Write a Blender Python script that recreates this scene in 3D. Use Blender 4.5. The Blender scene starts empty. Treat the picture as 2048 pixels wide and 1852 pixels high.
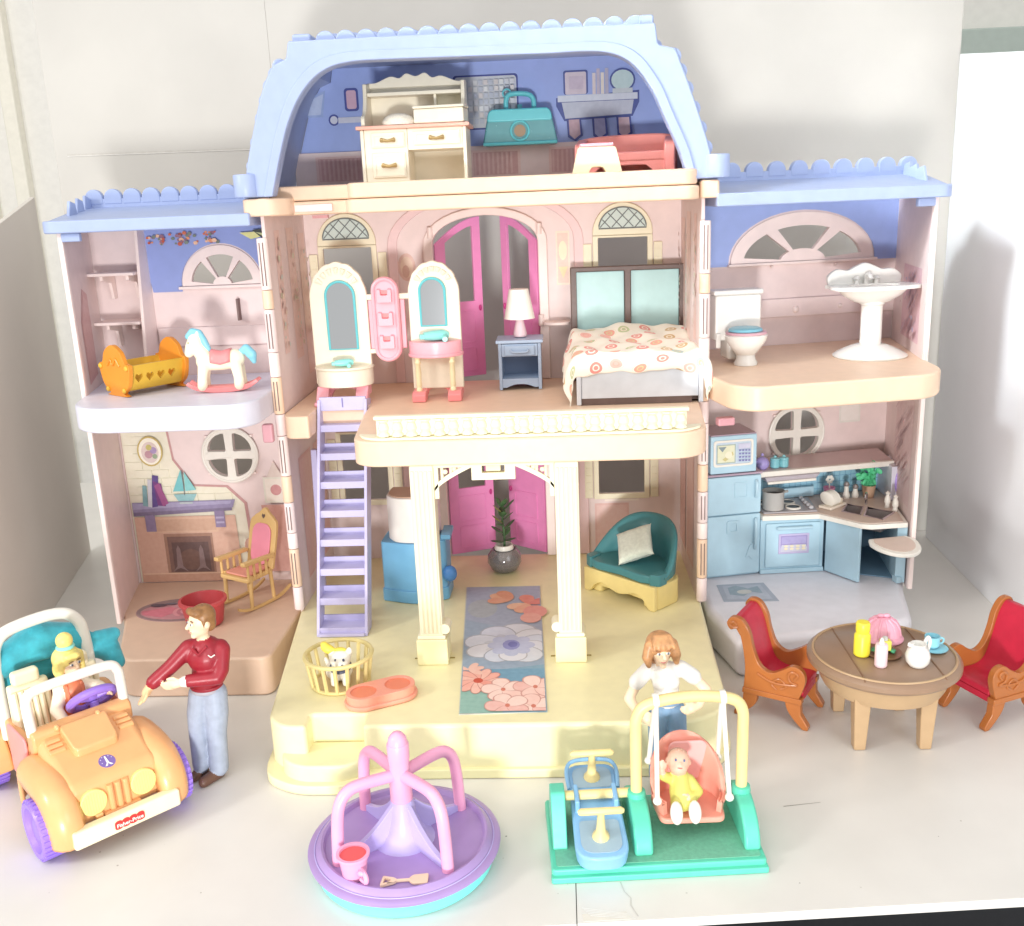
import bpy, bmesh, math, random
from mathutils import Vector, Matrix
random.seed(7)
sc = bpy.context.scene
COL = sc.collection
U = 0.01                      # every number below is in centimetres
PI = math.pi

# ---------------------------------------------------------------- camera
def look(F, pitch, roll, yaw, pos):
    cy, sy, cp, sp = math.cos(yaw), math.sin(yaw), math.cos(pitch), math.sin(pitch)
    f = Vector((sy*cp, cy*cp, -sp)); rt = Vector((cy, -sy, 0)); up = rt.cross(f)
    r2 = rt*math.cos(roll)+up*math.sin(roll); u2 = -rt*math.sin(roll)+up*math.cos(roll)
    m = Matrix((r2, u2, -f)).transposed().to_4x4(); m.translation = Vector(pos)*U
    cam = bpy.data.cameras.new('camera'); o = bpy.data.objects.new('camera', cam); COL.objects.link(o)
    cam.sensor_width = 36; cam.sensor_fit = 'HORIZONTAL'; cam.lens = 36*F/2048
    cam.clip_start = 0.02; cam.clip_end = 50
    o.matrix_world = m; sc.camera = o
look(1971.58, .261234, -.041539, -.05176, (5.956, -81.885, 39.237))

# ---------------------------------------------------------------- light
w = bpy.data.worlds.new('World'); sc.world = w; w.use_nodes = True
w.node_tree.nodes['Background'].inputs[0].default_value = (1.0, .982, .955, 1)
w.node_tree.nodes['Background'].inputs[1].default_value = .70
def area(name, pos, target, size, power, col, size_y=None, spread=180):
    l = bpy.data.lights.new(name, 'AREA'); l.energy = power; l.color = col; l.shape = 'RECTANGLE'; l.size = size*U; l.size_y = (size_y or size)*U; l.spread = math.radians(spread)
    o = bpy.data.objects.new(name, l); COL.objects.link(o); o.location = Vector(pos)*U
    o.rotation_euler = (Vector(target)-Vector(pos)).to_track_quat('-Z', 'Y').to_euler()
area('low_lamp', (-2, -140, 3.0), (0, 20, 25), 14, 11.5, (1, .99, .98))
area('key_lamp', (-125, -92, 82), (5, -5, 10), 30, 8.0, (1, .98, .95))
area('panel_fill', (-75, -70, 120), (49, 16, 36), 34, .42, (.9, .96, 1), spread=14)  # added narrow lamp to brighten the right backdrop panel; no window known there
area('soft_fill', (-35, -105, 130), (5, 0, 10), 120, 7.0, (1, .985, .965))  # added broad fill standing in for room bounce; no lamp known there
area('side_fill', (75, -125, 55), (28, 0, 12), 60, 4.0, (.93, .97, 1))
vs = sc.view_settings
vs.view_transform = 'Standard'; vs.look = 'None'; vs.gamma = 1; vs.exposure = 0.08; vs.use_curve_mapping = False
sc.cycles.use_denoising = True
sc.cycles.max_bounces = 6

# ---------------------------------------------------------------- helpers
def lin(c):
    return tuple((x/255/12.92 if x/255 <= .04045 else ((x/255+.055)/1.055)**2.4) for x in c[:3])
MATS = {}
def mat(name, c, rough=.36, var=.018, bump=.0, metal=0, trans=0, coat=0, scale=90, spec=.45, c2=None, alpha=1, sheen=0):
    if name in MATS: return MATS[name]
    m = bpy.data.materials.new(name); m.use_nodes = True; MATS[name] = m
    nt = m.node_tree; b = nt.nodes['Principled BSDF']; L = nt.links.new
    c = tuple(x+(250-x)*.06 if x < 250 else x for x in c); col = lin(c); d = lin(c2) if c2 else tuple(max(0, x*(1-var*2.2)) for x in col); e = col if c2 else tuple(min(1, x*(1+var)) for x in col)
    tc = nt.nodes.new('ShaderNodeTexCoord'); n = nt.nodes.new('ShaderNodeTexNoise'); n.inputs['Scale'].default_value = scale; n.inputs['Detail'].default_value = 6
    L(tc.outputs['Object'], n.inputs['Vector'])
    r = nt.nodes.new('ShaderNodeValToRGB'); r.color_ramp.elements[0].position = .32; r.color_ramp.elements[1].position = .68
    r.color_ramp.elements[0].color = (*d, 1); r.color_ramp.elements[1].color = (*e, 1)
    L(n.outputs['Fac'], r.inputs[0]); L(r.outputs[0], b.inputs['Base Color'])
    n2 = nt.nodes.new('ShaderNodeTexNoise'); n2.inputs['Scale'].default_value = scale*4; n2.inputs['Detail'].default_value = 4; L(tc.outputs['Object'], n2.inputs['Vector'])
    mr = nt.nodes.new('ShaderNodeMapRange'); mr.inputs['To Min'].default_value = max(.03, rough-.07); mr.inputs['To Max'].default_value = rough+.1
    L(n2.outputs['Fac'], mr.inputs['Value']); L(mr.outputs[0], b.inputs['Roughness'])
    if bump < 0: nt.links.remove(b.inputs['Roughness'].links[0]); b.inputs['Roughness'].default_value = rough
    bp = nt.nodes.new('ShaderNodeBump'); bp.inputs['Strength'].default_value = 0 if bump < 0 else (.06 if not bump else bump); bp.inputs['Distance'].default_value = .0006
    L(n2.outputs['Fac'], bp.inputs['Height']); L(bp.outputs[0], b.inputs['Normal'])
    b.inputs['Metallic'].default_value = metal; b.inputs['Specular IOR Level'].default_value = spec
    if trans: b.inputs['Transmission Weight'].default_value = trans
    if coat: b.inputs['Coat Weight'].default_value = coat; b.inputs['Coat Roughness'].default_value = .12
    if sheen: b.inputs['Sheen Weight'].default_value = sheen
    if alpha < 1: b.inputs['Alpha'].default_value = alpha
    return m
def print_mat(name='printed_card', rough=.42):
    if name in MATS: return MATS[name]
    m = bpy.data.materials.new(name); m.use_nodes = True; MATS[name] = m
    nt = m.node_tree; b = nt.nodes['Principled BSDF']; a = nt.nodes.new('ShaderNodeVertexColor'); a.layer_name = 'Col'
    tc = nt.nodes.new('ShaderNodeTexCoord'); n = nt.nodes.new('ShaderNodeTexNoise'); n.inputs['Scale'].default_value = 220; n.inputs['Detail'].default_value = 5
    nt.links.new(tc.outputs['Object'], n.inputs['Vector'])
    mx = nt.nodes.new('ShaderNodeMix'); mx.data_type = 'RGBA'; mx.blend_type = 'SOFT_LIGHT'; mx.inputs[0].default_value = .35
    nt.links.new(a.outputs['Color'], mx.inputs[6]); nt.links.new(n.outputs['Fac'], mx.inputs[7]); nt.links.new(mx.outputs[2], b.inputs['Base Color'])
    b.inputs['Roughness'].default_value = rough
    return m

class M:
    """collects shapes of ONE part; xf maps the numbers to the thing's own space"""
    def __init__(s, xf=None): s.v = []; s.f = []; s.c = []; s.xf = xf
    def add(s, vs, fs, col=None):
        k = len(s.v)
        s.v += [s.xf(*p) if s.xf else tuple(p) for p in vs]
        s.f += [tuple(i+k for i in f) for f in fs]; s.c += [col]*len(fs)
        return s
    def box(s, x0, y0, z0, x1, y1, z1):
        return s.add([(x, y, z) for z in (z0, z1) for y in (y0, y1) for x in (x0, x1)],
                     [(0,2,3,1), (4,5,7,6), (0,1,5,4), (2,6,7,3), (0,4,6,2), (1,3,7,5)])
    def prism(s, pts, a0, a1, axis='z', top=None):
        """closed 2-D outline swept along an axis; z:(x,y) y:(x,z) x:(y,z); top = other outline at a1"""
        g = {'z': lambda p, a: (p[0], p[1], a), 'y': lambda p, a: (p[0], a, p[1]), 'x': lambda p, a: (a, p[0], p[1])}[axis]
        n = len(pts); t = top or pts
        return s.add([g(p, a0) for p in pts]+[g(p, a1) for p in t],
                     [tuple(range(n))[::-1], tuple(range(n, 2*n))]+[(i, (i+1) % n, (i+1) % n+n, i+n) for i in range(n)])
    def lathe(s, prof, c=(0,0,0), n=28, sx=1, sy=1, a0=0, a1=2*PI, rot=None):
        full = abs(a1-a0-2*PI) < 1e-6; k = n if full else n+1; vs = []
        for r, z in prof:
            for i in range(k):
                a = a0+(a1-a0)*i/n; p = Vector((r*math.cos(a)*sx, r*math.sin(a)*sy, z))
                if rot: p = rot @ p
                vs.append((p.x+c[0], p.y+c[1], p.z+c[2]))
        fs = []
        for j in range(len(prof)-1):
            for i in range(n):
                i2 = (i+1) % k
                fs.append((j*k+i, j*k+i2, (j+1)*k+i2, (j+1)*k+i))
        if prof[0][0] > 1e-6 and full: fs.append(tuple(range(k))[::-1])
        if prof[-1][0] > 1e-6 and full: fs.append(tuple((len(prof)-1)*k+i for i in range(k)))
        return s.add(vs, fs)
    def cyl(s, p0, p1, r0, r1=None, n=18):
        return s.tube([p0, p1], [r0, r0 if r1 is None else r1], n)
    def tube(s, pts, r, n=12, closed=False):
        P = [Vector(p) for p in pts]; m = len(P); R = r if isinstance(r, (list, tuple)) else [r]*m
        vs = []; fs = []; t0 = None; nrm = None
        for i in range(m):
            a = P[(i-1) % m] if (i > 0 or closed) else P[i]; b = P[(i+1) % m] if (i < m-1 or closed) else P[i]
            t = (b-a).normalized()
            if nrm is None:
                nrm = t.cross(Vector((0,0,1)));
                if nrm.length < .05: nrm = t.cross(Vector((0,1,0)))
                nrm.normalize()
            else:
                nrm = (nrm-t*nrm.dot(t)).normalized()
            bn = t.cross(nrm)
            for k in range(n):
                q = P[i]+(nrm*math.cos(2*PI*k/n)+bn*math.sin(2*PI*k/n))*R[i]; vs.append(tuple(q))
        for i in range(m if closed else m-1):
            j = (i+1) % m
            for k in range(n): fs.append((i*n+k, i*n+(k+1) % n, j*n+(k+1) % n, j*n+k))
        if not closed: fs += [tuple(range(n))[::-1], tuple((m-1)*n+k for k in range(n))]
        return s.add(vs, fs)
    def ell(s, c, r, n=20, rot=None):
        if not hasattr(r, '__len__'): r = (r, r, r)
        h = n//2
        vs = [(0,0,-1)]+[(math.sin(PI*j/h)*math.cos(2*PI*i/n), math.sin(PI*j/h)*math.sin(2*PI*i/n), -math.cos(PI*j/h)) for j in range(1, h) for i in range(n)]+[(0,0,1)]
        fs = [(0, 1+(i+1) % n, 1+i) for i in range(n)]
        for j in range(h-2):
            for i in range(n): fs.append((1+j*n+i, 1+j*n+(i+1) % n, 1+(j+1)*n+(i+1) % n, 1+(j+1)*n+i))
        e = len(vs)-1; fs += [(e, 1+(h-2)*n+i, 1+(h-2)*n+(i+1) % n) for i in range(n)]
        out = []
        for p in vs:
            q = Vector((p[0]*r[0], p[1]*r[1], p[2]*r[2]))
            if rot: q = rot @ q
            out.append((q.x+c[0], q.y+c[1], q.z+c[2]))
        return s.add(out, fs)
    def holed(s, outer, holes, a0, a1, axis='y'):
        """plate with cut-out openings"""
        cu = bpy.data.curves.new('t', 'CURVE'); cu.dimensions = '2D'; cu.fill_mode = 'BOTH'; cu.extrude = abs(a1-a0)/2
        for pts in [outer]+holes:
            sp = cu.splines.new('POLY'); sp.points.add(len(pts)-1); sp.use_cyclic_u = True
            for q, p in zip(sp.points, pts): q.co = (p[0], p[1], 0, 1)
        o = bpy.data.objects.new('t', cu); me = bpy.data.meshes.new_from_object(o)
        mid = (a0+a1)/2
        g = {'z': lambda p: (p[0], p[1], mid+p[2]), 'y': lambda p: (p[0], mid-p[2], p[1]), 'x': lambda p: (mid+p[2], p[0], p[1])}[axis]
        s.add([g(v.co) for v in me.vertices], [tuple(p.vertices) for p in me.polygons])
        bpy.data.objects.remove(o); bpy.data.curves.remove(cu); bpy.data.meshes.remove(me)
        return s
    def sheet(s, rows, thick=0):
        """grid of points; optional thickness along -normal is left to solidify"""
        n = len(rows[0]); vs = [p for r in rows for p in r]
        return s.add(vs, [(j*n+i, j*n+i+1, (j+1)*n+i+1, (j+1)*n+i) for j in range(len(rows)-1) for i in range(n-1)])

def link(name, me, m, parent):
    o = bpy.data.objects.new(name, me); COL.objects.link(o)
    if m: me.materials.append(m)
    if parent: o.parent = parent
    return o
def put(name, b, m, parent=None, bevel=0, seg=2, sharp=35, solid=0, sub=0, fix=True):
    me = bpy.data.meshes.new(name)
    me.from_pydata([(p[0]*U, p[1]*U, p[2]*U) for p in b.v], [], b.f)
    if fix:
        bm = bmesh.new(); bm.from_mesh(me); bmesh.ops.remove_doubles(bm, verts=bm.verts, dist=1e-6); bmesh.ops.recalc_face_normals(bm, faces=bm.faces); bm.to_mesh(me); bm.free()
    me.polygons.foreach_set('use_smooth', [True]*len(me.polygons))
    o = link(name, me, m, parent)
    if solid:
        md = o.modifiers.new('solid', 'SOLIDIFY'); md.thickness = solid*U; md.offset = 0
    if bevel:
        md = o.modifiers.new('bevel', 'BEVEL'); md.width = bevel*U; md.segments = seg; md.limit_method = 'ANGLE'; md.angle_limit = math.radians(32); md.harden_normals = True; md.miter_outer = 'MITER_ARC'
    elif not sub:
        me.set_sharp_from_angle(angle=math.radians(sharp))
    if sub:
        md = o.modifiers.new('sub', 'SUBSURF'); md.levels = sub; md.render_levels = sub
    return o
def decal(name, polys, fn, parent, step=.012, base=.02, rough=.42):
    """flat print: coloured outlines laid one over the next on a real surface; fn(a, b, out) -> point"""
    me = bpy.data.meshes.new(name); v = []; f = []; c = []
    for i, (pts, col) in enumerate(polys):
        k = len(v); v += [tuple(x*U for x in fn(p[0], p[1], base+step*i*min(1, 40/len(polys)))) for p in pts]; f.append(tuple(range(k, k+len(pts)))); c.append(lin(col))
    me.from_pydata(v, [], f)
    ca = me.color_attributes.new('Col', 'FLOAT_COLOR', 'CORNER'); i = 0
    for p, col in zip(me.polygons, c):
        for li in p.loop_indices: ca.data[li].color = (*col, 1)
    return link(name, me, print_mat(rough=rough), parent)
def thing(name, label, cat, loc=(0,0,0), rz=0, group=None, rx=0, ry=0):
    o = bpy.data.objects.new(name, None); COL.objects.link(o); o.empty_display_size = .01
    o.location = Vector(loc)*U; o.rotation_euler = (rx, ry, rz)
    return tag(o, label, cat, group)
def tag(o, label, cat, group=None):
    o['label'] = label; o['category'] = cat
    if group: o['group'] = group
    return o
def struct(o): o['kind'] = 'structure'; return o
def arc(cx, cy, r, a0, a1, n=16, ry=None):
    ry = r if ry is None else ry
    return [(cx+r*math.cos(math.radians(a0+(a1-a0)*i/n)), cy+ry*math.sin(math.radians(a0+(a1-a0)*i/n))) for i in range(n+1)]
def circ(cx, cy, r, n=28, ry=None): return arc(cx, cy, r, 0, 360, n, ry)[:-1]
def rect(x0, y0, x1, y1): return [(x0, y0), (x1, y0), (x1, y1), (x0, y1)]
def rrect(x0, y0, x1, y1, r, n=5):
    return arc(x1-r, y0+r, r, -90, 0, n)+arc(x1-r, y1-r, r, 0, 90, n)+arc(x0+r, y1-r, r, 90, 180, n)+arc(x0+r, y0+r, r, 180, 270, n)
def roundpoly(pts, r, n=5):
    """round the corners of an outline; r per corner or one number"""
    out = []; m = len(pts)
    for i in range(m):
        rr = r[i] if hasattr(r, '__len__') else r
        p, a, b = Vector(pts[i]), Vector(pts[i-1]), Vector(pts[(i+1) % m])
        if rr <= 0: out.append(tuple(p)); continue
        da, db = (a-p), (b-p); k = min(rr, da.length*.49, db.length*.49)
        s, e = p+da.normalized()*k, p+db.normalized()*k
        for j in range(n+1):
            t = j/n; out.append(tuple(s*(1-t)**2+p*2*t*(1-t)+e*t*t))
    return out
def spline(pts, n=6, closed=False):
    """Catmull-Rom through points of any dimension"""
    P = [Vector(p) for p in pts]; m = len(P); out = []
    for i in range(m if closed else m-1):
        p0 = P[(i-1) % m] if (closed or i > 0) else P[i]; p1 = P[i]; p2 = P[(i+1) % m]; p3 = P[(i+2) % m] if (closed or i < m-2) else p2
        for j in range(n):
            t = j/n; out.append(tuple(.5*((2*p1)+(p2-p0)*t+(2*p0-5*p1+4*p2-p3)*t*t+(3*p1-p0-3*p2+p3)*t**3)))
    if not closed: out.append(tuple(P[-1]))
    return out
# --- bodies: capsules and ellipsoids fused to one continuous skin, coloured by the nearest piece
class Blob:
    def __init__(s): s.p = []; s.ms = []
    def mi(s, m):
        if m not in s.ms: s.ms.append(m)
        return s.ms.index(m)
    def cap(s, m, a, b, r0, r1=None): s.p.append(('c', s.mi(m), Vector(a), Vector(b), r0, r0 if r1 is None else r1)); return s
    def path(s, m, pts, rs):
        for i in range(len(pts)-1): s.cap(m, pts[i], pts[i+1], rs[i] if hasattr(rs, '__len__') else rs, rs[i+1] if hasattr(rs, '__len__') else rs)
        return s
    def ell(s, m, c, r, rot=None): s.p.append(('e', s.mi(m), Vector(c), Vector(r if hasattr(r, '__len__') else (r, r, r)), rot, 0)); return s
    def build(s, name, parent, voxel=.1, it=5, cut=None):
        b = M()
        for q in s.p:
            if q[0] == 'e': b.ell(q[2], q[3], 18, q[4])
            else:
                _, _, a, c, r0, r1 = q; d = c-a; L = max(d.length, 1e-4); R = Vector((0,0,1)).rotation_difference(d.normalized() if d.length > 1e-4 else Vector((0,0,1))).to_matrix()
                prof = [(max(1e-5, r0*math.sin(t)), -r0*math.cos(t)) for t in [i*PI/10 for i in range(6)]]+[(max(1e-5, r1*math.cos(t)), L+r1*math.sin(t)) for t in [i*PI/10 for i in range(6)]]
                b.lathe(prof, a, 14, rot=R)
        me = bpy.data.meshes.new('t'); me.from_pydata(b.v, [], b.f); o = bpy.data.objects.new('t', me); COL.objects.link(o)
        md = o.modifiers.new('r', 'REMESH'); md.mode = 'VOXEL'; md.voxel_size = voxel
        ms = o.modifiers.new('s', 'SMOOTH'); ms.factor = .5; ms.iterations = it
        dg = bpy.context.evaluated_depsgraph_get(); ev = o.evaluated_get(dg); out = bpy.data.meshes.new_from_object(ev)
        bpy.data.objects.remove(o); bpy.data.meshes.remove(me)
        out.name = name
        import numpy as np
        n = len(out.polygons); ce = np.zeros(n*3); out.polygons.foreach_get('center', ce); ce = ce.reshape(-1, 3)
        best = np.full(n, 1e9); idx = np.zeros(n, int)
        for q in s.p:
            if q[0] == 'e':
                d = ce-np.array(q[2]);
                if q[4] is not None: d = d @ np.array(q[4])
                r = np.array(q[3]); k = np.sqrt(((d/r)**2).sum(1)); dist = (k-1)*r.min()
            else:
                a, c = np.array(q[2]), np.array(q[3]); ab = c-a; t = np.clip(((ce-a)@ab)/max(ab@ab, 1e-9), 0, 1)
                dist = np.sqrt(((ce-a-t[:,None]*ab)**2).sum(1))-(q[4]+(q[5]-q[4])*t)
            m = dist < best; best[m] = dist[m]; idx[m] = q[1]
        vc = np.zeros(len(out.vertices)*3); out.vertices.foreach_get('co', vc); out.vertices.foreach_set('co', vc*U)
        o = link(name, out, None, parent)
        out.materials.clear()
        for m in s.ms: out.materials.append(m)
        out.polygons.foreach_set('material_index', idx.astype(np.int32)); out.polygons.foreach_set('use_smooth', [True]*n)
        out.update()
        return o
# ---------------------------------------------------------------- materials of the house
PINK = mat('pink_plastic', (237,217,214), .45); PINKL = mat('pale_pink_plastic', (247,228,222), .4)
PEACH = mat('peach_plastic', (240,206,176), .4); TAN = mat('tan_plastic', (216,184,158), .42)
CREAM = mat('cream_yellow_plastic', (243,234,184), .38); IVORY = mat('ivory_plastic', (243,235,204), .38)
BLUE = mat('sky_blue_plastic', (162,178,218), .4); ABLUE = mat('attic_blue_card', (150,170,226), .3)
LAV = mat('lavender_plastic', (192,186,224), .38); WLAV = mat('white_lavender_plastic', (222,222,236), .38)
GREYF = mat('grey_floor_plastic', (228,226,232), .35); WHITE = mat('white_plastic', (236,232,222), .35)
HOT = mat('hot_pink_plastic', (243,146,204), .3); BOARD = mat('white_board', (226,223,217), .32, .022, scale=16, bump=.1)
CARD = mat('white_card', (200,197,190), .6, .03, scale=10); DARKSLOT = mat('slot_shadow_plastic', (120,96,92), .6)
GLASSY = mat('pale_glass_print', (206,222,216), .2); GREYLINE = mat('grey_lead_line', (120,128,128), .5)

# ---------------------------------------------------------------- the setting
def edge_y(x): return -35.3+.075*(x-6.1)
b = M().prism([(-90, edge_y(-90)), (6.08, edge_y(6.08)), (6.33, 60), (-90, 60)], -.6, 0)
top = struct(put('tabletop', b, BOARD, None, bevel=.02))
put('board', M().prism([(6.13, edge_y(6.13)+.02), (80, edge_y(80)), (80, 60), (6.38, 60)], -.6, -.008), BOARD, top, bevel=.02)
put('tape_strip', M().prism([(6.5, -35.1), (9.2, -34.9), (8.9, -34.3), (6.4, -34.5)], -.012, .004), mat('packing_tape', (226,222,212), .15), top)
def streak(x0, y0, x1, y1, w): d = Vector((y0-y1, x1-x0)).normalized()*w; return [(x0+d.x, y0+d.y), (x1+d.x*.4, y1+d.y*.4), (x1-d.x*.4, y1-d.y*.4), (x0-d.x, y0-d.y)]
tf = lambda a, c, o: (a, c, o)
decal('scuff_mark', [(streak(19.9, -24.5, 22.4, -24.1, .035), (150,144,136))], tf, top, base=.006)
decal('crack_line', [([(8.78,-31.8),(8.95,-32.6),(9.3,-33.2),(9.25,-33.8),(9.6,-34.7),(9.52,-34.7),(9.17,-33.8),(9.22,-33.2),(8.87,-32.6),(8.7,-31.8)], (206,202,196))], tf, top, base=.006)
for i in range(5): decal('scuff_mark', [(streak(6.4+i*.12, -34.0-i*.16, 9.0+.1*i, -34.5-i*.1, .03), (244,243,240))], tf, top, base=.006+.002*i)
for i in range(26):
    x, y = random.uniform(-30, 34), random.uniform(-33.5, -22); decal('speck', [(circ(x, y, random.uniform(.03, .08), 6), random.choice([(180,174,166), (150,146,140), (206,202,196)]))], tf, top, base=.006)
struct(put('floor', M().box(-300, -300, -60.5, 300, 300, -60), mat('dark_floor', (38,40,46), .7)))
def panel(name, x0, y0, x1, y1, h0, h1, m, th=.5, nseg=1):
    d = Vector((x1-x0, y1-y0)).normalized(); n = Vector((-d.y, d.x))*th
    bb = M().add([(x0,y0,0), (x1,y1,0), (x1,y1,h1), (x0,y0,h0), (x0+n.x,y0+n.y,0), (x1+n.x,y1+n.y,0), (x1+n.x,y1+n.y,h1), (x0+n.x,y0+n.y,h0)],
                 [(0,1,2,3), (5,4,7,6), (0,4,5,1), (3,2,6,7), (0,3,7,4), (1,5,6,2)])
    return struct(put(name, bb, m, None, bevel=.06))
panel('backdrop', -48.4, 28.9, -23.5, 28.3, 75, 75, CARD)
bd = bpy.data.objects['backdrop']
decal('crease_line', [([(-47, 45.9), (-24, 45.7), (-24, 45.55), (-47, 45.75)], (192,188,180)), ([(-47, 45.75), (-24, 45.55), (-24, 45.48), (-47, 45.68)], (222,220,214))], lambda a, c, o: (a, 28.86-(a+48.4)*.024-o, c), bd)
panel('backdrop', -23.5, 28.3, 48.2, 28.9, 75, 75, CARD)
panel('backdrop', -52.0, 28.9, -43.6, -5.8, 41.6, 35, mat('lit_warm_card', (228,221,212), .6, .02, scale=10))  # same card as the back, lightened to paint more light on it
panel('backdrop', 47.4, 27.0, 45.6, -22, 51.6, 46, mat('lit_white_card', (236,238,240), .55, .015, scale=10))  # backdrop card in a brighter copy; the strong light is in its colour
rw = struct(put('room_wall', M().box(-260, 95, -60, 260, 97, 220), mat('room_paint', (240,238,232), .6)))
for x0, x1, d in ((-118, -113, 1.5), (-112, -110.6, 2.2), (-101, -99.8, 2.2), (-98.6, -92, 1.6), (-88, -85.5, 2)):
    put('door_casing', M().box(x0, 95-d, -60, x1, 95.2, 140), mat('trim_paint', (244,240,226), .45), rw, bevel=.3)
put('ledge_shelf', M().box(60, 90, 58.4, 140, 95.2, 62.5), mat('grey_green_paint', (190,204,196), .5), rw, bevel=.3)

# ---------------------------------------------------------------- the dollhouse
H = thing('dollhouse', 'open pastel three-storey toy dollhouse with pink walls, blue scalloped roofs and cream porch', 'dollhouse')
F1, F2, F3, FW1, FW2 = 4.1, 22.3, 40.6, 3.5, 24.4
TR = .212; cR, sR = math.cos(TR), math.sin(TR)
def RW(s, t, z): return (18+s*cR-t*sR, s*sR+t*cR, z)      # right wing, swung back on its hinge
MB = lambda: M(); MR = lambda: M(RW)

# porch base with the rounded step cut into its corner
out = [(-18, 13.3), (-18, .3), (-15.5, -19.3), (-14.2, -20.55), (-12.5, -20.6), (-12.5, -18.8), (-8.5, -18.8), (-8.5, -20.6), (14.8, -20.6), (17.3, -18.6), (18, .3), (18, 13.3)]
base_out = roundpoly(out, [0, .5, 1.2, .8, 0, 0, 0, 0, 2.2, 2.2, .5, 0])
porch = put('porch_base', MB().prism(base_out, 0.02, F1), CREAM, H, bevel=.28, seg=3)
put('step', MB().prism(roundpoly([(-14.3, -18.9), (-14.5, -20.9), (-12.9, -22.2), (-9.4, -22.2), (-8.0, -20.9), (-8.0, -18.9)], [0, 1.2, 1.6, 1.6, 1.2, 0]), .03, 1.95), CREAM, porch, bevel=.2, seg=3)
put('base_lip', MB().prism(roundpoly([(-16.5, -6), (-15.85, -19.6), (-15.4, -21.3), (-13.1, -22.75), (-9.2, -22.75), (-7.6, -21.2), (-6.8, -20.95), (15, -20.95), (17.65, -18.7), (17.9, -6)], [0, .6, 1.2, 1.6, 1.6, .8, .6, 2.2, 2.2, 0]), .025, .75), CREAM, porch, bevel=.12)

# back wall of the middle, with door and window openings
def door_hole(z0, z1, zs): return [(-5.6, z0), (4.3, z0), (4.3, zs)]+arc(-.65, zs, 4.95, 0, 180, 18, z1-zs)[1:-1]+[(-5.6, zs)]
winL2, winR2 = rect(-16.1, 28.6, -11.4, 35.5), rect(9.9, 28.6, 14.6, 35.5)
winL1, winR1 = rect(-16.0, 10.4, -11.4, 17.4), rect(9.6, 10.4, 14.2, 17.4)
mw = put('back_wall', MB().holed(rect(-18, 3.7, 18, 40.4), [door_hole(4.0, 18.6, 16.6), door_hole(22.2, 37.9, 35.4), winL2, winR2, winL1, winR1], 13.0, 13.35), PINK, H)
for z0, z1, zs in ((F1+.02, 18.6, 16.6), (F2+.02, 37.9, 35.4)):     # door surrounds
    o = [(-6.5, z0), (-5.6, z0), (-5.6, zs)]+arc(-.65, zs, 4.95, 180, 0, 18, z1-zs)[1:-1]+[(4.3, zs), (4.3, z0), (5.2, z0), (5.2, zs)]+arc(-.65, zs, 5.85, 0, 180, 18, z1-zs+.75)[1:-1]+[(-6.5, zs)]
    put('door_surround', MB().prism(o, 12.55, 13.05, 'y'), PINKL, mw, bevel=.12)
    o = [(-9.9, z0), (-9.0, z0), (-9.0, zs)]+arc(-.65, zs, 8.35, 180, 0, 20, 3.6 if z0 < 10 else 4.2)[1:-1]+[(7.7, zs), (7.7, z0), (8.6, z0), (8.6, zs)]+arc(-.65, zs, 9.25, 0, 180, 20, 4.4 if z0 < 10 else 4.9)[1:-1]+[(-9.9, zs)]
    put('arch_moulding', MB().prism(o, 12.8, 13.06, 'y'), mat('pink_moulding', (240,208,208), .42), mw, bevel=.08)
def window(x0, x1, z0, z1, fan, y=13.0):
    fr = put('window_frame', MB().holed(rect(x0-.45, z0-.5, x1+.45, z1+.1), [rect(x0+.05, z0+.05, x1-.05, z1-.1)], y-.28, y+.02), IVORY, mw, bevel=.06)
    if fan:
        cx, r = (x0+x1)/2, (x1-x0)/2+.45
        f = put('fan_light', MB().prism([(cx-r, z1+.12)]+arc(cx, z1+.35, r, 180, 0, 20, r*.98)+[(cx+r, z1+.12)], y-.3, y+.01, 'y'), IVORY, mw, bevel=.1)
        r2 = r-.6; zb = z1+.75
        put('pane', MB().prism(arc(cx, zb, r2, 0, 180, 20, r2*.86), y-.36, y-.29, 'y'), GLASSY, f)
        def inside(px, pz): return ((px-cx)/r2)**2+((pz-zb)/(r2*.86))**2 <= 1 and pz >= zb
        for sgn in (1, -1):
            for k in range(-4, 5):
                pts = []
                for j in range(41):
                    px = cx-r2+2*r2*j/40; pz = zb+sgn*(px-cx)*1.05+k*1.15
                    if inside(px, pz): pts.append((px, pz))
                if len(pts) > 2:
                    (xa, za), (xb, zb2) = pts[0], pts[-1]
                    put('lead_line', MB().tube([(xa, y-.38, za), (xb, y-.38, zb2)], .05, 6), GREYLINE, f)
        put('pane_border', MB().tube([(p[0], y-.37, p[1]) for p in arc(cx, zb, r2, 0, 180, 20, r2*.86)], .07, 6, closed=True), GREYLINE, f)
    for sx in (x0-1.35, x1+.55):                                    # louvred shutters
        sh = put('shutter', MB().box(sx, y-.22, z0-.4, sx+.8, y+.01, z1-.6), IVORY, mw, bevel=.05)
        for k in range(8):
            zz = z0+k*(z1-z0-1)/8
            put('slat', MB().box(sx+.12, y-.3, zz, sx+.68, y-.2, zz+.5), IVORY, sh)
window(-16.1, -11.4, 28.6, 35.5, True); window(9.9, 14.6, 28.6, 35.5, True)
window(-16.0, -11.4, 10.4, 17.4, False); window(9.6, 14.2, 10.4, 17.4, False)
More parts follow.
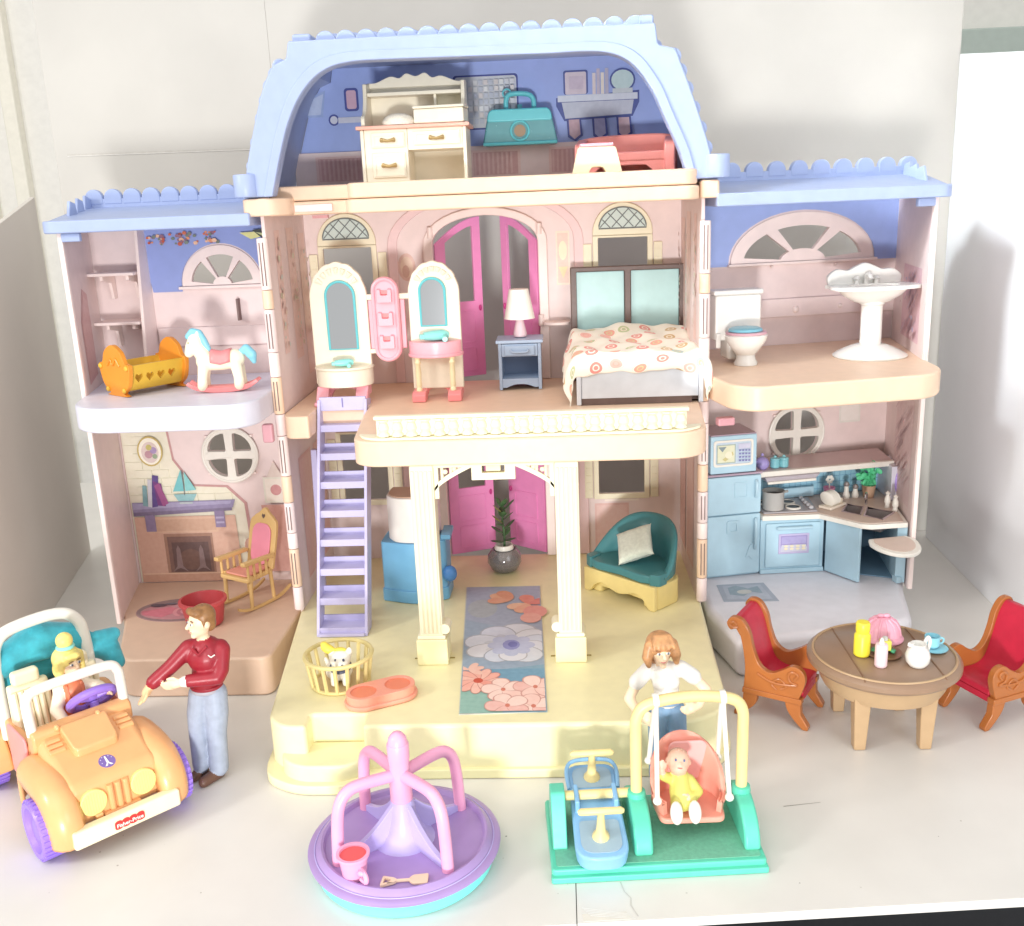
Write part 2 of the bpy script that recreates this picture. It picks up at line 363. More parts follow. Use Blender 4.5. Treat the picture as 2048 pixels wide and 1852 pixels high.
# printed wall frames and flowers of the middle rooms
def wallprint(x0, z0, x1, z1, cols, n=26, y=12.99, fnn=None):
    P = []
    for k in range(n):
        cx, cz, r = random.uniform(x0+.2, x1-.2), random.uniform(z0+.2, z1-.2), random.uniform(.12, .34)
        P.append((circ(cx, cz, r, 7, r*random.uniform(.6, 1)), random.choice(cols)))
    return P
PAST = [(230,208,188), (224,196,188), (214,210,184), (232,214,200), (220,190,184), (210,212,204)]
bk = lambda y: (lambda a, c, o: (a, y-o, c))
P = [(rect(6.0, 31.2, 7.3, 36.2), (244,224,206)), (rect(6.15, 31.4, 7.15, 36.0), (236,206,192)), (circ(6.65, 34.4, .4, 14, .9), (246,232,200)), ([(6.2,32.9),(7.1,32.9),(6.65,31.8)], (240,222,176)), (circ(-8.2, 33.4, .85, 18, 1.3), (226,192,180)), (circ(-8.2, 33.4, .6, 18, 1.0), (234,208,188)), (circ(-8.3, 33.0, .35, 12, .6), (214,176,160))]
decal('wall_print', P[:4], bk(13.0), mw); decal('portrait_print', P[4:], bk(13.0), mw)
P = [([(-11,F1),(-9.1,F1),(-9.1,9.8),(-11,9.8)], (226,186,180)), (rect(-10.8, 8.6, -9.9, 9.2), (246,226,216)), (arc(-9.6, 6.6, .8, 60, 300, 10, 1.4), (198,150,146)), (rect(10.2, 9.6, 13.6, 9.8), (250,236,226)), (rect(9.2, 4.3, 12.6, 9.4), (232,194,188)), (rect(9.4, 4.5, 12.4, 9.2), (238,204,198))]
decal('wall_print', P[:3], bk(13.0), mw); decal('panel_print', P[3:], bk(13.0), mw)
# inner side walls of the middle
for sx in (-1, 1):
    x = sx*18
    sw = put('side_wall', MB().box(min(x, x-sx*.3), .05, 3.8, max(x, x-sx*.3), 13.0, 40.2), PINK, H, bevel=.05)
    fn = (lambda a, c, o, x=x, sx=sx: (x-sx*(.3+o), a, c))
    P = [(rect(2.4, 27, 4.0, 37.5), (236,204,196)), (rect(6.2, 26, 8.6, 37.6), (238,208,198)), (rect(10.0, 24, 12.4, 37), (240,210,200))]+wallprint(2.5, 27.3, 3.9, 37, PAST, 34)+wallprint(6.4, 26.5, 8.4, 37, PAST, 34)+wallprint(10.2, 25, 12.2, 36, PAST, 30)
    decal('wall_print', P, fn, sw)
    fn = (lambda a, c, o, x=x, sx=sx: (x-sx*(.3+o), a, c))
    decal('wall_print', [(rect(3, 6, 7.5, 17.5), (232,192,186)), (rect(3.3, 6.3, 7.2, 17.2), (236,200,192)), (rect(8.5, 6, 12.3, 17.5), (232,192,186))], fn, sw)
    # hinge post of stacked knuckles on the front edge
    z = F1+.2; k = 0; seq = (2.2, 3.6, 1.5, 2.8, 2.4, 3.6, 1.9, 3.2, 2.1, 3.6, 1.6, 4.2)
    for h in seq:
        kn = put('hinge_knuckle', MB().lathe([(.42, z+.03), (.45, z+.1), (.45, z+h-.1), (.42, z+h-.03)], (x, -.15, 0), 14), (PINK, PEACH, PINKL)[k % 3], H)
        if k % 2:
            for dx in (-.14, .14): put('slot', MB().box(x+dx-.035, -.66, z+.35, x+dx+.035, -.5, z+h-.35), DARKSLOT, kn)
        z += h; k += 1
        if z > 36.6: break

# first floor slab with the balcony
bal = roundpoly([(-17.6, 13.0), (-17.6, 0), (-17.2, -1.6), (-15.2, -1.6), (-15.2, 2.2), (-10.6, 2.2), (-10.6, -.5), (-9.6, -10.6), (-8.2, -11.6), (15.2, -11.6), (16.8, -10.2), (17.6, 0), (17.6, 13.0)], [0, .3, .8, .2, 0, 0, 1, 1.2, 1.2, 1.6, 1.6, .5, 0])
up_floor = put('balcony_floor', MB().prism(bal, 20.35, F2), PEACH, H, bevel=.22, seg=3)
put('balcony_lip', MB().prism(roundpoly([(-9.3, -9.6), (-8.9, -10.6), (-7.9, -11.3), (15, -11.3), (16.3, -10.2), (16.5, -9.4), (15.4, -9.6), (-8.2, -9.8)], [.2, .6, .9, 1.2, .8, .2, .3, .3]), F2+.01, F2+.2), IVORY, up_floor, bevel=.08)
rail = put('railing', MB().box(-7.75, -10.75, F2+.21, 15.25, -10.45, F2+1.75), IVORY, up_floor, bevel=.06)
put('top_rail', MB().box(-7.9, -10.98, F2+1.5, 15.4, -10.3, F2+1.78), IVORY, rail, bevel=.08)
bal_pro = [(.2, 0), (.44, .06), (.44, .2), (.3, .34), (.42, .62), (.34, .9), (.26, 1.05), (.4, 1.2), (.4, 1.3)]
bm_ = MB().lathe(bal_pro, (0, 0, 0), 10)
b0 = None
for k in range(22):
    x = -7.2+k*(14.8+7.2)/21
    if b0 is None: b0 = put('baluster', bm_, IVORY, rail); o = b0
    else: o = b0.copy(); COL.objects.link(o)
    o.location = Vector((x, -10.82, F2+.2))*U
# porch columns, fluted, on square feet; fretwork brackets between them
for cx in (-4.55, 6.3):
    col = put('column', MB().box(cx-.9, -11.25, F1+2.4, cx+.9, -9.6, 20.34), IVORY, H, bevel=.1)
    for k in range(5):
        put('flute', MB().tube([(cx-.66+k*.33, -11.27, F1+2.7), (cx-.66+k*.33, -11.27, 19.9)], .13, 8), IVORY, col)
    put('column_foot', MB().prism(roundpoly([(cx-1.22, -9.0), (cx-1.22, -11.5), (cx+1.22, -11.5), (cx+1.22, -9.0)], .12), F1+.01, F1+2.15), CREAM, col, bevel=.12)
    put('column_collar', MB().box(cx-1.1, -11.42, F1+2.16, cx+1.1, -9.3, F1+2.45), IVORY, col, bevel=.08)
    s = 1 if cx < 0 else -1
    put('column_scroll', MB().cyl((cx+s*1.05, -11.3, F1+2.95), (cx+s*1.05, -9.8, F1+2.95), .42), IVORY, col, bevel=.05)
    put('hinge_pin', MB().box(cx-1.6, -10.32, F1+.01, cx+1.6, -10.18, F1+.06), mat('pin_brass', (150,130,60), .5), col)
    e = lambda t: (cx+s*.9+s*t*3.1, 18.0+1.9*math.sqrt(max(0, 1-(1-t)**2)) if 0 else 18.1+2.0*(t**.7))
    lo = [e(i/10) for i in range(11)]
    put('bracket', MB().prism(lo+[(lo[-1][0], lo[-1][1]+.32)]+[(p[0], p[1]+.42) for p in lo[::-1]], -11.0, -10.6, 'y'), IVORY, col, bevel=.05)
    put('bracket_post', MB().box(min(cx+s*.9, cx+s*1.25), -11.0, 17.6, max(cx+s*.9, cx+s*1.25), -10.6, 20.3), IVORY, col, bevel=.05)
    put('bracket_rail', MB().box(min(cx+s*.9, cx+s*4.0), -11.02, 20.05, max(cx+s*.9, cx+s*4.0), -10.58, 20.34), IVORY, col)
    for t in (.2, .42, .62, .82):
        x, z = e(t); put('fret', MB().cyl((x, -10.8, z+.2), (x, -10.8, 20.1), .12, n=8), IVORY, col)
        put('fret', MB().ell((x+s*.25, -10.8, (z+20.3)/2+.15), (.2, .16, .2), 10), IVORY, col)
cl = put('hanger', MB().holed(rect(-.8, 19.0, 2.5, 20.4), [rect(0, 19.55, 1.7, 20.1)], -11.0, -10.4), IVORY, up_floor, bevel=.05)
put('hanger_tongue', MB().box(.3, -10.9, 19.65, 1.4, -10.3, 20.4), CREAM, cl, bevel=.04)

# pink doors, standing ajar
def leaf(hx, hy, ang, wd, z0, zs, z1, side, glass, holes=True):
    """side = +1: leaf runs to +x from its hinge"""
    ca, sa = math.cos(ang), math.sin(ang)
    fx = lambda a, y, z: (hx+side*(a*ca-y*sa*side*0)-0+(-sa*y if side > 0 else sa*y), hy+a*sa+y*ca, z)
    n = 8; topz = lambda a: zs+(z1-zs)*math.sin(min(1, max(0, a/wd))*PI/2)
    o = [(0, z0), (wd, z0)]+[(wd*(1-i/n), topz(wd*(1-i/n))) for i in range(n+1)]
    zm = z0+(z1-z0)*.44
    g = [(wd*.22, zm+.6), (wd*.82, zm+.6)]+[(wd*(.82-.6*i/6), topz(wd*(.82-.6*i/6))-.75) for i in range(7)] if glass else None
    d = put('door', M(fx).holed(o, [g] if g else [], 0, .35), HOT, mw, bevel=.05)
    for za, zb in ((z0+.5, z0+2.9), (z0+3.3, zm-.2)):
        put('door_panel', M(fx).holed(rrect(wd*.2, za, wd*.84, zb, .3), [rrect(wd*.24, za+.15, wd*.8, zb-.15, .2)], -.07, .03), HOT, d, bevel=.03)
    put('door_knob', M(fx).ell((wd*.92, -.12, zm-.1), (.14, .2, .3), 10), mat('deep_pink', (206,60,140), .3), d)
    return d
leaf(-5.45, 13.2, math.radians(28), 4.75, F2+.15, 35.4, 37.8, 1, True)
leaf(4.15, 13.2, math.radians(42), 4.75, F2+.15, 35.4, 37.8, -1, True)
leaf(-5.45, 13.2, math.radians(22), 4.75, F1+.1, 16.6, 18.5, 1, True)
leaf(4.15, 13.2, math.radians(38), 4.75, F1+.1, 16.6, 18.5, -1, False)
for z in (36.0, 27.5):
    for x in (-5.75, 4.45): put('door_hinge', MB().cyl((x, 12.6, z), (x, 12.6, z+1.0), .28), PINKL, mw)

# attic floor edge: two peach bands, stepped back over the ladder opening
f3 = roundpoly([(-17.8, 13.0), (-17.8, 1.6), (-15.4, 1.9), (-12, 2.2), (-10.7, 2.2), (-10.7, -1.2), (-10.0, -2.0), (16.6, -2.0), (17.4, -1.2), (17.8, 13.0)], [0, .6, .6, .3, 0, .8, .8, .8, .8, 0])
attic_floor = put('attic_floor', MB().prism(f3, 38.65, 39.75), PEACH, H, bevel=.2, seg=3)
put('floor_band', MB().prism(roundpoly([(-17.6, 12.9), (-17.6, 1.9), (-10.5, 2.4), (-10.5, -1.1), (-9.9, -1.85), (16.5, -1.85), (17.25, -1.1), (17.6, 12.9)], [0, .3, 0, .8, .8, .8, .8, 0]), 39.8, 41.0), PEACH, attic_floor, bevel=.2, seg=3)
put('corner_block', MB().prism(roundpoly([(-19.2, 3.4), (-19.2, -.9), (-16.6, -.9), (-15.6, .6), (-15.6, 3.4)], [.2, .8, .8, .5, .2]), 38.7, 40.1), PEACH, attic_floor, bevel=.18)
put('corner_block', MB().prism(roundpoly([(17.5, 3.4), (17.5, -.9), (19.0, -.9), (19.0, 3.4)], .3), 38.7, 40.1), PEACH, attic_floor, bevel=.18)
put('ceiling_tab', MB().box(-15.6, 1.8, 38.9, -12.4, 2.3, 39.5), PINKL, attic_floor, bevel=.08)
put('ceiling_slot', MB().box(-14.2, 2.05, 38.35, -12.9, 2.5, 38.6), mat('slot_pink', (190,130,130), .5), attic_floor)

# attic: back wall, roof shell, arched gable frame
O = spline([(-18.9, 40.2), (-18.4, 42.6), (-17.3, 46.2), (-16.4, 48.6), (-15.5, 50.05)], 4)+[(-14.45, 50.45), (-14.2, 51.7), (14.0, 51.7), (14.2, 50.15)]+spline([(15.5, 49.85), (16.3, 47.9), (17.3, 45.2), (18.2, 42.4), (18.6, 40.2)], 4)
I = spline([(-16.5, 40.2), (-15.6, 43.2), (-14.6, 45.9), (-13.3, 48.0), (-11.6, 49.4), (-9.4, 49.95), (-6, 50.0)], 5)+spline([(6, 49.85), (9.8, 49.8), (12.0, 49.0), (13.6, 47.1), (14.7, 44.8), (15.8, 42.4), (16.5, 40.2)], 5)
I2 = [(p[0]*1.045, 40.2+(p[1]-40.2)*1.075) for p in I]
aw = put('attic_back_wall', MB().prism([(-18.1, 40.4)]+[(p[0]*.97, p[1]-.3) for p in O if p[1] > 42]+[(18.1, 40.4)], 13.0, 13.3, 'y'), ABLUE, H)
put('wainscot', MB().box(-18.0, 12.8, 41.0, 17.9, 13.02, 44.1), PINK, aw, bevel=.06)
shell = M()
Oi = [(p[0]*.975, 40.2+(p[1]-40.2)*.965) for p in O]; n = len(O)
shell.add([(p[0], .4, p[1]) for p in O]+[(p[0], 13.6, p[1]) for p in O]+[(p[0], .4, p[1]) for p in Oi]+[(p[0], 13.6, p[1]) for p in Oi],
          [f for i in range(n-1) for f in ((i, i+1, n+i+1, n+i), (2*n+i, 3*n+i, 3*n+i+1, 2*n+i+1), (i, 2*n+i, 2*n+i+1, i+1), (n+i, n+i+1, 3*n+i+1, 3*n+i))]+[(0, n, 3*n, 2*n), (n-1, 3*n-1, 4*n-1, 2*n-1)])
roof = put('roof', shell, BLUE, H)
gf = put('gable_frame', MB().prism(O+I[::-1], -.9, .42, 'y'), BLUE, roof, bevel=.16, seg=3)
put('gable_moulding', MB().prism(I2+I[::-1], -1.15, -.85, 'y'), BLUE, gf, bevel=.12, seg=3)
sh_ = MB().prism(arc(0, 0, .82, 0, 180, 12)+[(-.82, -.5), (.82, -.5)], -.3, .3, 'y')
s0 = None
def shingles(x0, x1, k, y, z, m, parent, xf=None, rz=0):
    global s0
    for i in range(k):
        x = x0+(x1-x0)*i/(k-1) if k > 1 else x0
        if s0 is None: s0 = put('shingle', sh_, m, parent, bevel=.1); o = s0
        else: o = s0.copy(); COL.objects.link(o); o.parent = parent
        o.location = Vector(xf(x, y, z) if xf else (x, y, z))*U; o.rotation_euler = (0, 0, rz)
shingles(-11.6, 12.6, 16, 1.0, 51.75, BLUE, roof)
shingles(-11.6, 12.6, 16, 4.6, 52.1, BLUE, roof)
put('ridge_cap', MB().box(-14.2, .5, 51.5, -12.7, 5.4, 52.4), BLUE, roof, bevel=.2)
put('ridge_cap', MB().box(12.9, .3, 51.5, 14.0, 5.4, 52.5), BLUE, roof, bevel=.2)
for sx in (-1, 1):          # scalloped slates down the roof edges
    side = [p for p in O if p[1] < 50.2 and p[0]*sx > 0]
    side.sort(key=lambda p: p[1])
    for k in range(9):
        t = k/8*(len(side)-1); i = min(int(t), len(side)-2); fr = t-i
        x = side[i][0]*(1-fr)+side[i+1][0]*fr; z = side[i][1]*(1-fr)+side[i+1][1]*fr
        put('roof_slate', MB().cyl((x-sx*.15, .5, z), (x-sx*.15, 6.0, z), .62, n=14), BLUE, roof, bevel=.05)
    put('roof_socket', MB().lathe([(.5, 41.2), (.5, 42.0), (.95, 42.0), (1.0, 41.9), (1.0, 40.35), (.95, 40.25)], (sx*18.75+.05, -.5, 0), 20), BLUE, roof)
# attic wall prints
cal = [(rrect(-2.9, 45.5, 3.0, 50.2, .3), (58,70,140)), (rrect(-2.75, 45.65, 2.85, 50.05, .3), (196,200,206))]
for i in range(11):
    for j in range(7): cal.append((rect(-2.5+i*.48, 46.0+j*.55, -2.5+i*.48+.36, 46.0+j*.55+.42), random.choice([(220,222,222), (206,208,214), (184,190,202), (212,206,204)])))
shelf = [([(6.4,47.9),(13.9,48.3),(13.9,47.3),(13.3,46.1),(7.1,45.9),(6.4,47.2)], (70,84,150)), (rect(6.55, 47.55, 13.75, 48.1), (206,214,226)), ([(6.9,47.5),(13.4,47.5),(13.2,46.3),(7.2,46.1)], (186,192,206))]
shelf += [(rrect(7.1, 48.15, 9.3, 50.2, .2), (70,84,150)), (rrect(7.25, 48.15, 9.15, 50.05, .15), (206,196,206)), (rrect(7.6, 48.6, 8.9, 49.7, .1), (196,184,200))]
shelf += [(rect(9.7+i*.38, 48.1, 10.0+i*.38, 49.9+.35*(i % 2)), c) for i, c in enumerate([(214,206,206), (190,184,200), (222,216,206), (180,178,196)])]
shelf += [(circ(12.4, 49.2, 1.15, 20, 1.0), (70,84,150)), (circ(12.4, 49.2, 1.0, 20, .85), (190,214,214)), (rect(11.5, 48.1, 13.3, 48.5), (196,206,210))]
for i, x in enumerate((8.0, 10.3, 12.5)): shelf += [([(x-.7,46.1),(x+.6,46.1),(x+.75,44.6),(x+.1,44.1),(x-.6,44.5)], (60,72,140)), ([(x-.5,46.0),(x+.45,46.0),(x+.55,44.7),(x,44.3),(x-.45,44.7)], [(178,150,160), (150,150,186), (186,160,170)][i])]
wl = [([(-17.5,47.2),(-15.0,47.2),(-14.6,49.5),(-16.2,48.9)], (150,170,214)), ([(-17.3,47.4),(-15.2,47.4),(-14.8,49.2),(-16.1,48.7)], (178,192,222)),
      (rrect(-12.9, 47.6, -11.6, 49.6, .3), (66,78,150)), (rrect(-12.7, 47.8, -11.8, 49.4, .2), (206,170,190)), (circ(-14.0, 46.9, .5, 14), (66,78,150)), (circ(-14.0, 46.9, .35, 14), (200,204,220)), (rect(-13.6, 46.6, -11.4, 47.1), (200,204,220))]
decal('calendar_print', cal, bk(13.0), aw); decal('shelf_print', shelf, bk(13.0), aw); decal('toy_print', wl, bk(13.0), aw)
for x0, x1 in ((-16.0, -11.5), (-7.8, -3.2), (-1.6, 3.0), (5.6, 9.4), (10.4, 15.4)):
    wp = [(rect(x0, 41.3, x1, 43.7), (236,206,200)), (rect(x0+.25, 41.5, x1-.25, 43.5), (216,172,170))]
    wp += [(rect(x0+.3+i*.42, 41.55, x0+.5+i*.42, 43.45), (228,192,188)) for i in range(int((x1-x0-.6)/.42))]
    decal('wainscot_print', wp, bk(12.8), aw)
# ---------------------------------------------------------------- the wings
BRICKC = (232, 228, 208)
def wing(xf, side, W, back, tap, parent, roofm, slabm, basem, cfg):
    """side -1: x runs from the hinge outwards to -W; +1: outwards to +W (own space). back = depth, tap = how far the outer wall splays"""
    B = lambda: M(xf); sg = side; K = math.tan(TR) if side > 0 else 0
    X = lambda d: sg*d                     # distance outwards from the hinge
    # outer wall
    ow = put('wing_wall', B().prism([(X(W), 0), (X(W+tap), back), (X(W+tap)+sg*.32, back), (X(W)+sg*.36, -.05)], 3.2, 38.1), PINK, parent, bevel=.05)
    put('wall_edge', B().box(min(X(W-.02), X(W+.4)), -.32, 3.2, max(X(W-.02), X(W+.4)), -.05, 38.1), PINKL, ow, bevel=.08)
    # ground floor base
    bb = roundpoly([(X(.4+K*back), back), (X(.4), -.5), (X(.6), cfg['front']), (X(cfg['fo']), cfg['front']), (X(W-.2), .2), (X(W+.9), 2), (X(W+tap+.4), back)], [0, .3, 1.0, 1.6, .8, .5, 0])
    wb = put('wing_base', B().prism(bb, .02, FW1), basem, parent, bevel=cfg.get('bv', .25), seg=4)
    # upper slab
    sl = roundpoly([(X(.45+K*back), back), (X(.45), -.2), (X(.5), -4.6), (X(1.9), -6.3), (X(W-2.9), -6.3), (X(W-.7), -4.3), (X(W+.45), .6), (X(W+tap), back)], [0, .3, 1.2, 1.2, 2.2, 2.2, .6, 0])
    us = put('wing_floor', B().prism(sl, 22.35, FW2), slabm, parent, bevel=.22, seg=3)
    # roof tray with scalloped parapet
    rf = put('wing_roof', B().prism(roundpoly([(X(.75+K*11), 11), (X(.5), -1.3), (X(W+.9), -1.3), (X(W+1.7), .2), (X(W+tap+1.4), 11)], [0, .2, .9, .5, 0]), 38.0, 39.02), roofm, parent, bevel=.16, seg=3)
    put('roof_slope', B().add([(X(.6), -.9, 39.0), (X(W+.7), -.9, 39.0), (X(W+tap*.7+.5), 8.0, 40.0), (X(.7+K*8), 8.0, 40.0), (X(.7+K*8), 8.0, 38.9), (X(W+tap*.7+.5), 8.0, 38.9)], [(0,1,2,3), (3,2,5,4), (0,3,4), (1,5,2)]), roofm, rf)
    put('parapet', B().box(min(X(.7+K*8), X(W+tap*.7)), 8.0, 38.9, max(X(.7+K*8), X(W+tap*.7)), 8.5, 40.75), roofm, rf, bevel=.08)
    shingles(X(1.6+K*8), X(W+tap*.7-.9), 10, 8.25, 40.75, roofm, rf, xf, TR if side > 0 else 0)
    for k in range(3):
        put('parapet_return', B().prism([(2.2+k*2.1, 39.0), (4.0+k*2.1, 39.2), (3.7+k*2.1, 40.4+k*.2), (2.8+k*2.1, 40.6+k*.25)], X(W+.2+tap*(.12+k*.13))-.14, X(W+.2+tap*(.12+k*.13))+.14, 'x'), roofm, rf, bevel=.08)
    put('roof_clip', B().box(min(X(W-1.7), X(W-.1)), -.7, 37.3, max(X(W-1.7), X(W-.1)), -.2, 38.0), roofm, rf, bevel=.12)
    # back wall: openings for the fan window above and the round window below
    fc, fr, fz, ft = cfg['fan']; rc, rz, rr = cfg['round']
    fr_i = fr-cfg['rim']
    def wedge(a0, a1):
        h = ft-fz-cfg['rim']; q = cfg['hub']
        return arc(fc, fz, fr_i, a0, a1, 10, h)+arc(fc, fz, fr_i*q, a1, a0, 6, h*q*.9)
    wedges = [wedge(8, 52), wedge(64, 116), wedge(128, 172)]
    quads = []
    for a in (0, 90, 180, 270):
        c_, s_ = math.cos(math.radians(a+45)), math.sin(math.radians(a+45)); g = .36
        cx, cz = rc+g*math.copysign(1, c_), rz+g*math.copysign(1, s_); r2 = rr-.75
        quads.append(roundpoly([(cx, cz)]+[(cx+(p[0]-0), cz+(p[1]-0)) for p in arc(0, 0, r2, a+2, a+88, 8)], [.2]+[0.25]+[0]*7+[.25]))
    wall = put('wing_back_wall', B().holed(rect(min(X(.15+K*back), X(W+tap)), 3.3, max(X(.15+K*back), X(W+tap)), 38.05), wedges+quads, back, back+.3), PINK, parent)
    # upper card: blue, cut round the fan frame
    bl = [(X(.35+K*back), 37.9), (X(.35+K*back), 32.2), (fc-sg*fr*1.03, 32.2)]+[(p[0], max(p[1], 32.2)) for p in arc(fc, fz, fr*1.03, 180 if sg > 0 else 0, 0 if sg > 0 else 180, 20, (ft-fz)*1.04)]+[(fc+sg*fr*1.03, 32.2), (X(cfg['blue']), 32.2), (X(cfg['blue']+(.7 if sg > 0 else .9)), 37.9)]
    put('blue_card', B().prism(bl, back-.12, back-.01, 'y'), ABLUE if sg > 0 else mat('soft_blue_card', (142,158,216), .4), wall)
    put('fan_frame', B().holed(arc(fc, fz-.02, fr, 0, 180, 22, ft-fz), wedges, back-.22, back+.0), PINKL, wall, bevel=.05)
    put('window_sill', B().box(min(fc-fr-.3, fc+fr+.3), back-.55, fz-.3, max(fc-fr-.3, fc+fr+.3), back, fz-.04), PINKL, wall, bevel=.06)
    put('dado', B().box(min(X(.4+K*back), X(cfg['blue'])), back-.3, 27.1, max(X(.4+K*back), X(cfg['blue'])), back, 28.9), PINK, wall, bevel=.1)
    put('round_frame', B().holed(circ(rc, rz, rr, 36), quads, back-.4, back+.0), WHITE, wall, bevel=.1)
    put('frame_ring', B().tube([(p[0], back-.34, p[1]) for p in circ(rc, rz, rr+.12, 36)], .14, 8, closed=True), WHITE, wall)
    for a in (40, 140, 220, 320):
        put('frame_clip', B().box(rc+(rr+.3)*math.cos(math.radians(a))-.16, back-.3, rz+(rr+.3)*math.sin(math.radians(a))-.1, rc+(rr+.3)*math.cos(math.radians(a))+.16, back, rz+(rr+.3)*math.sin(math.radians(a))+.1), PINKL, wall)
    return ow, wall, us, wb, rf
LW = lambda x, y, z: (-18+x, y, z)
lw, lwall, lslab, lbase, lroof = wing(LW, -1, 16.6, 9.3, 2.2, H, BLUE, WLAV, TAN, dict(front=-8.3, fo=13.4, fan=(-6.8, 3.75, 32.7, 36.3), rim=.85, hub=.3, round=(-7.95, 16.5, 2.55), blue=13.4))
rw_, rwall, rslab, rbase, rroof = wing(RW, 1, 19.8, 13.3, 4.8, H, BLUE, PEACH, GREYF, dict(front=-7.2, fo=16.2, fan=(14.8, 7.3, 32.45, 37.0), rim=1.25, hub=.38, round=(14.75, 15.35, 2.75), blue=25.2, bv=.75))
# left wing: shelf niche
lb = lambda: M(LW); lf = lambda a, c, o: LW(a, 9.28-o, c)
for z in (34.0, 29.6):
    sf = put('niche_shelf', lb().box(-18.2, 6.3, z, -13.9, 9.3, z+.28), PINKL, lwall, bevel=.06)
    for x in (-17.0, -14.6): put('shelf_bracket', lb().prism([(6.6, z), (9.2, z), (9.2, z-2.2), (8.6, z-2.2), (8.3, z-.7), (6.6, z-.4)], x-.14, x+.14, 'x'), PINKL, sf, bevel=.03)
put('niche_divider', lb().prism([(5.9, FW2), (9.3, FW2), (9.3, 38), (7.6, 38)], -13.85, -13.55, 'x'), PINKL, lwall, bevel=.06)
put('dado_hook', lb().box(-5.6, 8.6, 29.4, -5.4, 9.3, 31.4), DARKSLOT, lwall, bevel=.04)
P = []
for k in range(60):
    x = random.choice((random.gauss(-11.8, .7), random.gauss(-9.4, .6), random.gauss(-7.4, .3))); z = random.uniform(36.5, 37.5); r = random.uniform(.1, .26)
    P.append((circ(x, z, r, 6, r*.8), random.choice([(206,110,80), (226,150,110), (236,190,160), (150,110,130), (190,90,70), (120,130,120)])))
P += [([(-4.6,37.3),(-3.6,36.7),(-2.0,37.0),(-1.0,36.6),(-1.4,37.4)], (226,222,150)), ([(-3.4,37.5),(-2.4,36.6),(-1.6,36.9),(-2.2,37.6)], (60,64,60)), ([(-3.1,37.3),(-2.4,36.9),(-1.9,37.1)], (200,204,150))]
decal('flower_print', P, lambda a, c, o: LW(a, 9.16-o, c), lwall)
# left wing ground floor: printed fireplace card
F = []
F.append(([(-18.6, 3.55), (-6.5, 3.55), (-6.9, 11.6), (-8.6, 13.4), (-11.9, 13.6), (-13.6, 16.2), (-13.9, 19.4), (-18.6, 19.4)], (200, 156, 154)))
F.append(([(-18.55, 3.55), (-6.8, 3.55), (-7.2, 11.5), (-8.8, 13.2), (-12.1, 13.4), (-13.8, 16.1), (-14.1, 19.4), (-18.55, 19.4)], (236, 232, 212)))
decal('chimney_card', F, lf, lwall)
bricks = None
def brick_inside(x, z):
    if x < -18.4 or z < 11.6 or z > 19.3: return False
    return x < (-14.3 if z > 16.2 else (-12.3-(z-13.4)*.6 if z > 13.4 else -7.6))
for r in range(9):
    z = 11.9+r*.84
    for k in range(9):
        x = -18.4+k*1.7+(r % 2)*.85
        if brick_inside(x, z) and brick_inside(x+1.6, z+.7):
            put('brick', lb().box(x, 9.14, z, x+1.6, 9.26, z+.74), mat('cream_brick_print', (236,232,210), .55), lwall)
F = [([(-18.3,3.56),(-8.0,3.56),(-8.2,10.4),(-18.3,10.4)], (222,184,164)), (rect(-18.3, 3.56, -9.4, 4.5), (212,170,148)), (rect(-18.2, 4.35, -9.5, 4.5), (232,200,176)),
     (rect(-17.0, 8.7, -10.0, 10.3), (226,192,168)), (rect(-16.8, 8.9, -10.2, 10.1), (216,180,156)),
     (rect(-15.6, 4.5, -10.7, 8.6), (176,140,122)), (rect(-15.3, 4.55, -10.9, 8.3), (138,110,102)), (rect(-14.9, 4.6, -11.2, 7.7), (112,92,90)),
     (circ(-13.1, 5.9, 1.2, 16, 1.1), (128,102,94))]
for x in (-14.3, -12.0): F += [([(x-.8,4.6),(x-.3,5.2),(x-.2,7.0),(x,7.4),(x+.2,7.0),(x+.3,5.2),(x+.8,4.6),(x+.3,4.9),(x,5.0),(x-.3,4.9)], (150,130,130))]
F += [([(-18.3,10.5),(-8.4,10.9),(-8.4,11.2),(-18.3,10.9)], (132,122,150)), ([(-18.3,10.9),(-8.3,11.2),(-8.0,12.0),(-18.3,11.9)], (150,142,176)), ([(-18.3,11.2),(-8.5,11.6),(-8.4,11.9),(-18.3,11.8)], (172,166,198)),
      (rect(-17.2, 8.9, -16.2, 10.6), (150,136,170)), (rect(-10.2, 9.2, -9.2, 10.9), (150,136,170)), (rect(-10.1, 9.6, -9.3, 9.8), (186,176,206)), (rect(-10.1, 10.1, -9.3, 10.3), (186,176,206))]
F += [([(-17.2,11.6),(-16.7,11.5),(-16.6,13.6),(-17.0,13.7)], (130,170,176)), ([(-16.7,11.5),(-16.3,11.4),(-16.0,14.2),(-16.4,14.3)], (206,206,214)), ([(-16.3,11.4),(-15.7,11.5),(-15.3,14.6),(-15.9,14.7)], (96,80,140)), ([(-15.7,11.6),(-14.9,11.5),(-15.1,13.8),(-15.9,14.1)], (120,70,130)), ([(-15.2,11.5),(-14.6,11.8),(-15.3,13.9),(-15.8,13.6)], (160,90,140))]
F += [([(-14.0,12.7),(-11.7,12.7),(-12.1,12.0),(-13.6,12.0)], (150,196,200)), (rect(-13.5, 11.7, -12.2, 11.9), (186,196,200)), ([(-14.0,13.0),(-12.9,13.0),(-13.0,15.2)], (120,196,200)), ([(-12.8,13.0),(-11.7,13.1),(-12.7,15.0)], (140,206,206)), (rect(-12.93, 12.6, -12.85, 15.1), (110,120,130))]
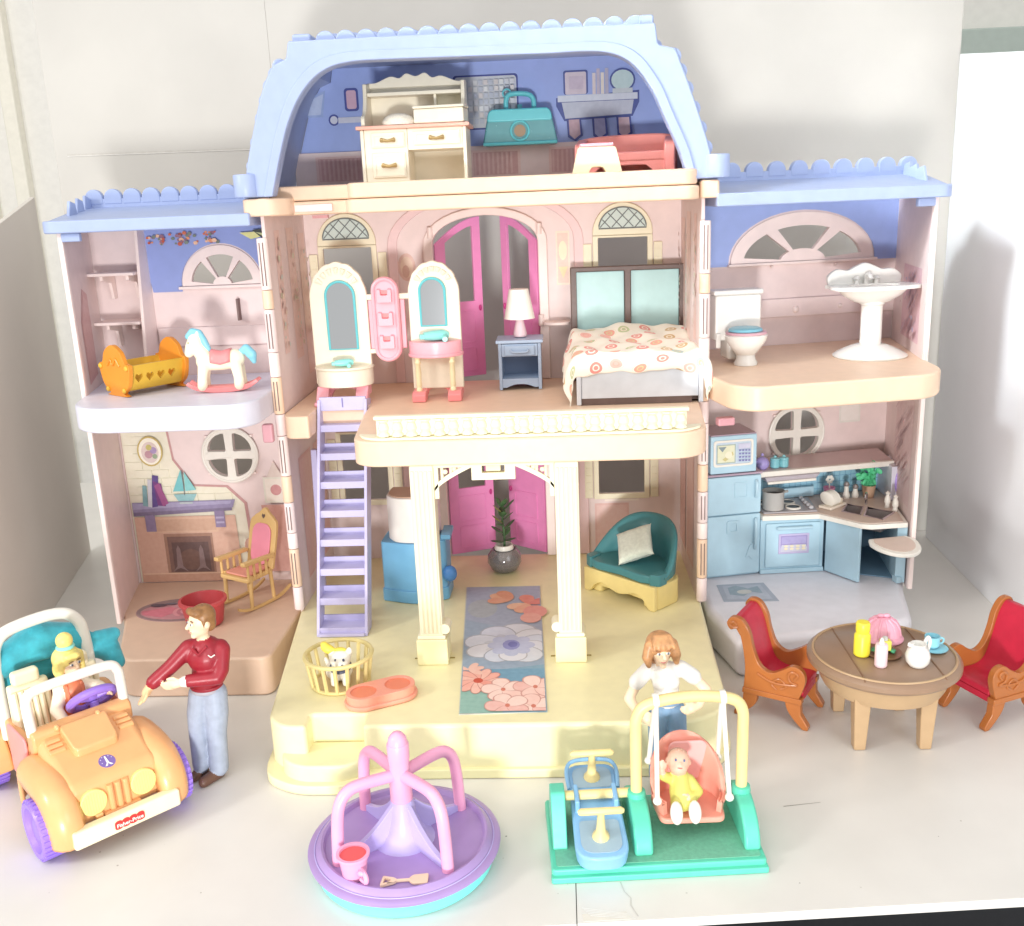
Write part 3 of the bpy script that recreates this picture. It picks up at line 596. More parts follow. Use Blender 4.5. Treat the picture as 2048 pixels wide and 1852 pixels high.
F += [(circ(-15.75, 17.1, 1.25, 24, 1.5), (196,176,110)), (circ(-15.75, 17.1, 1.1, 24, 1.34), (246,242,226)), (circ(-15.75, 17.0, .85, 20, 1.05), (222,206,200)), (circ(-15.9, 16.8, .4, 10), (190,150,160)), (circ(-15.4, 17.2, .35, 10), (170,150,190)), (circ(-15.8, 17.5, .3, 10), (200,190,120)), (circ(-15.3, 16.6, .25, 10), (150,170,140))]
F += [(rect(-5.0, 11.6, -2.6, 14.2), (226,222,208)), (rect(-4.8, 11.8, -2.8, 14.0), (236,226,214)), (circ(-3.8, 12.9, .55, 14), (206,150,150)), ([(-4.6,14.2),(-3.0,14.2),(-3.8,15.8)], (222,206,196)), (rect(-5.4, 4.5, -2.4, 11.4), (206,160,150)), (circ(-6.9, 7.2, .6, 14, .9), (216,176,160))]
decal('fireplace_print', F, lambda a, c, o: LW(a, 9.13-o, c), lwall, step=.006)
decal('wall_print', [([(1.6,30.5),(3.4,33.2),(5.0,32.6),(5.0,25.5),(1.6,25.0)], (214,168,168)), ([(1.9,30.2),(3.4,32.6),(4.7,32.0),(4.7,25.9),(1.9,25.4)], (220,178,176))], lambda a, c, o: LW(-16.6-a*.236+o, a, c), lw)
decal('wall_print', [(rect(2, 25.4, 9, 32), (226,190,196))]+[(([(a,c),(a+1.6,c-1.1),(a+1.7,c-.95),(a+.1,c+.15)]), (206,178,190)) for a, c in [(random.uniform(2.2,7), random.uniform(26.5,31.8)) for _ in range(22)]]+wallprint(2.4, 25.8, 8.6, 31.6, [(206,170,186), (186,176,200), (216,186,186)], 26), lambda a, c, o: (RW(19.8+a*.361-o, a, c)), rw_)
decal('wall_print', [(rect(1.5, 10.4, 8.5, 20.4), (232,206,206))]+[([(a,c),(a+2.2,c-1.5),(a+2.3,c-1.35),(a+.1,c+.15)], (212,184,186)) for a, c in [(random.uniform(1.7,6), random.uniform(12.2,20)) for _ in range(26)]], lambda a, c, o: (RW(19.8+a*.361-o, a, c)), rw_)
rfn = lambda a, c, o: RW(a, 13.28-o, c)
P = [([(18.6,18.0),(22.6,18.4),(22.2,19.6),(20.2,20.1),(18.9,19.3)], (226,226,216)), (rect(19.4, 16.0, 21.7, 18.6), (232,228,220)), (rect(19.6, 16.2, 21.5, 18.4), (240,234,228)), (circ(20.4, 19.0, .6, 12, .5), (206,216,206)), (circ(21.4, 19.2, .5, 12, .4), (216,220,200)), (rect(22.2, 18.9, 23.6, 19.4), (206,130,140))]
decal('wall_print', P, rfn, rwall)
for x, z, r in ((9.4, 27.9, .22), (14.2, 27.8, .36), (18.8, 27.9, .22), (5.5, 32.0, .14), (11.6, 32.0, .14), (18.2, 31.9, .14)):
    put('stud', M(RW).ell((x, 13.0, z), (r, .25, r), 12), PINKL, rwall)
put('floor_print_mat', M(RW).prism([(3.2, 4.6), (7.6, 4.0), (7.2, -.4), (2.4, .7)], FW1+.005, FW1+.03), mat('printed_mat', (168,176,190), .4), rbase)
decal('mat_print', [([(3.6,4.1),(7.1,3.6),(6.8,.1),(2.9,1.0)], (186,192,204)), ([(3.9,3.6),(4.8,3.9),(5.6,3.0),(6.7,3.3),(6.5,1.6),(5.6,2.2),(4.6,1.4),(3.5,2.0)], (150,168,180)), (circ(5.0, 2.3, .7, 12, .5), (206,206,200))], lambda a, c, o: RW(a, c, FW1+.03+o), rbase)
put('latch', M(RW).box(.9, -1.2, 20.2, 2.4, -.4, 20.9), mat('latch_pink', (220,160,170), .4), rwall, bevel=.15)
put('latch', M(LW).box(-1.4, -1.2, 20.0, -.5, -.5, 21.6), mat('latch_pink', (220,160,170), .4), lwall, bevel=.15)
# ---------------------------------------------------------------- attic furniture
CORAL = mat('coral_plastic', (238,146,136), .38); CORALL = mat('light_coral_plastic', (242,158,132), .35)
WFURN = mat('white_furniture_plastic', (238,230,208), .36); BRASS = mat('brass_paint', (176,148,96), .35, metal=.5)
TEALC = mat('teal_plastic', (96,196,204), .32); TEALT = mat('clear_teal_plastic', (120,190,196), .22, trans=.35)
PINKT = mat('toy_pink_plastic', (246,172,184), .32); PINKD = mat('toy_rose_plastic', (240,140,140), .34)
AQUA = mat('aqua_plastic', (140,222,214), .3); MIRROR = mat('mirror_foil', (206,210,214), .07, metal=1, var=.0, bump=-1)
def handle(t, x, y, z, w=.55):
    put('drawer_handle', M().tube([(x-w, y, z), (x-w*.5, y-.16, z-.05), (x, y-.2, z-.1), (x+w*.5, y-.16, z-.05), (x+w, y, z)], [.2, .13, .11, .13, .2], 8), BRASS, t)
t = thing('desk', 'white roll-top toy desk with coral top and brass drawer pulls in the attic', 'desk', (-5.5, 3.2, 41.02))
put('side_panel', M().box(-4.4, 0, 0, -4.1, 4.4, 4.2), WFURN, t, bevel=.08); put('side_panel', M().box(4.1, 0, 0, 4.4, 4.4, 4.2), WFURN, t, bevel=.08)
put('back_panel', M().box(-4.08, 4.0, 0, 4.08, 4.35, 4.2), WFURN, t)
put('pedestal', M().box(-4.09, .12, .02, -.5, 3.95, 4.2), WFURN, t, bevel=.05); put('apron', M().box(-.48, .12, 2.5, 4.09, 3.95, 4.2), WFURN, t, bevel=.05)
put('desk_top', M().box(-4.7, -.25, 4.2, 4.7, 4.5, 4.5), mat('coral_top', (240,176,156), .35), t, bevel=.08)
for x0, z0, x1, z1 in ((-3.5, 2.75, -.7, 3.95), (.0, 2.85, 3.9, 3.95), (-3.5, .35, -.7, 2.35)):
    d = put('drawer', M().box(x0, -.08, z0, x1, .14, z1), WFURN, t, bevel=.08)
    put('drawer_moulding', M().holed(rect(x0+.15, z0+.15, x1-.15, z1-.15), [rect(x0+.28, z0+.28, x1-.28, z1-.28)], -.14, -.06), WFURN, d)
    handle(d, (x0+x1)/2, -.12, (z0+z1)/2)
for x in (-4.3, 3.95):
    put('hutch_side', M().prism(spline([(.3, 4.5), (.35, 5.2), (1.3, 5.7), (2.0, 6.8), (2.2, 8.0)], 4)+[(4.3, 8.2), (4.3, 4.5)], x, x+.32, 'x'), WFURN, t, bevel=.06)
put('hutch_back', M().box(-3.97, 4.0, 4.5, 3.94, 4.3, 7.9), WFURN, t)
put('hutch_shelf', M().box(-3.97, 2.3, 7.0, 3.94, 3.98, 7.3), WFURN, t, bevel=.05); put('hutch_divider', M().box(1.6, 2.6, 5.6, 1.8, 3.98, 7.0), WFURN, t); put('pigeonhole', M().box(1.8, 2.6, 5.6, 3.94, 3.98, 5.8), WFURN, t)
put('crest', M().prism(spline([(-4.3, 7.8), (-4.25, 8.2), (-3.4, 8.25), (-2.2, 8.7), (-1.4, 8.55), (-.8, 8.9), (0, 8.65), (.8, 8.9), (1.4, 8.5), (2.2, 8.6), (3.4, 8.15), (4.2, 8.1), (4.27, 7.8)], 4), 3.9, 4.4, 'y'), WFURN, t, bevel=.08)
o = put('pad', M().lathe([(.01, .95), (.6, .9), (1.15, .65), (1.4, .3), (1.35, .02)], (-6.7, 3.95, 45.54), 28, 1, .7), mat('white_textured_pad', (240,232,214), .5, .05, scale=700, bump=.5), None)
tag(o, 'small white textured oval pad lying on the attic desk', 'pad')
t = thing('box', 'flat white closed box lying slanted on the right of the attic desk', 'box', (-3.2, 4.3, 45.54), -.1)
put('box_body', M().box(-2.1, -1.1, .02, 2.1, 1.1, 1.15), WFURN, t, bevel=.12); put('box_lid', M().box(-2.16, -1.16, 1.17, 2.16, 1.16, 1.4), WFURN, t, bevel=.1)
t = thing('carry_case', 'teal translucent carry case with loop handle hanging on the blue attic wall', 'case', (3.1, 11.6, 43.9))
put('case_body', M().prism(roundpoly([(-3.4, 0), (3.4, 0), (2.75, 3.0), (-2.75, 3.0)], [.4, .4, .8, .8]), -1.0, 1.0, 'y'), TEALT, t, bevel=.25, seg=3)
put('case_lid', M().prism(roundpoly([(-2.95, 2.0), (2.95, 2.0), (2.75, 3.1), (-2.75, 3.1)], [.3, .3, .6, .6]), -1.1, 1.1, 'y'), TEALC, t, bevel=.15)
put('case_rim', M().tube([(-3.3, -1.05, .15), (3.3, -1.05, .15)], .16, 8), TEALC, t)
put('latch_ring', M().tube([(p[0], -1.1, p[1]) for p in circ(0, 1.2, .8, 20)], .1, 8, closed=True), TEALC, t)
put('latch_disc', M().cyl((0, -1.12, 1.2), (0, -.95, 1.2), .52), mat('brown_sticker', (150,124,96), .4), t)
put('handle', M().tube(spline([(-1.2, 0, 3.0), (-1.15, 0, 4.0), (-.7, 0, 4.4), (.7, 0, 4.35), (1.25, 0, 3.9), (1.3, 0, 3.0)], 5), .22, 10), TEALC, t)
put('hook_ring', M().tube([(p[0]-1.1, .2, p[1]+4.5) for p in circ(0, 0, .36, 14)], .08, 6, closed=True), TEALC, t)
put('wall_hook', M().box(-.2, 1.05, 3.2, .2, 1.45, 3.6), TEALC, t)
t = thing('loveseat', 'small coral toy loveseat with curved back beside the attic wall', 'sofa', (12.0, 5.4, 41.02), -.12)
put('seat', M().box(-3.5, 0, .9, 3.6, 3.2, 1.7), CORAL, t, bevel=.2, seg=3)
put('backrest', M().prism(spline([(-4.3, 0), (-4.3, 2.3), (-3.6, 3.05), (0, 3.25), (3.6, 3.15), (4.3, 2.4), (4.4, 0)], 6), 3.1, 3.8, 'y'), CORAL, t, bevel=.2, seg=3)
for x in (-4.2, 3.3): put('armrest', M().prism(spline([(-.2, 0), (-.25, 2.0), (.3, 2.5), (2, 2.75), (3.15, 3.0)], 4)+[(3.15, 0)], x, x+.9, 'x'), CORAL, t, bevel=.2, seg=3)
put('skirt', M().prism([(-3.3, .05), (-2.6, .05), (-2.0, .6), (1.8, .6), (2.4, .05), (3.3, .05), (3.3, 1.0), (-3.3, 1.0)], .1, .4, 'y'), CORAL, t, bevel=.05)
t = thing('stool', 'cream tapered footstool with pink seat in front of the coral loveseat', 'stool', (9.5, 1.9, 41.02))
put('stool_body', M().prism(roundpoly([(-2.0, 0), (-.7, 0), (-.45, .45), (.45, .45), (.7, 0), (2.0, 0), (1.5, 2.0), (-1.5, 2.0)], [.1, 0, .2, .2, 0, .1, .2, .2]), -.9, 1.0, 'y'), mat('cream_stool', (244,226,186), .38), t, bevel=.1)
put('cushion', M().box(-1.35, -.8, 2.02, 1.35, .9, 2.3), PINKT, t, bevel=.12, seg=3)

# ---------------------------------------------------------------- bedroom
t = thing('vanity', 'white and pink folding toy vanity with two arched mirrors and a pink hook panel', 'vanity', (-9.1, 4.4, F2+.02))
def arch(x0, x1, z0, z1):
    cx, r = (x0+x1)/2, (x1-x0)/2; zs = z1-r*1.25
    pts = [(x0, z0), (x1, z0), (x1, zs)]
    for i in range(41):
        a = math.radians(180*i/40); k = 1+.035*abs(math.sin(a*7))*(1 if 35 < 180*i/40 < 145 else .2)
        pts.append((cx+r*math.cos(a)*min(k, 1.02), zs+r*1.25*math.sin(a)*k))
    return pts+[(x0, zs)]
def mirror_board(x0, x1, z0, z1, mx0, mx1, mz0, mz1):
    bd = put('mirror_board', M().prism(arch(x0, x1, z0, z1), 0, .6, 'y'), WFURN, t, bevel=.14, seg=3)
    cx, r = (mx0+mx1)/2, (mx1-mx0)/2
    o = [(mx0, mz0), (mx1, mz0), (mx1, mz1-r)]+arc(cx, mz1-r, r, 0, 180, 16)[1:-1]+[(mx0, mz1-r)]
    put('mirror', M(lambda x, y, z: (x, y-.14*(z-mz0)/(mz1-mz0)-.02, z)).prism(o, -.08, .02, 'y'), MIRROR, bd)
    put('mirror_rim', M().tube([(p[0], -.08-.14*(p[1]-mz0)/(mz1-mz0), p[1]) for p in o], .12, 8, closed=True), TEALC, bd); put('mirror_back', M(lambda x, y, z: (x, y if y > 0 else y-.13*(z-mz0)/(mz1-mz0), z)).prism(o, -.01, .05, 'y'), WFURN, bd)
    for k in range(7):
        a = math.radians(40+k*100/6); rr = (x1-x0)/2-.25; zc = z1-(x1-x0)/2*1.25
        put('shell_rib', M().cyl(((x0+x1)/2+rr*.74*math.cos(a), -.05, zc+rr*1.0*math.sin(a)), ((x0+x1)/2+rr*math.cos(a)*.98, -.05, zc+rr*1.2*math.sin(a)), .12, .26, 8), WFURN, bd)
mirror_board(-6.6, -1.5, 1.6, 12.2, -5.1, -2.6, 4.7, 10.6)
mirror_board(2.1, 6.6, .9, 12.0, 3.15, 5.35, 6.5, 10.6)
pp = put('hook_panel', M().prism(rrect(-1.05, 3.5, 1.35, 10.9, 1.18, 8), -.5, .1, 'y'), PINKT, t, bevel=.12, seg=3)
put('panel_rim', M().tube([(p[0], -.52, p[1]) for p in rrect(-.85, 3.7, 1.15, 10.7, 1.0, 8)], .16, 8, closed=True), PINKT, pp)
for z in (4.7, 6.7, 8.7):
    put('hook', M().prism(roundpoly([(-.5, 0), (.8, 0), (.8, 1.15), (.45, 1.15), (.45, .65), (-.15, .65), (-.15, 1.15), (-.5, 1.15)], .12), -.95, -.45, 'y').__class__(lambda x, y, zz, z=z: (x, y, zz+z)).prism(roundpoly([(-.5, 0), (.8, 0), (.8, 1.15), (.45, 1.15), (.45, .65), (-.15, .65), (-.15, 1.15), (-.5, 1.15)], .12), -.95, -.45, 'y'), PINKT, pp, bevel=.06)
    put('hook_recess', M().box(-.35, -.58, z+.7, .65, -.48, z+1.05), PINKD, pp)
for x0, x1, z0, z1, m in ((-1.6, -.9, 8.9, 9.4, WFURN), (-1.6, -.9, 4.2, 4.6, WFURN), (1.3, 2.2, 8.9, 9.4, WFURN), (-1.45, -1.0, 4.6, 8.9, PINKT), (1.35, 1.75, 4.6, 8.9, PINKT)):
    put('hinge_bar', M().box(x0, .05, z0, x1, .5, z1), m, t, bevel=.08)
seat = [(-6.5, .3)]+arc(-4.0, .2, 2.5, 180, 360, 18, 2.0)+[(-1.5, .3)]
put('seat_drum', M().prism(seat, 1.5, 3.0, 'z'), WFURN, t, bevel=.1); put('seat_lid', M().prism([(-6.65, .3)]+arc(-4.0, .2, 2.65, 180, 360, 18, 2.15)+[(-1.35, .3)], 3.0, 3.25), WFURN, t, bevel=.1)
for x in (-5.9, -2.4): put('foot', M().prism([(-2.3, 0), (-1.0, 0), (-.2, .55), (.9, .55), (.9, 1.5), (-.6, 1.5), (-1.5, .45), (-2.3, .35)], x-.55, x+.55, 'x'), PINKT, t, bevel=.1)
put('foot_arch', M().prism([(-5.5, .3), (-5.0, 1.1), (-4.0, 1.25), (-3.2, 1.1), (-2.8, .3), (-2.2, .3), (-2.2, 1.55), (-6.0, 1.55), (-6.0, .3)], -.2, .8, 'y'), PINKT, t, bevel=.06)
tb = [(2.0, .4)]+arc(4.25, .3, 2.35, 180, 360, 18, 1.9)+[(6.5, .4)]
put('vanity_table', M().prism(tb, 4.0, 5.2), PINKT, t, bevel=.14, seg=3); put('vanity_rim', M().prism([(1.9, .4)]+arc(4.25, .3, 2.46, 180, 360, 18, 2.0)+[(6.6, .4)], 3.85, 4.15), PINKT, t, bevel=.08)
leg = [(.26, 0), (.26, .25), (.2, .35), (.26, .5), (.22, .9), (.26, 1.6), (.2, 2.3), (.28, 2.5), (.2, 2.75), (.28, 2.95)]
for x in (2.75, 5.75): put('leg', M().lathe(leg, (x, -1.0, .9), 12), mat('cream_leg', (246,230,184), .38), t)
for x in (2.75, 5.9): put('foot', M().prism([(-1.7, 0), (-.6, 0), (.2, .3), (.9, .3), (.9, .95), (-1.4, .9), (-1.7, .6)], x-.6, x+.6, 'x'), PINKD, t, bevel=.1)
put('foot_arch', M().prism([(3.2, .2), (3.5, .8), (4.3, 1.0), (5.0, .8), (5.4, .2), (6.0, .2), (6.0, 1.3), (2.6, 1.3), (2.6, .2)], .2, .9, 'y'), PINKD, t, bevel=.05)
put('spindle_back', M().box(2.6, .25, 1.2, 6.1, .55, 1.6), WFURN, t, bevel=.05)
for k in range(5): put('spindle', M().cyl((3.0+k*.62, .4, 1.5), (3.0+k*.62, .4, 4.0), .13, n=8), WFURN, t)
def dryer(name, label, loc, rz, s=1):
    t = thing(name, label, 'hairdryer', loc, rz)
    put('barrel', M().tube([(-.9*s, 0, .42*s), (-.2*s, 0, .42*s), (.6*s, 0, .42*s), (1.0*s, 0, .42*s)], [.3*s, .38*s, .4*s, .22*s], 14), AQUA, t)
    put('handle', M().tube([(.5*s, .1, .35*s), (.55*s, -.7*s, .24*s), (.45*s, -1.1*s, .22*s)], [.24*s, .2*s, .2*s], 10), AQUA, t)
    put('nozzle', M().box(-1.25*s, -.3*s, .22*s, -.85*s, .3*s, .58*s), AQUA, t, bevel=.06)
dryer('hairdryer', 'small aqua hairdryer on the white vanity seat', (-12.9, 3.4, F2+3.3), .25, .85)
dryer('hairdryer', 'aqua hairdryer standing on the pink vanity table by the narrow mirror', (-4.7, 3.8, F2+5.24), .35, 1.15)

NBLUE = mat('grey_blue_plastic', (168,188,214), .4)
t = thing('nightstand', 'grey-blue toy nightstand with one drawer and open shelf', 'nightstand', (2.45, 7.0, F2+.02))
for x in (-1.95, 1.65): put('side_panel', M().box(x, .1, .02, x+.3, 3.5, 4.3), NBLUE, t, bevel=.06)
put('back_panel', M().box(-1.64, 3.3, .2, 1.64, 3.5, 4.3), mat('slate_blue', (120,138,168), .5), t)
put('table_top', M().box(-2.15, -.1, 4.3, 2.15, 3.6, 4.6), NBLUE, t, bevel=.08)
d = put('drawer', M().box(-1.64, .05, 3.1, 1.64, 3.2, 4.25), NBLUE, t, bevel=.06); put('drawer_front', M().box(-1.35, -.08, 3.2, 1.35, .06, 4.1), NBLUE, d, bevel=.05)
put('drawer_pull', M().tube(spline([(-.75, -.1, 3.75), (-.6, -.28, 3.55), (.6, -.28, 3.55), (.75, -.1, 3.75)], 4), .09, 8), NBLUE, d)
put('shelf', M().box(-1.64, .1, .85, 1.64, 3.3, 1.05), NBLUE, t)
put('apron', M().prism([(-1.64, .25)]+spline([(-1.3, .25), (-.6, .5), (0, .55), (.6, .5), (1.3, .25)], 4)+[(1.64, .25), (1.64, .9), (-1.64, .9)], .12, .35, 'y'), NBLUE, t)
t = thing('table_lamp', 'white table lamp with pale pink base on the nightstand', 'lamp', (2.5, 8.9, F2+4.64))
put('lamp_base', M().lathe([(.4, 0), (.6, .08), (.62, .35), (.5, .9), (.36, 1.5), (.3, 1.8), (.12, 1.85), (.1, 2.6)], (0,0,0), 20), mat('pale_pink_base', (240,208,214), .3), t)
put('lamp_shade', M().lathe([(1.38, 1.75), (.86, 4.35)], (0,0,0), 32), mat('white_shade', (252,248,240), .45), t, solid=.08)

WALNUT = mat('dark_walnut_plastic', (92,72,66), .4, .06); SILVER = mat('brushed_silver', (220,226,234), .3, metal=.3, scale=40, var=.05)
t = thing('bed', 'toy double bed with dark brown headboard of two teal panels and silver footboard', 'bed', (12.55, -.6, F2+.02))
hb = put('headboard', M().holed(rect(-5.3, .02, 5.3, 10.6), [rect(-4.75, 4.0, -.3, 10.15), rect(.3, 4.0, 4.75, 10.15)], 11.4, 12.2), WALNUT, t, bevel=.1)
for x0, x1 in ((-4.75, -.3), (.3, 4.75)): put('headboard_panel', M().box(x0+.02, 11.75, 4.02, x1-.02, 12.0, 10.13), mat('pale_teal_panel', (168,206,206), .35), hb, bevel=.04)
put('mattress', M().box(-4.9, .35, 1.3, 4.9, 11.3, 3.7), mat('mattress_white', (240,236,226), .6), t, bevel=.5, seg=3)
put('bed_base', M().box(-5.0, .3, .15, 5.0, 11.38, 1.3), WALNUT, t, bevel=.06)
fb = put('footboard', M().box(-4.75, -.15, .55, 4.95, .2, 2.95), SILVER, t, bevel=.05)
put('foot_strip', M().box(-4.75, -.12, .02, 4.4, .18, .54), WALNUT, fb)
for x in (-5.15, 4.96): put('bed_post', M().box(x, -.3, .02, x+.38, .3, 3.1), SILVER, t, bevel=.08)
# quilt: a draped sheet with printed dots
def quilt_mat():
    m = bpy.data.materials.new('dotted_quilt'); m.use_nodes = True; nt = m.node_tree; b = nt.nodes['Principled BSDF']; L = nt.links.new
    at = nt.nodes.new('ShaderNodeUVMap'); v = nt.nodes.new('ShaderNodeTexVoronoi'); v.inputs['Scale'].default_value = 1; v.inputs['Randomness'].default_value = .62; v.voronoi_dimensions = '2D'
    L(at.outputs[0], v.inputs['Vector'])
    n = nt.nodes.new('ShaderNodeTexWhiteNoise'); n.noise_dimensions = '3D'; L(v.outputs['Color'], n.inputs['Vector'])
    def ramp(src, els, interp='CONSTANT'):
        r = nt.nodes.new('ShaderNodeValToRGB'); r.color_ramp.interpolation = interp; e = r.color_ramp.elements
        e[0].position, e[0].color = els[0][0], (*lin(els[0][1]), 1); e[1].position, e[1].color = els[1][0], (*lin(els[1][1]), 1)
        for p, c in els[2:]: x = e.new(p); x.color = (*lin(c), 1)
        L(src, r.inputs[0]); return r
    col = ramp(n.outputs['Value'], [(0, (232,150,140)), (.2, (196,204,158)), (.38, (246,190,180)), (.55, (214,182,132)), (.68, (184,204,198)), (.82, (238,170,152))])
    col2 = ramp(n.outputs['Value'], [(0, (250,236,222)), (.3, (242,180,164)), (.5, (250,240,222)), (.75, (222,210,160))])
    g = (250,244,230)
    m1 = ramp(v.outputs['Distance'], [(0, (255,255,255)), (.28, (0,0,0))]); m1.color_ramp.elements[1].color = (0,0,0,1)
    m2 = ramp(v.outputs['Distance'], [(0, (0,0,0)), (.1, (255,255,255)), (.16, (0,0,0)), (.345, (255,255,255)), (.355, (0,0,0))])
    a = nt.nodes.new('ShaderNodeMix'); a.data_type = 'RGBA'; a.inputs[6].default_value = (*lin(g), 1); L(m1.outputs[0], a.inputs[0]); L(col.outputs[0], a.inputs[7])
    c = nt.nodes.new('ShaderNodeMix'); c.data_type = 'RGBA'; L(m2.outputs[0], c.inputs[0]); L(a.outputs[2], c.inputs[6]); L(col2.outputs[0], c.inputs[7])
    L(c.outputs[2], b.inputs['Base Color']); b.inputs['Roughness'].default_value = .85; b.inputs['Sheen Weight'].default_value = .2
    wv = nt.nodes.new('ShaderNodeTexNoise'); wv.inputs['Scale'].default_value = 900; bp = nt.nodes.new('ShaderNodeBump'); bp.inputs['Strength'].default_value = .25; bp.inputs['Distance'].default_value = .0004
    tc = nt.nodes.new('ShaderNodeTexCoord'); L(tc.outputs['Object'], wv.inputs['Vector']); L(wv.outputs['Fac'], bp.inputs['Height']); L(bp.outputs[0], b.inputs['Normal'])
    return m
nx, ny = 56, 46; rows = []; uvs = []
for j in range(ny+1):
    r = []
    for i in range(nx+1):
        u, v = -8.3+16.2*i/nx, -2.2+13.2*j/ny            # cloth coordinates over the bed
        hw = 5.05; zt = 4.35+.9*max(0, (v-6.5)/4.5)**1.5*(1-.3*abs(u)/6)+.13*math.sin(u*1.3+v*.8)+.1*math.sin(v*1.9-u*.7)+.07*math.sin(u*2.9+v*.4)
        x, z, y = u, zt, v
        if abs(u) > hw:
            d = abs(u)-hw; x = math.copysign(hw+.12+.42*math.sin(min(d, 1.2))+.28*math.sin(v*1.6+1)*min(1, d/1.5)+.12*d, u); z = zt-d*.97
        if v < .1:
            d = .1-v; y = -.05-.25*math.sin(min(d, 1))-.08*math.sin(u*1.1)*min(1, d); z = z-d*.72
        r.append((12.55+x, -.55+y, F2+z)); uvs.append((u/1.85+.3, v/1.85))
    rows.append(r)
q = put('quilt', M().sheet(rows), None, None, solid=.16, sharp=180, fix=False); q.data.materials.append(quilt_mat())
uvl = q.data.uv_layers.new(name='UVMap')
for l in q.data.loops: uvl.data[l.index].uv = uvs[l.vertex_index]
q.modifiers.new('sub', 'SUBSURF').render_levels = 1
tag(q, 'cream quilt printed with coral and green dots draped over the toy bed', 'quilt')
for x0, x1, y0 in ((4.6, 7.2, 11.0), (-17.7, -15.0, 11.2)):
    put('wall_ledge', M().prism(roundpoly([(x0, 12.98), (x0, y0+.6), (x0+.8, y0), (x1-.6, y0), (x1, y0+.6), (x1, 12.98)], [0, .4, .4, .4, .4, 0]), 27.6, 27.9), PINKL, mw, bevel=.08)

# ---------------------------------------------------------------- nursery in the wing
ORNG = mat('orange_cradle_plastic', (230,142,38), .35); YELO = mat('golden_cradle_plastic', (220,174,50), .35)
t = thing('cradle', 'orange and golden toy cradle with heart cut-outs in the upper left room', 'cradle', (-29.9, 1.35, FW2+.02), math.radians(-36))
def crad_end(y0, y1, m):
    pts = spline([(-1.0, .25), (-1.9, 1.0), (-2.3, 2.6), (-1.7, 2.9), (-1.2, 3.8), (0, 4.35), (1.2, 3.8), (1.7, 2.9), (2.3, 2.6), (1.9, 1.0), (1.0, .25)], 5)+spline([(1.6, .05), (.8, -.0), (0, 0.0), (-.8, .0), (-1.6, .05)], 3)
    return put('cradle_end', M().prism(pts, y0, y1, 'y'), m, t, bevel=.12, seg=3)
e1 = crad_end(-2.8, -2.4, ORNG); e2 = crad_end(2.6, 3.0, ORNG)
for x, z in ((-2.0, 2.5), (2.0, 2.5), (-1.25, .55), (1.25, .55)): put('peg', M().ell((x, -2.85, z), (.24, .16, .24), 12), YELO, e1)
put('scroll', M().tube(spline([(-.9, -2.82, 2.6), (-.3, -2.85, 3.1), (0, -2.85, 2.7), (.5, -2.85, 3.2), (1.0, -2.82, 2.6)], 5), .1, 6), ORNG, e1)
for s in (-1, 1):
    fx = lambda x, y, z, s=s: (s*(1.25+z*.3)+x, y, z)
    hearts = []
    for k in range(4):
        c = -1.6+k*1.05; hearts.append([(c, 1.1), (c+.36, 1.55), (c+.3, 1.85), (c+.1, 1.85), (c, 1.7), (c-.1, 1.85), (c-.3, 1.85), (c-.36, 1.55)])
    put('cradle_side', M(lambda x, y, z, s=s: (s*(1.05+z*.32)+x, y, z)).holed(rect(-2.4, .55, 2.6, 2.65), hearts, -.14, .14, 'x'), YELO, t)
put('cradle_floor', M().box(-1.2, -2.4, .45, 1.2, 2.6, .7), YELO, t)
HWHITE = mat('horse_ivory_plastic', (250,242,212), .33); HBLUE = mat('horse_blue_plastic', (132,204,224), .35); ROSE = mat('rose_plastic', (240,140,140), .34)
t = thing('rocking_horse', 'ivory toy rocking horse with blue mane and tail on pink rockers', 'rocking horse', (-22.6, 0, FW2+.02), .1)
B_ = Blob()
B_.path(HWHITE, [(-1.3, 0, 2.6), (0, 0, 2.5), (1.2, 0, 2.75)], [.8, .72, .82]).path(HWHITE, [(-1.3, 0, 2.9), (-1.8, 0, 3.8), (-1.95, 0, 4.3)], [.72, .6, .6])
B_.path(HWHITE, [(-1.95, 0, 4.45), (-2.35, 0, 3.9), (-2.6, 0, 3.35)], [.62, .5, .38]).ell(HWHITE, (-1.65, .3, 5.0), (.14, .12, .3)).ell(HWHITE, (-1.65, -.3, 5.0), (.14, .12, .3))
for s in (-.5, .5): B_.path(HWHITE, [(-1.4, s, 2.3), (-1.6, s*1.1, 1.2), (-1.65, s*1.15, .55)], [.48, .4, .44]).path(HWHITE, [(1.3, s, 2.3), (1.45, s*1.1, 1.2), (1.45, s*1.15, .55)], [.5, .42, .46])
hb_ = B_.build('horse_body', t, .09, 5)
B_ = Blob(); B_.path(HBLUE, [(-2.5, 0, 4.75), (-2.1, 0, 5.15), (-1.6, 0, 5.0), (-1.25, 0, 4.3), (-.95, 0, 3.6)], [.28, .32, .34, .34, .26]); B_.build('mane', hb_, .09, 3)
B_ = Blob(); B_.path(HBLUE, [(1.75, 0, 3.3), (2.2, 0, 3.5), (2.6, 0, 3.0), (2.75, 0, 2.4)], [.26, .42, .45, .22]); B_.build('tail', hb_, .09, 3)
put('saddle', M().sheet([[(-.75+.42*i, .86*math.sin(a), 2.52+.86*math.cos(a)+.1*abs(i-2)) for i in range(5)] for a in [math.radians(-100+200*k/12) for k in range(13)]]), ROSE, t, solid=.14)
for s in (-.62, .62): put('rocker', M().prism(spline([(-3.0, .75), (-2.2, .25), (-1, .03), (0, 0), (1, .03), (2.2, .25), (3.1, .8)], 4)+spline([(2.9, 1.0), (2.0, .6), (0, .42), (-2, .55), (-2.8, 1.0)], 4), s-.18, s+.18, 'y'), ROSE, t, bevel=.06)
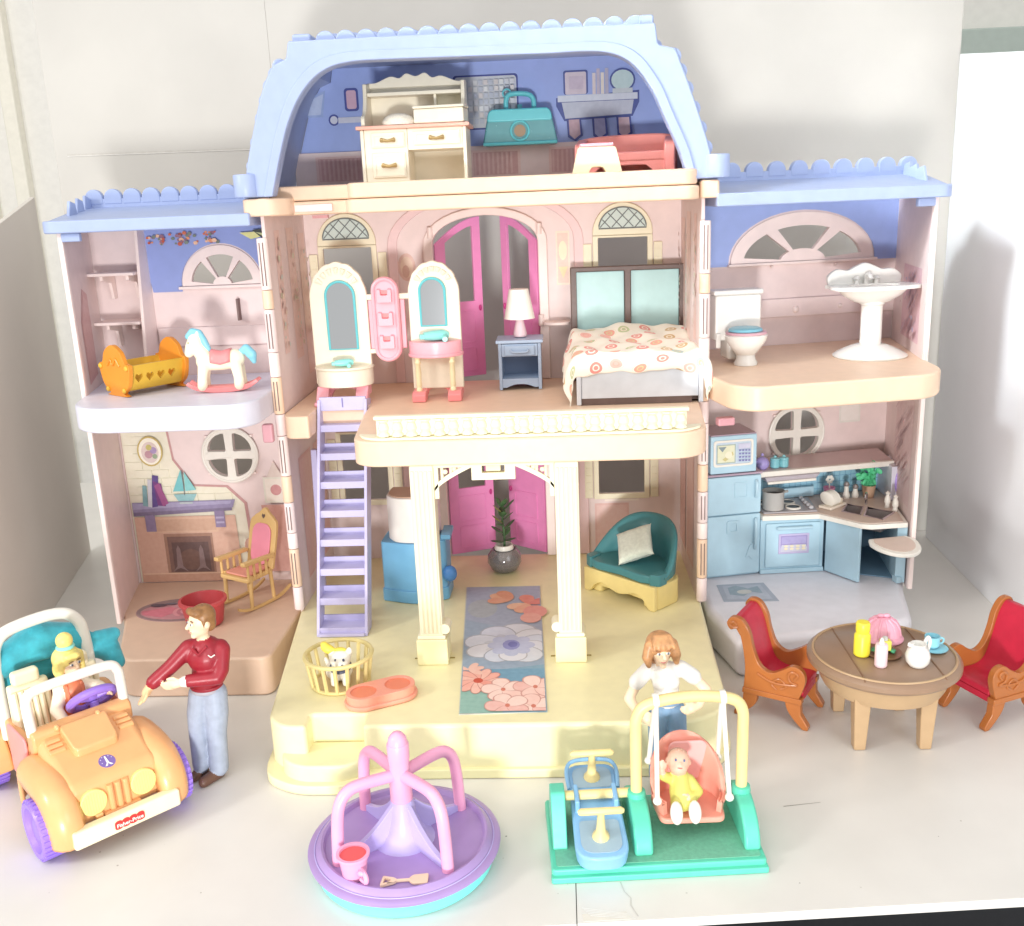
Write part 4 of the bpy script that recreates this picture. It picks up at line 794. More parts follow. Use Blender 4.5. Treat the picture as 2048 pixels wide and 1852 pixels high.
put('rocker_plate', M().box(-1.9, -.6, .32, 1.9, .6, .5), ROSE, t, bevel=.05)
put('eye', M().ell((-2.42, -.44, 4.25), (.09, .06, .11), 8), mat('horse_eye', (150,150,110), .3), hb_)

# ---------------------------------------------------------------- bathroom in the other wing
PORC = mat('porcelain_white_plastic', (236,234,228), .25, coat=.2, bump=-1)
def rthing(name, label, cat, s, t, z, rz=0, group=None):
    p = RW(s, t, z); return thing(name, label, cat, p, TR+rz, group)
t = rthing('toilet', 'white toy toilet with teal lid and pink seat', 'toilet', 5.2, 3.6, FW2+.02, -.05)
put('pedestal', M().lathe([(1.0, 0), (1.02, .2), (.85, .5), (.8, .9), (1.3, 1.5), (1.75, 2.2), (1.85, 2.6), (1.7, 2.7), (1.3, 2.6), (.01, 2.2)], (0,0,0), 28, 1, .95), PORC, t)
put('seat_ring', M().lathe([(1.0, 2.72), (1.75, 2.72), (1.8, 2.8), (1.72, 2.92), (1.0, 2.92)], (0,0,0), 28, 1, .95), mat('seat_pink', (216,168,180), .35), t)
put('lid', M().lathe([(.01, 3.28), (1.2, 3.26), (1.45, 3.15), (1.5, 2.95), (.01, 2.95)], (-.05,.1,0), 28, 1, .9), mat('lid_teal', (120,186,204), .3), t)
tk = put('tank', M().box(-2.15, 1.9, 1.9, 2.05, 3.6, 5.9), PORC, t, bevel=.2, seg=3); put('tank_lid', M().box(-2.35, 1.75, 5.9, 2.2, 3.7, 6.35), PORC, tk, bevel=.15, seg=3)
put('tank_neck', M().box(-1.3, 1.0, .3, 1.3, 3.2, 2.6), PORC, t, bevel=.3, seg=3); put('flush_lever', M().box(-2.1, 1.7, 1.3, -1.7, 2.0, 2.6), PORC, tk, bevel=.06)
t = rthing('pedestal_sink', 'white pedestal washbasin with scalloped splashback and round foot', 'sink', 16.9, 3.6, FW2+.02, -.08)
put('foot', M().lathe([(3.15, 0), (3.2, .12), (2.9, .35), (2.0, .8), (1.35, 1.05), (1.0, 1.1)], (0,0,0), 36), PORC, t)
put('pillar', M().lathe([(.95, 1.05), (.92, 1.3), (.9, 4.5), (1.05, 4.65), (1.05, 4.95), (.95, 5.0)], (0,0,0), 24), PORC, t)
bas = [(-3.5, -1.7), (-2.2, -2.2), (0, -2.35), (2.2, -2.2), (3.5, -1.7), (3.9, -.4), (3.5, 1.2), (3.1, 1.9), (-3.1, 1.9), (-3.5, 1.2), (-3.9, -.4)]
put('basin', M().lathe([(1.0, 4.7), (1.6, 4.85), (2.6, 5.4), (3.1, 5.9), (3.2, 6.1)], (0,0,0), 32, 1, .62), PORC, t)
put('basin_rim', M().holed(spline(bas, 4, True), [circ(0, -.2, 2.3, 28, 1.35)], 6.0, 6.3, 'z'), PORC, t, bevel=.1)
put('bowl', M().lathe([(2.4, 6.15), (1.9, 5.6), (1.0, 5.25), (.01, 5.2)], (0,-.2,0), 28, 1, .6), mat('basin_shade', (232,224,218), .3), t)
put('splashback', M().prism(spline([(-3.3, 6.2), (-3.4, 7.0), (-2.6, 7.6), (-1.6, 7.5), (-.9, 7.8), (0, 8.1), (.9, 7.8), (1.6, 7.5), (2.6, 7.5), (3.4, 6.9), (3.3, 6.2)], 5), 1.7, 2.2, 'y'), PORC, t, bevel=.15, seg=3)
fa = put('faucet', M().tube(spline([(0, 1.5, 6.3), (0, 1.4, 7.0), (0, .8, 7.1), (0, .5, 6.8)], 4), .2, 10), PORC, t)
for x in (-.9, .9): put('tap', M().lathe([(.2, 6.3), (.16, 6.6), (.32, 6.75), (.2, 6.95), (.01, 7.0)], (x, 1.35, 0), 12), PORC, t)
put('drain', M().cyl((0, -.2, 5.21), (0, -.2, 5.26), .25), mat('drain_grey', (150,146,146), .4), t)
# ---------------------------------------------------------------- kitchen
KBLUE = mat('kitchen_blue_plastic', (178,212,228), .38); KBLUED = mat('kitchen_shaded_blue', (112,146,172), .5); KTOP = mat('counter_beige', (214,192,178), .38)  # the inside blue is the kitchen blue darkened to paint cabinet shade
MAUVE = mat('shaded_top_mauve', (176,154,172), .4); STEEL = mat('sink_grey', (150,140,138), .3, metal=.4); BLACKP = mat('black_plastic', (52,52,56), .35)  # mauve paints the shade on the fridge and microwave tops
k = rthing('kitchen_unit', 'light blue toy kitchen unit with fridge, microwave, stove, oven and corner sink', 'kitchen', 12, 6, FW1+.02)
KF = lambda s, t, z: (s-12, t-6, z-FW1); Q = lambda: M(KF)
fr = put('fridge', Q().box(2.75, 6.35, 3.52, 8.1, 12.4, 13.55), KBLUE, k, bevel=.1)
put('fridge_top', Q().box(2.75, 6.1, 13.56, 8.2, 12.4, 13.75), MAUVE, fr, bevel=.05)
for z0, z1 in ((3.75, 9.7), (9.8, 13.5)):
    d = put('fridge_door', Q().box(2.8, 6.02, z0, 8.05, 6.36, z1), KBLUE, fr, bevel=.12, seg=3)
    hz = z1-.5 if z0 < 5 else z1-.5
    put('door_handle', Q().tube(spline([(7.5, 6.0, hz), (7.5, 5.75, hz-.3), (7.5, 5.75, hz-(2.6 if z0 < 5 else 1.3)), (7.5, 6.0, hz-(2.9 if z0 < 5 else 1.6))], 4), .16, 8), KBLUE, d)
put('water_dispenser', Q().holed(rrect(4.7, 7.9, 5.9, 9.2, .2), [rrect(4.95, 8.15, 5.65, 8.95, .15)], 5.92, 6.04), KBLUE, fr, bevel=.04)
put('memo_relief', Q().holed(rrect(5.4, 11.4, 6.7, 12.9, .1), [rrect(5.5, 11.5, 6.6, 12.8, .1)], 5.97, 6.03), KBLUE, fr)
put('towel_relief', Q().prism(roundpoly([(6.6, 5.4), (7.0, 6.6), (7.5, 7.0), (7.9, 6.4), (8.0, 5.2), (7.6, 5.6), (7.3, 5.1), (6.9, 5.6)], .1), 5.93, 6.03, 'y'), KBLUE, fr, bevel=.05)
mv = put('microwave', Q().box(3.1, 6.2, 13.8, 7.6, 10.4, 17.4), KBLUE, k, bevel=.12, seg=3)
put('microwave_top', Q().box(3.15, 6.3, 17.41, 7.55, 10.35, 17.5), MAUVE, mv)
put('microwave_frame', Q().holed(rrect(3.35, 14.5, 7.2, 17.0, .25), [rrect(3.55, 14.7, 7.0, 16.8, .2)], 6.08, 6.22), WHITE, mv, bevel=.04)
P = [(rect(3.5, 14.65, 7.05, 16.85), (196,212,226)), (rect(3.65, 14.8, 5.5, 16.6), (168,184,176)), (rect(3.75, 14.9, 5.4, 16.5), (226,226,196)), ([(3.8,16.4),(4.6,16.4),(4.2,15.9)], (140,156,160)), ([(4.2,15.2),(5.2,15.9),(5.3,15.6),(4.5,15.0)], (206,196,140)), (circ(4.8, 15.6, .35, 12), (236,232,206)), (rect(5.75, 16.1, 6.9, 16.6), (206,206,226))]
P += [(rect(5.8+i*.28, 15.9-j*.32, 6.0+i*.28, 16.05-j*.32), (132,132,186)) for i in range(4) for j in range(4)]
decal('microwave_print', P, lambda a, c, o: KF(a, 6.19-o, c), mv)
ov = put('oven_cabinet', Q().prism([(8.15, 6.2), (14.2, 5.4), (14.2, 12.4), (8.15, 12.4)], 3.52, 8.95), KBLUE, k, bevel=.06)
OF = lambda a, y, z: KF(a, 6.2-(a-8.15)*.132+y, z)
od = put('oven_door', M(OF).box(8.6, -.22, 4.15, 13.8, .0, 8.55), KBLUE, ov, bevel=.1)
put('oven_handle', M(OF).tube(spline([(9.7, -.25, 8.1), (9.9, -.5, 8.15), (12.6, -.5, 8.15), (12.8, -.25, 8.1)], 4), .15, 8), KBLUE, od)
put('oven_window', M(OF).holed(rect(9.8, 5.5, 12.7, 7.5), [rect(10.0, 5.7, 12.5, 7.3)], -.3, -.2), mat('oven_lilac', (190,180,216), .4), od, bevel=.03)
P = [(rect(9.95, 5.65, 12.55, 7.35), (160,150,200)), (rect(10.1, 6.5, 12.4, 7.2), (176,168,212)), ([(9.9,5.7),(12.6,5.7),(12.4,6.4),(10.1,6.4)], (206,206,222))]+[(circ(10.5+i*.55, 6.0+j*.28, .2, 10, .12), (236,226,196)) for i in range(4) for j in range(2)]
decal('oven_print', P, lambda a, c, o: OF(a, -.24-o, c), od)
put('plinth', Q().prism([(8.15, 6.3), (14.2, 5.5), (14.2, 5.2), (8.15, 6.0)], 3.53, 3.95), KBLUE, ov, bevel=.04)
cnt = [(8.15, 12.6), (8.15, 5.8), (13.4, 4.9), (15.6, 1.2), (16.4, .7), (19.75, .35), (23.9, 12.6)]
sl_, sr_ = [(15.7, 4.9), (16.8, 3.5), (18.2, 5.6), (17.2, 6.8)], [(17.0, 3.2), (18.0, 1.7), (20.1, 3.3), (18.5, 5.3)]
ct = put('countertop', Q().holed(cnt, [sl_, sr_], 8.97, 9.42, 'z'), WHITE, k, bevel=.05)
put('counter_surface', Q().holed([(8.4, 12.4), (8.4, 6.1), (13.5, 5.25), (15.8, 1.55), (16.5, 1.05), (19.55, .75), (23.5, 12.4)], [sl_, sr_], 9.42, 9.47, 'z'), KTOP, ct)
for h in (sl_, sr_):
    c0 = (sum(p[0] for p in h)/4, sum(p[1] for p in h)/4); inn = [((p[0]-c0[0])*.8+c0[0], (p[1]-c0[1])*.8+c0[1]) for p in h]
    b_ = M(KF).add([(p[0], p[1], 9.44) for p in h]+[(p[0], p[1], 8.1) for p in inn], [(0,1,5,4), (1,2,6,5), (2,3,7,6), (3,0,4,7), (4,5,6,7)])
    put('sink_basin', b_, STEEL, ct)
    put('sink_edge', Q().tube([(p[0], p[1], 9.48) for p in h], .1, 6, closed=True), mat('sink_rim_mauve', (186,166,170), .35), ct)
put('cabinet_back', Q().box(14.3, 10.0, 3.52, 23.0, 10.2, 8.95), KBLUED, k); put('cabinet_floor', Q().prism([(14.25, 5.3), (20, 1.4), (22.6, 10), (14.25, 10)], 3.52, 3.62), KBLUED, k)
put('end_panel', Q().prism([(19.15, 1.0), (19.85, .5), (22.8, 9.9), (22.1, 9.9)], 3.52, 8.95), KBLUE, k, bevel=.05)
put('end_foot', Q().box(19.1, .55, 3.5, 19.6, 1.4, 4.1), KBLUE, k, bevel=.06)
cd = put('cabinet_door', Q().prism([(14.25, 5.15), (15.75, 1.5), (16.02, 1.62), (14.52, 5.27)], 3.6, 8.9), KBLUE, k, bevel=.07)
ty = put('pull_out_tray', M(lambda s, t, z: KF(s, t, z+t*.08)).prism([(15.9, .3)]+arc(17.75, -.6, 2.2, 180, 360, 18, 2.9)+[(19.6, .3)], 7.9, 8.25), WHITE, k, bevel=.1)
put('tray_surface', M(lambda s, t, z: KF(s, t, z+t*.08)).prism([(16.3, .1)]+arc(17.75, -.6, 1.75, 180, 360, 18, 2.35)+[(19.2, .1)], 8.26, 8.3), KTOP, ty)
bs = put('backsplash', Q().box(8.2, 10.6, 9.4, 22.6, 10.9, 12.6), mat('tile_grout_blue', (126,176,206), .5), k)
t0 = None
for i in range(24):
    for j in range(5):
        if t0 is None: t0 = put('tile', M().box(0, -.07, 0, .54, 0, .54), mat('tile_blue', (156,206,226), .3), bs); o = t0
        else: o = t0.copy(); COL.objects.link(o)
        o.location = Vector(KF(8.3+i*.59, 10.59, 9.55+j*.6))*U
sh = put('shelf_beam', Q().box(8.15, 7.6, 12.65, 22.4, 8.1, 13.2), WHITE, k, bevel=.08)
put('shelf_top', Q().prism([(8.15, 8.1), (22.4, 8.1), (23.4, 12.6), (8.15, 12.6)], 12.75, 13.2), mat('shelf_mauve', (206,182,184), .4), sh)
hd = put('range_hood', Q().prism([(9.0, 12.7), (14.6, 12.7), (14.1, 12.2), (9.2, 12.2)], 7.3, 10.5, 'y'), mat('hood_grey', (176,168,176), .35), k, bevel=.06)
put('hood_edge', Q().box(9.2, 7.1, 12.05, 14.1, 7.4, 12.3), WHITE, hd, bevel=.05)
ep = put('corner_cabinet', Q().prism([(21.6, 6.6), (22.9, 6.6), (24.0, 10.5), (22.4, 10.5)], 9.48, 12.9), WLAV, k, bevel=.06)
put('corner_oval', Q().ell((22.25, 6.6, 11.3), (.3, .12, 1.0), 14), mat('violet_plastic', (166,140,216), .35), ep)
sv = put('stove_top', Q().prism([(8.5, 6.25), (13.5, 5.5), (14.6, 9.6), (8.6, 10.4)], 9.48, 9.62), mat('stove_grey', (176,172,176), .35), k, bevel=.04)
put('stove_back', Q().box(11.4, 9.9, 9.6, 15.3, 10.3, 10.6), KBLUE, sv, bevel=.06)
for x, y, r in ((11.7, 6.9, .75), (11.9, 8.5, .7), (9.7, 8.9, .7)):
    bn = put('burner', Q().lathe([(r, 9.63), (r, 9.75), (r*.86, 9.8), (r*.8, 9.7)], (x, y, 0), 22), WHITE, sv)
    put('burner_coil', Q().cyl((x, y, 9.64), (x, y, 9.72), r*.8, n=22), BLACKP, bn)
for i in range(5): put('stove_knob', Q().ell((13.2+i*.1, 6.2+i*.75, 9.75), (.24, .24, .2), 10), mat('knob_grey', (196,196,200), .3), sv)
put('faucet', Q().tube(spline([(18.9, 6.3, 9.45), (18.9, 6.3, 10.4), (18.6, 5.8, 10.7), (18.2, 5.2, 10.4)], 4), .13, 8), MIRROR, k)
for x, y in ((20.3, 4.9), (20.4, 3.7)): put('tap', Q().lathe([(.26, 9.47), (.2, 9.8), (.3, 10.0), (.28, 10.4), (.14, 10.7), (.24, 10.9), (.01, 11.1)], (x, y, 0), 10), WHITE, k)
# loose kitchen things
t = rthing('cooking_pot', 'grey saucepan standing on the toy stove', 'pot', 9.75, 7.1, 9.64)
put('pot_wall', M().lathe([(.9, .02), (1.0, .1), (1.02, 1.75), (1.08, 1.85), (.98, 1.85), (.95, .3), (.01, .28)], (0,0,0), 26), mat('pot_grey', (176,174,170), .35), t); put('pot_inside', M().cyl((0,0,.3), (0,0,1.45), .94, n=26), BLACKP, t); put('pot_handle', M().tube([(.95, .2, 1.5), (1.7, .6, 1.45)], .14, 8), mat('pot_grey', (176,174,170), .35), t)
t = rthing('herb_pot', 'bushy green herb in a brown pot at the back of the counter', 'plant', 20.3, 8.4, 9.49)
put('pot', M().lathe([(.5, 0), (.68, 1.2), (.62, 1.25), (.5, 1.1)], (0,0,0), 16), mat('herb_pot_brown', (186,150,122), .5), t)
HERB = mat('herb_green', (88,206,146), .45, .12)
for i in range(46):
    a, r, z = random.uniform(0, 2*PI), random.uniform(0, 1.15), random.uniform(1.1, 3.6); r *= .6+.4*math.sin((z-1)/2.6*PI)
    R_ = Matrix.Rotation(a, 3, 'Z') @ Matrix.Rotation(random.uniform(-.8, .8), 3, 'Y')
    put('leaf', M().ell((r*math.cos(a), r*math.sin(a)*.7, z), (.38, .1, .26), 8, R_), HERB, t)
for lab, s_, t_, col in (('lilac teapot on the kitchen shelf next to the microwave', 9.3, 8.8, (160,146,206)),):
    t = rthing('teapot', lab, 'teapot', s_, t_, 13.22)
    put('teapot_body', M().lathe([(.4, 0), (.62, .25), (.68, .6), (.5, 1.0), (.25, 1.15), (.01, 1.2)], (0,0,0), 18), mat('lilac_pot', col, .35), t); put('teapot_knob', M().ell((0,0,1.4), .16, 10), mat('lilac_pot', col, .35), t); put('spout', M().tube([(-.5, 0, .5), (-.85, 0, .95)], [.18, .12], 8), mat('lilac_pot', col, .35), t)
for i, s_ in enumerate((10.6, 11.5)):
    t = rthing('canister', ['aqua lidded canister on the kitchen shelf, the one nearer the lilac teapot', 'aqua lidded canister on the kitchen shelf, the one nearer the round window'][i], 'canister', s_, 8.8, 13.22, group='aqua canisters on the shelf')
    put('jar', M().lathe([(.38, 0), (.46, .1), (.46, .75), (.4, .8)], (0,0,0), 16), mat('canister_aqua', (122,190,200), .35), t); put('lid', M().lathe([(.48, .8), (.45, .95), (.15, 1.05), (.12, 1.2), (.01, 1.22)], (0,0,0), 16), mat('canister_aqua', (122,190,200), .35), t)
t = rthing('utensil_cup', 'pink cup holding a white flower on the counter', 'cup', 16.6, 9.3, 9.49)
put('cup_body', M().lathe([(.4, 0), (.58, 1.1), (.5, 1.1), (.36, .2)], (0,0,0), 16), mat('cup_pink', (232,150,186), .35), t); put('stem', M().cyl((0,0,.6), (0,0,1.7), .07, n=6), WHITE, t)
for a in range(6): put('petal', M().ell((.26*math.cos(a*PI/3), -.05, 1.9+.26*math.sin(a*PI/3)), (.2, .1, .2), 8), WHITE, t)
for i, (s_, t_) in enumerate(((18.1, 8.7), (19.0, 8.6))):
    t = rthing('shaker', ['grey and white shaker, the taller of two by the herb', 'grey and white round shaker, the shorter of two by the herb'][i], 'shaker', s_, t_, 9.49, group='shakers on the counter')
    put('shaker_body', M().lathe([(.3, 0), (.36, .3), (.24, .7), (.2, .95 if i else 1.25)], (0,0,0), 14), WHITE, t); put('shaker_cap', M().lathe([(.24, .95 if i else 1.25), (.3, 1.1 if i else 1.4), (.2, 1.35 if i else 1.65), (.01, 1.42 if i else 1.72)], (0,0,0), 14), STEEL, t)
t = rthing('dish_rack', 'small rack of white plates beside the corner sink', 'dish rack', 15.6, 6.6, 9.49, .5)
put('rack_tray', M().box(-1.3, -.7, 0, 1.3, .7, .28), mat('rack_cream', (236,224,206), .4), t, bevel=.08)
for i in range(4): put('plate', M().lathe([(.01, -.03), (.7, -.03), (.8, .03), (.75, .06), (.01, .03)], (-.9+i*.32, 0, .95), 20, rot=Matrix.Rotation(1.25, 3, 'Y')), WHITE, t)
for i in range(2): put('bread', M().ell((.7, -.25+i*.5, .5), (.6, .22, .3), 12), mat('bread_cream', (240,228,206), .5), t)

# ---------------------------------------------------------------- living room in the wing
PINEC = mat('honey_plastic', (214,176,112), .4)
t = thing('rocking_chair', 'honey-coloured toy rocking chair with pink seat beside the fireplace', 'rocking chair', (-23.6, 3.6, FW1+.02), math.radians(-30))
# local: -y is forward
for s in (-1.75, 1.75):
    put('rocker', M().prism(spline([(-3.2, .55), (-2.0, .12), (0, 0), (2.0, .15), (3.4, .7)], 5)+spline([(3.4, .95), (2, .42), (0, .27), (-2, .38), (-3.2, .85)], 5), s-.15, s+.15, 'x'), PINEC, t, bevel=.05)
    put('leg', M().cyl((s*.95, -1.5, .25), (s*.98, -1.35, 3.3), .17, .2, 10), PINEC, t); put('leg', M().cyl((s*.95, 1.3, .2), (s*.9, 1.2, 3.0), .17, .2, 10), PINEC, t)
    put('armrest', M().prism(roundpoly([(-2.2, 4.45), (1.6, 4.3), (1.6, 4.65), (-2.2, 4.85)], .15), s-.28, s+.28, 'x'), PINEC, t, bevel=.1)
    for q in range(4): put('arm_spindle', M().cyl((s, -1.6+q*.75, 2.9), (s, -1.6+q*.75, 4.5), .13, n=8), PINEC, t)
put('seat', M().prism(roundpoly([(-1.9, -1.9), (1.9, -1.9), (1.7, 1.6), (-1.7, 1.6)], .4), 2.75, 3.15), PINEC, t, bevel=.12)
put('seat_cushion', M().prism(roundpoly([(-1.5, -1.55), (1.5, -1.55), (1.35, 1.3), (-1.35, 1.3)], .4), 3.16, 3.35), mat('salmon_cushion', (226,150,130), .45), t, bevel=.1)
BK = lambda x, y, z: (x, 1.35+(z-3)*.26+y, z)
put('backrest', M(BK).prism(spline([(-1.7, 3.0), (-1.75, 6.8), (-1.3, 7.6), (-.7, 8.0), (0, 8.5), (.7, 8.0), (1.3, 7.6), (1.75, 6.8), (1.7, 3.0)], 5), 0, .35, 'y'), PINEC, t, bevel=.1)
put('back_cushion', M(BK).prism(rrect(-1.2, 3.3, 1.2, 7.1, .9, 6), -.14, .02, 'y'), mat('pink_cushion', (232,140,160), .42), t, bevel=.08)
put('heart_hole', M(BK).prism([(0, 7.5), (.22, 7.75), (.15, 7.95), (0, 7.85), (-.15, 7.95), (-.22, 7.75)], -.03, .02, 'y'), WALNUT, t)
o = put('oval_rug', M().prism(circ(-29.9, 2.0, 4.1, 40, 2.7), FW1+.005, FW1+.04), mat('rug_mauve', (176,140,140), .6), None)
tag(o, 'oval rose and grey rug lying in front of the fireplace', 'rug')
P = [(circ(-29.9, 2.0, 4.0, 40, 2.6), (150,128,128)), (circ(-29.9, 1.7, 3.6, 36, 2.0), (196,140,146)), ([(-33.4,1.6),(-31,2.6),(-29.5,1.9),(-31,.2),(-33,.8)], (206,120,134))]+[(arc(-28.6, 1.6, 1.8-.35*i, 60, 240, 14, 1.5-.28*i), [(216,150,156), (190,120,130)][i % 2]) for i in range(4)]+[(circ(-32.3, 2.9, .8, 10, .35), (96,84,96)), (circ(-31.2, 3.2, .6, 10, .25), (120,110,120))]
decal('rug_print', P, lambda a, c, oo: (a, c, FW1+.04+oo), o)
t = thing('red_bowl', 'red round tub standing behind the head of the man in the red shirt', 'tub', (-26.4, -1.2, FW1+.05))
put('tub_wall', M().lathe([(1.45, 0), (1.6, .15), (1.9, 2.0), (2.1, 2.1), (2.1, 2.35), (1.85, 2.4), (1.45, .3), (.01, .25)], (0,0,0), 32), mat('red_plastic', (186,62,66), .4), t)

# ---------------------------------------------------------------- hall under the balcony
t = thing('staircase', 'lavender toy ladder staircase leaning up to the bedroom floor', 'stairs', (-12.95, -5.6, F1+.02))
SY = lambda z: (z-.3)*.415
for k_ in range(8):
    z = .55+k_*2.3; y = SY(z)
    tr = put('tread', M().box(-1.95, y, z-.12, 1.95, y+1.75, z+.05), LAV, t, bevel=.04)
    put('tread_lip', M().box(-1.95, y-.12, z-.5, 1.95, y+.12, z+.12), LAV, tr, bevel=.05); put('tread_back', M().box(-1.95, y+1.6, z+.05, 1.95, y+1.75, z+.6), LAV, tr)
for s in (-1, 1):
    put('stringer', M().prism([(-.3, .0), (1.6, .0), (1.8+SY(18.0), 18.6), (SY(18)-.1, 18.9)], s*2.05-.13, s*2.05+.13, 'x'), LAV, t, bevel=.05)
put('landing_lip', M().box(-1.95, -.45, .03, 1.95, .3, .3), LAV, t, bevel=.05)
put('top_plate', M().box(-2.05, SY(18), 17.9, 2.05, SY(18)+.3, 19.1), LAV, t, bevel=.05); put('top_split', M().box(-.05, SY(18)-.04, 18.2, .05, SY(18)+.01, 19.0), mat('lav_line', (120,110,170), .5), t)
o = put('pole', M().prism([(-16.95, F1+.02), (-16.4, F1+.02), (-16.0, 18.2), (-16.55, 18.2)], 3.2, 3.8, 'y'), LAV, None, bevel=.08); tag(o, 'lavender square pole leaning upright behind the staircase', 'pole')
SKY = mat('bright_blue_plastic', (112,178,220), .36)
t = thing('hall_cabinet', 'bright blue toy cabinet with rounded white upper part behind the porch column', 'cabinet', (-7.6, 2.4, F1+.02))
b1 = put('cabinet_base', M().prism(roundpoly([(-3.0, -.6), (.2, -1.8), (2.9, -.6), (3.0, 2.4), (-2.8, 2.6)], [.3, 1.2, .3, .3, .3]), 0, 5.7), SKY, t, bevel=.12)
put('base_band', M().prism(roundpoly([(-3.12, -.7), (.2, -1.95), (3.02, -.7), (3.1, 2.5), (-2.9, 2.7)], [.3, 1.2, .3, .3, .3]), .02, 1.2), SKY, b1, bevel=.1)
put('upper_body', M().prism(roundpoly([(-2.3, .1), (-1.6, -1.1), (.3, -1.6), (2.1, -.6), (2.3, 2.2), (-2.2, 2.4)], [.3, .8, 1, .5, .3, .3]), 5.72, 9.9), mat('cabinet_white', (236,232,226), .35), t, bevel=.15, seg=3)
put('upper_shade', M().prism(roundpoly([(-2.1, .2), (-1.5, -.9), (.3, -1.35), (1.9, -.5), (2.1, 2.0), (-2.0, 2.2)], [.3, .8, 1, .5, .3, .3]), 9.91, 10.0), mat('cabinet_shade_tan', (190,154,130), .45), t)  # tan sheet paints the shade inside the open top
put('side_shelf', M().box(2.5, -.7, 5.75, 3.4, 2.2, 6.2), SKY, t, bevel=.08); put('knob', M().ell((3.2, -.9, 2.6), (.65, .6, .75), 16), mat('deep_blue_plastic', (70,130,200), .4), t)
t = thing('potted_plant', 'small green leafy plant in a round glass bowl before the pink doors', 'plant', (.15, 8.6, F1+.02))
put('glass_bowl', M().lathe([(.8, .0), (1.3, .3), (1.66, 1.0), (1.6, 1.7), (1.2, 2.3), (1.1, 2.3), (1.48, 1.65), (1.52, 1.0), (1.2, .42), (.01, .2)], (0,0,0), 30), mat('smoke_glass', (206,200,200), .06, trans=.8, var=0), t)
put('gravel', M().lathe([(1.0, .25), (1.4, .7), (1.42, 1.1), (.01, 1.15)], (0,0,0), 24), mat('gravel_grey', (150,140,132), .8, .3, scale=900, bump=.8), t)
put('inner_pot', M().lathe([(.6, 1.1), (.85, 2.0), (.95, 2.4), (.85, 2.75), (.7, 2.75), (.7, 1.6), (.01, 1.6)], (0,0,0), 22), WHITE, t)
put('pot_ring', M().tube([(p[0], p[1], 2.25) for p in circ(0, 0, .98, 22)], .07, 6, closed=True), BLACKP, t)
LEAF = mat('leaf_green', (70,104,64), .35, .2, scale=200); LEAF2 = mat('leaf_yellow_green', (140,150,70), .35, .15)
stem_ = put('stem', M().tube([(0, 0, 1.6), (.1, 0, 3.6), (-.05, 0, 5.2), (.15, 0, 6.6)], [.12, .12, .1, .06], 8), LEAF, t)
for i, (z, a, l, tilt) in enumerate([(3.0, 200, 1.2, .2), (3.1, 340, 1.2, .3), (3.6, 60, 1.1, .5), (3.9, 170, 1.2, .5), (4.3, 20, 1.3, .6), (4.6, 250, 1.1, .5), (4.9, 190, 1.2, .7), (5.2, 340, 1.3, .7), (5.5, 100, 1.1, .7), (5.9, 200, 1.2, .8), (6.2, 10, 1.4, .7), (6.5, 150, 1.0, 1.0), (6.6, 300, 1.1, .9), (5.6, 280, 1.0, .7)]):
    R_ = Matrix.Rotation(math.radians(a), 3, 'Z') @ Matrix.Rotation(-tilt, 3, 'Y'); c = R_ @ Vector((l*.55, 0, 0))
    put('leaf', M().ell((c.x, c.y, c.z+z), (l*.58, .36, .07), 12, R_), LEAF2 if i in (9, 6) else LEAF, t)
TEAL = mat('deep_teal_plastic', (62,128,134), .34, coat=.1); YB = mat('butter_plastic', (238,216,140), .38)
t = thing('settee', 'deep teal toy settee with high curved back on a butter-yellow base', 'sofa', (12.6, 2.6, F1+.02), math.radians(-44))
plan = lambda f, k: (4.25*k*math.cos(f), -1.4+4.3*k*math.sin(f) if math.sin(f) > 0 else -1.4+2.0*math.sin(f))
rows = []
for i in range(41):
    f = math.radians(-6+192*i/40); s_ = max(0, math.sin(f)); h = 3.0+4.1*s_**1.1+.35*math.sin(3*f)*s_
    flare = 1+.06*s_
    r = []
    for kk, z in ((1.0, 2.5), (1.02, 2.5+(h-2.5)*.5), (1.0+.04*flare, h-.12), (.97+.04, h+.05), (.94+.03, h), (.9+.02, h-.15), (.86, 2.5+(h-2.5)*.5), (.8, 2.9)):
        x, y = plan(f, kk); r.append((x, y, z))
    rows.append(r)
b_ = M().sheet(rows); n8 = len(rows[0]); b_.f += [tuple(range(n8)), tuple((len(rows)-1)*n8+j for j in range(n8))[::-1]]; b_.c += [None, None]
put('backrest', b_, TEAL, t, sharp=60)
so = [plan(math.radians(a), .95) for a in range(0, 181, 10)]
put('seat', M().prism(so+[(-4.0, -2.3), (-2.5, -2.75), (0, -2.5), (2.5, -2.75), (4.0, -2.3)], 2.3, 3.1), TEAL, t, bevel=.2, seg=3)
put('arm_front', M().prism(roundpoly([(3.35, -2.6), (4.3, -2.2), (4.3, -1.1), (3.4, -1.0)], .25), 2.2, 3.25), TEAL, t, bevel=.2); put('arm_front', M().prism(roundpoly([(-3.35, -2.6), (-4.3, -2.2), (-4.3, -1.1), (-3.4, -1.0)], .25), 2.2, 3.25), TEAL, t, bevel=.2)
so2 = [plan(math.radians(a), .98) for a in range(0, 181, 10)]
bs_ = put('settee_base', M().prism(so2+[(-4.1, -2.2), (-2.5, -2.35), (0, -2.2), (2.5, -2.35), (4.1, -2.2)], .6, 2.28), YB, t, bevel=.12)
put('scroll_skirt', M().prism(spline([(-4.1, 0), (-3.4, .05), (-2.9, .7), (-2.0, 1.15), (-1.0, .85), (0, .65), (1.0, .85), (2.0, 1.15), (2.9, .7), (3.4, .05), (4.1, 0)], 4)+[(4.1, 2.25), (-4.1, 2.25)], -2.75, -2.3, 'y'), YB, bs_, bevel=.1)
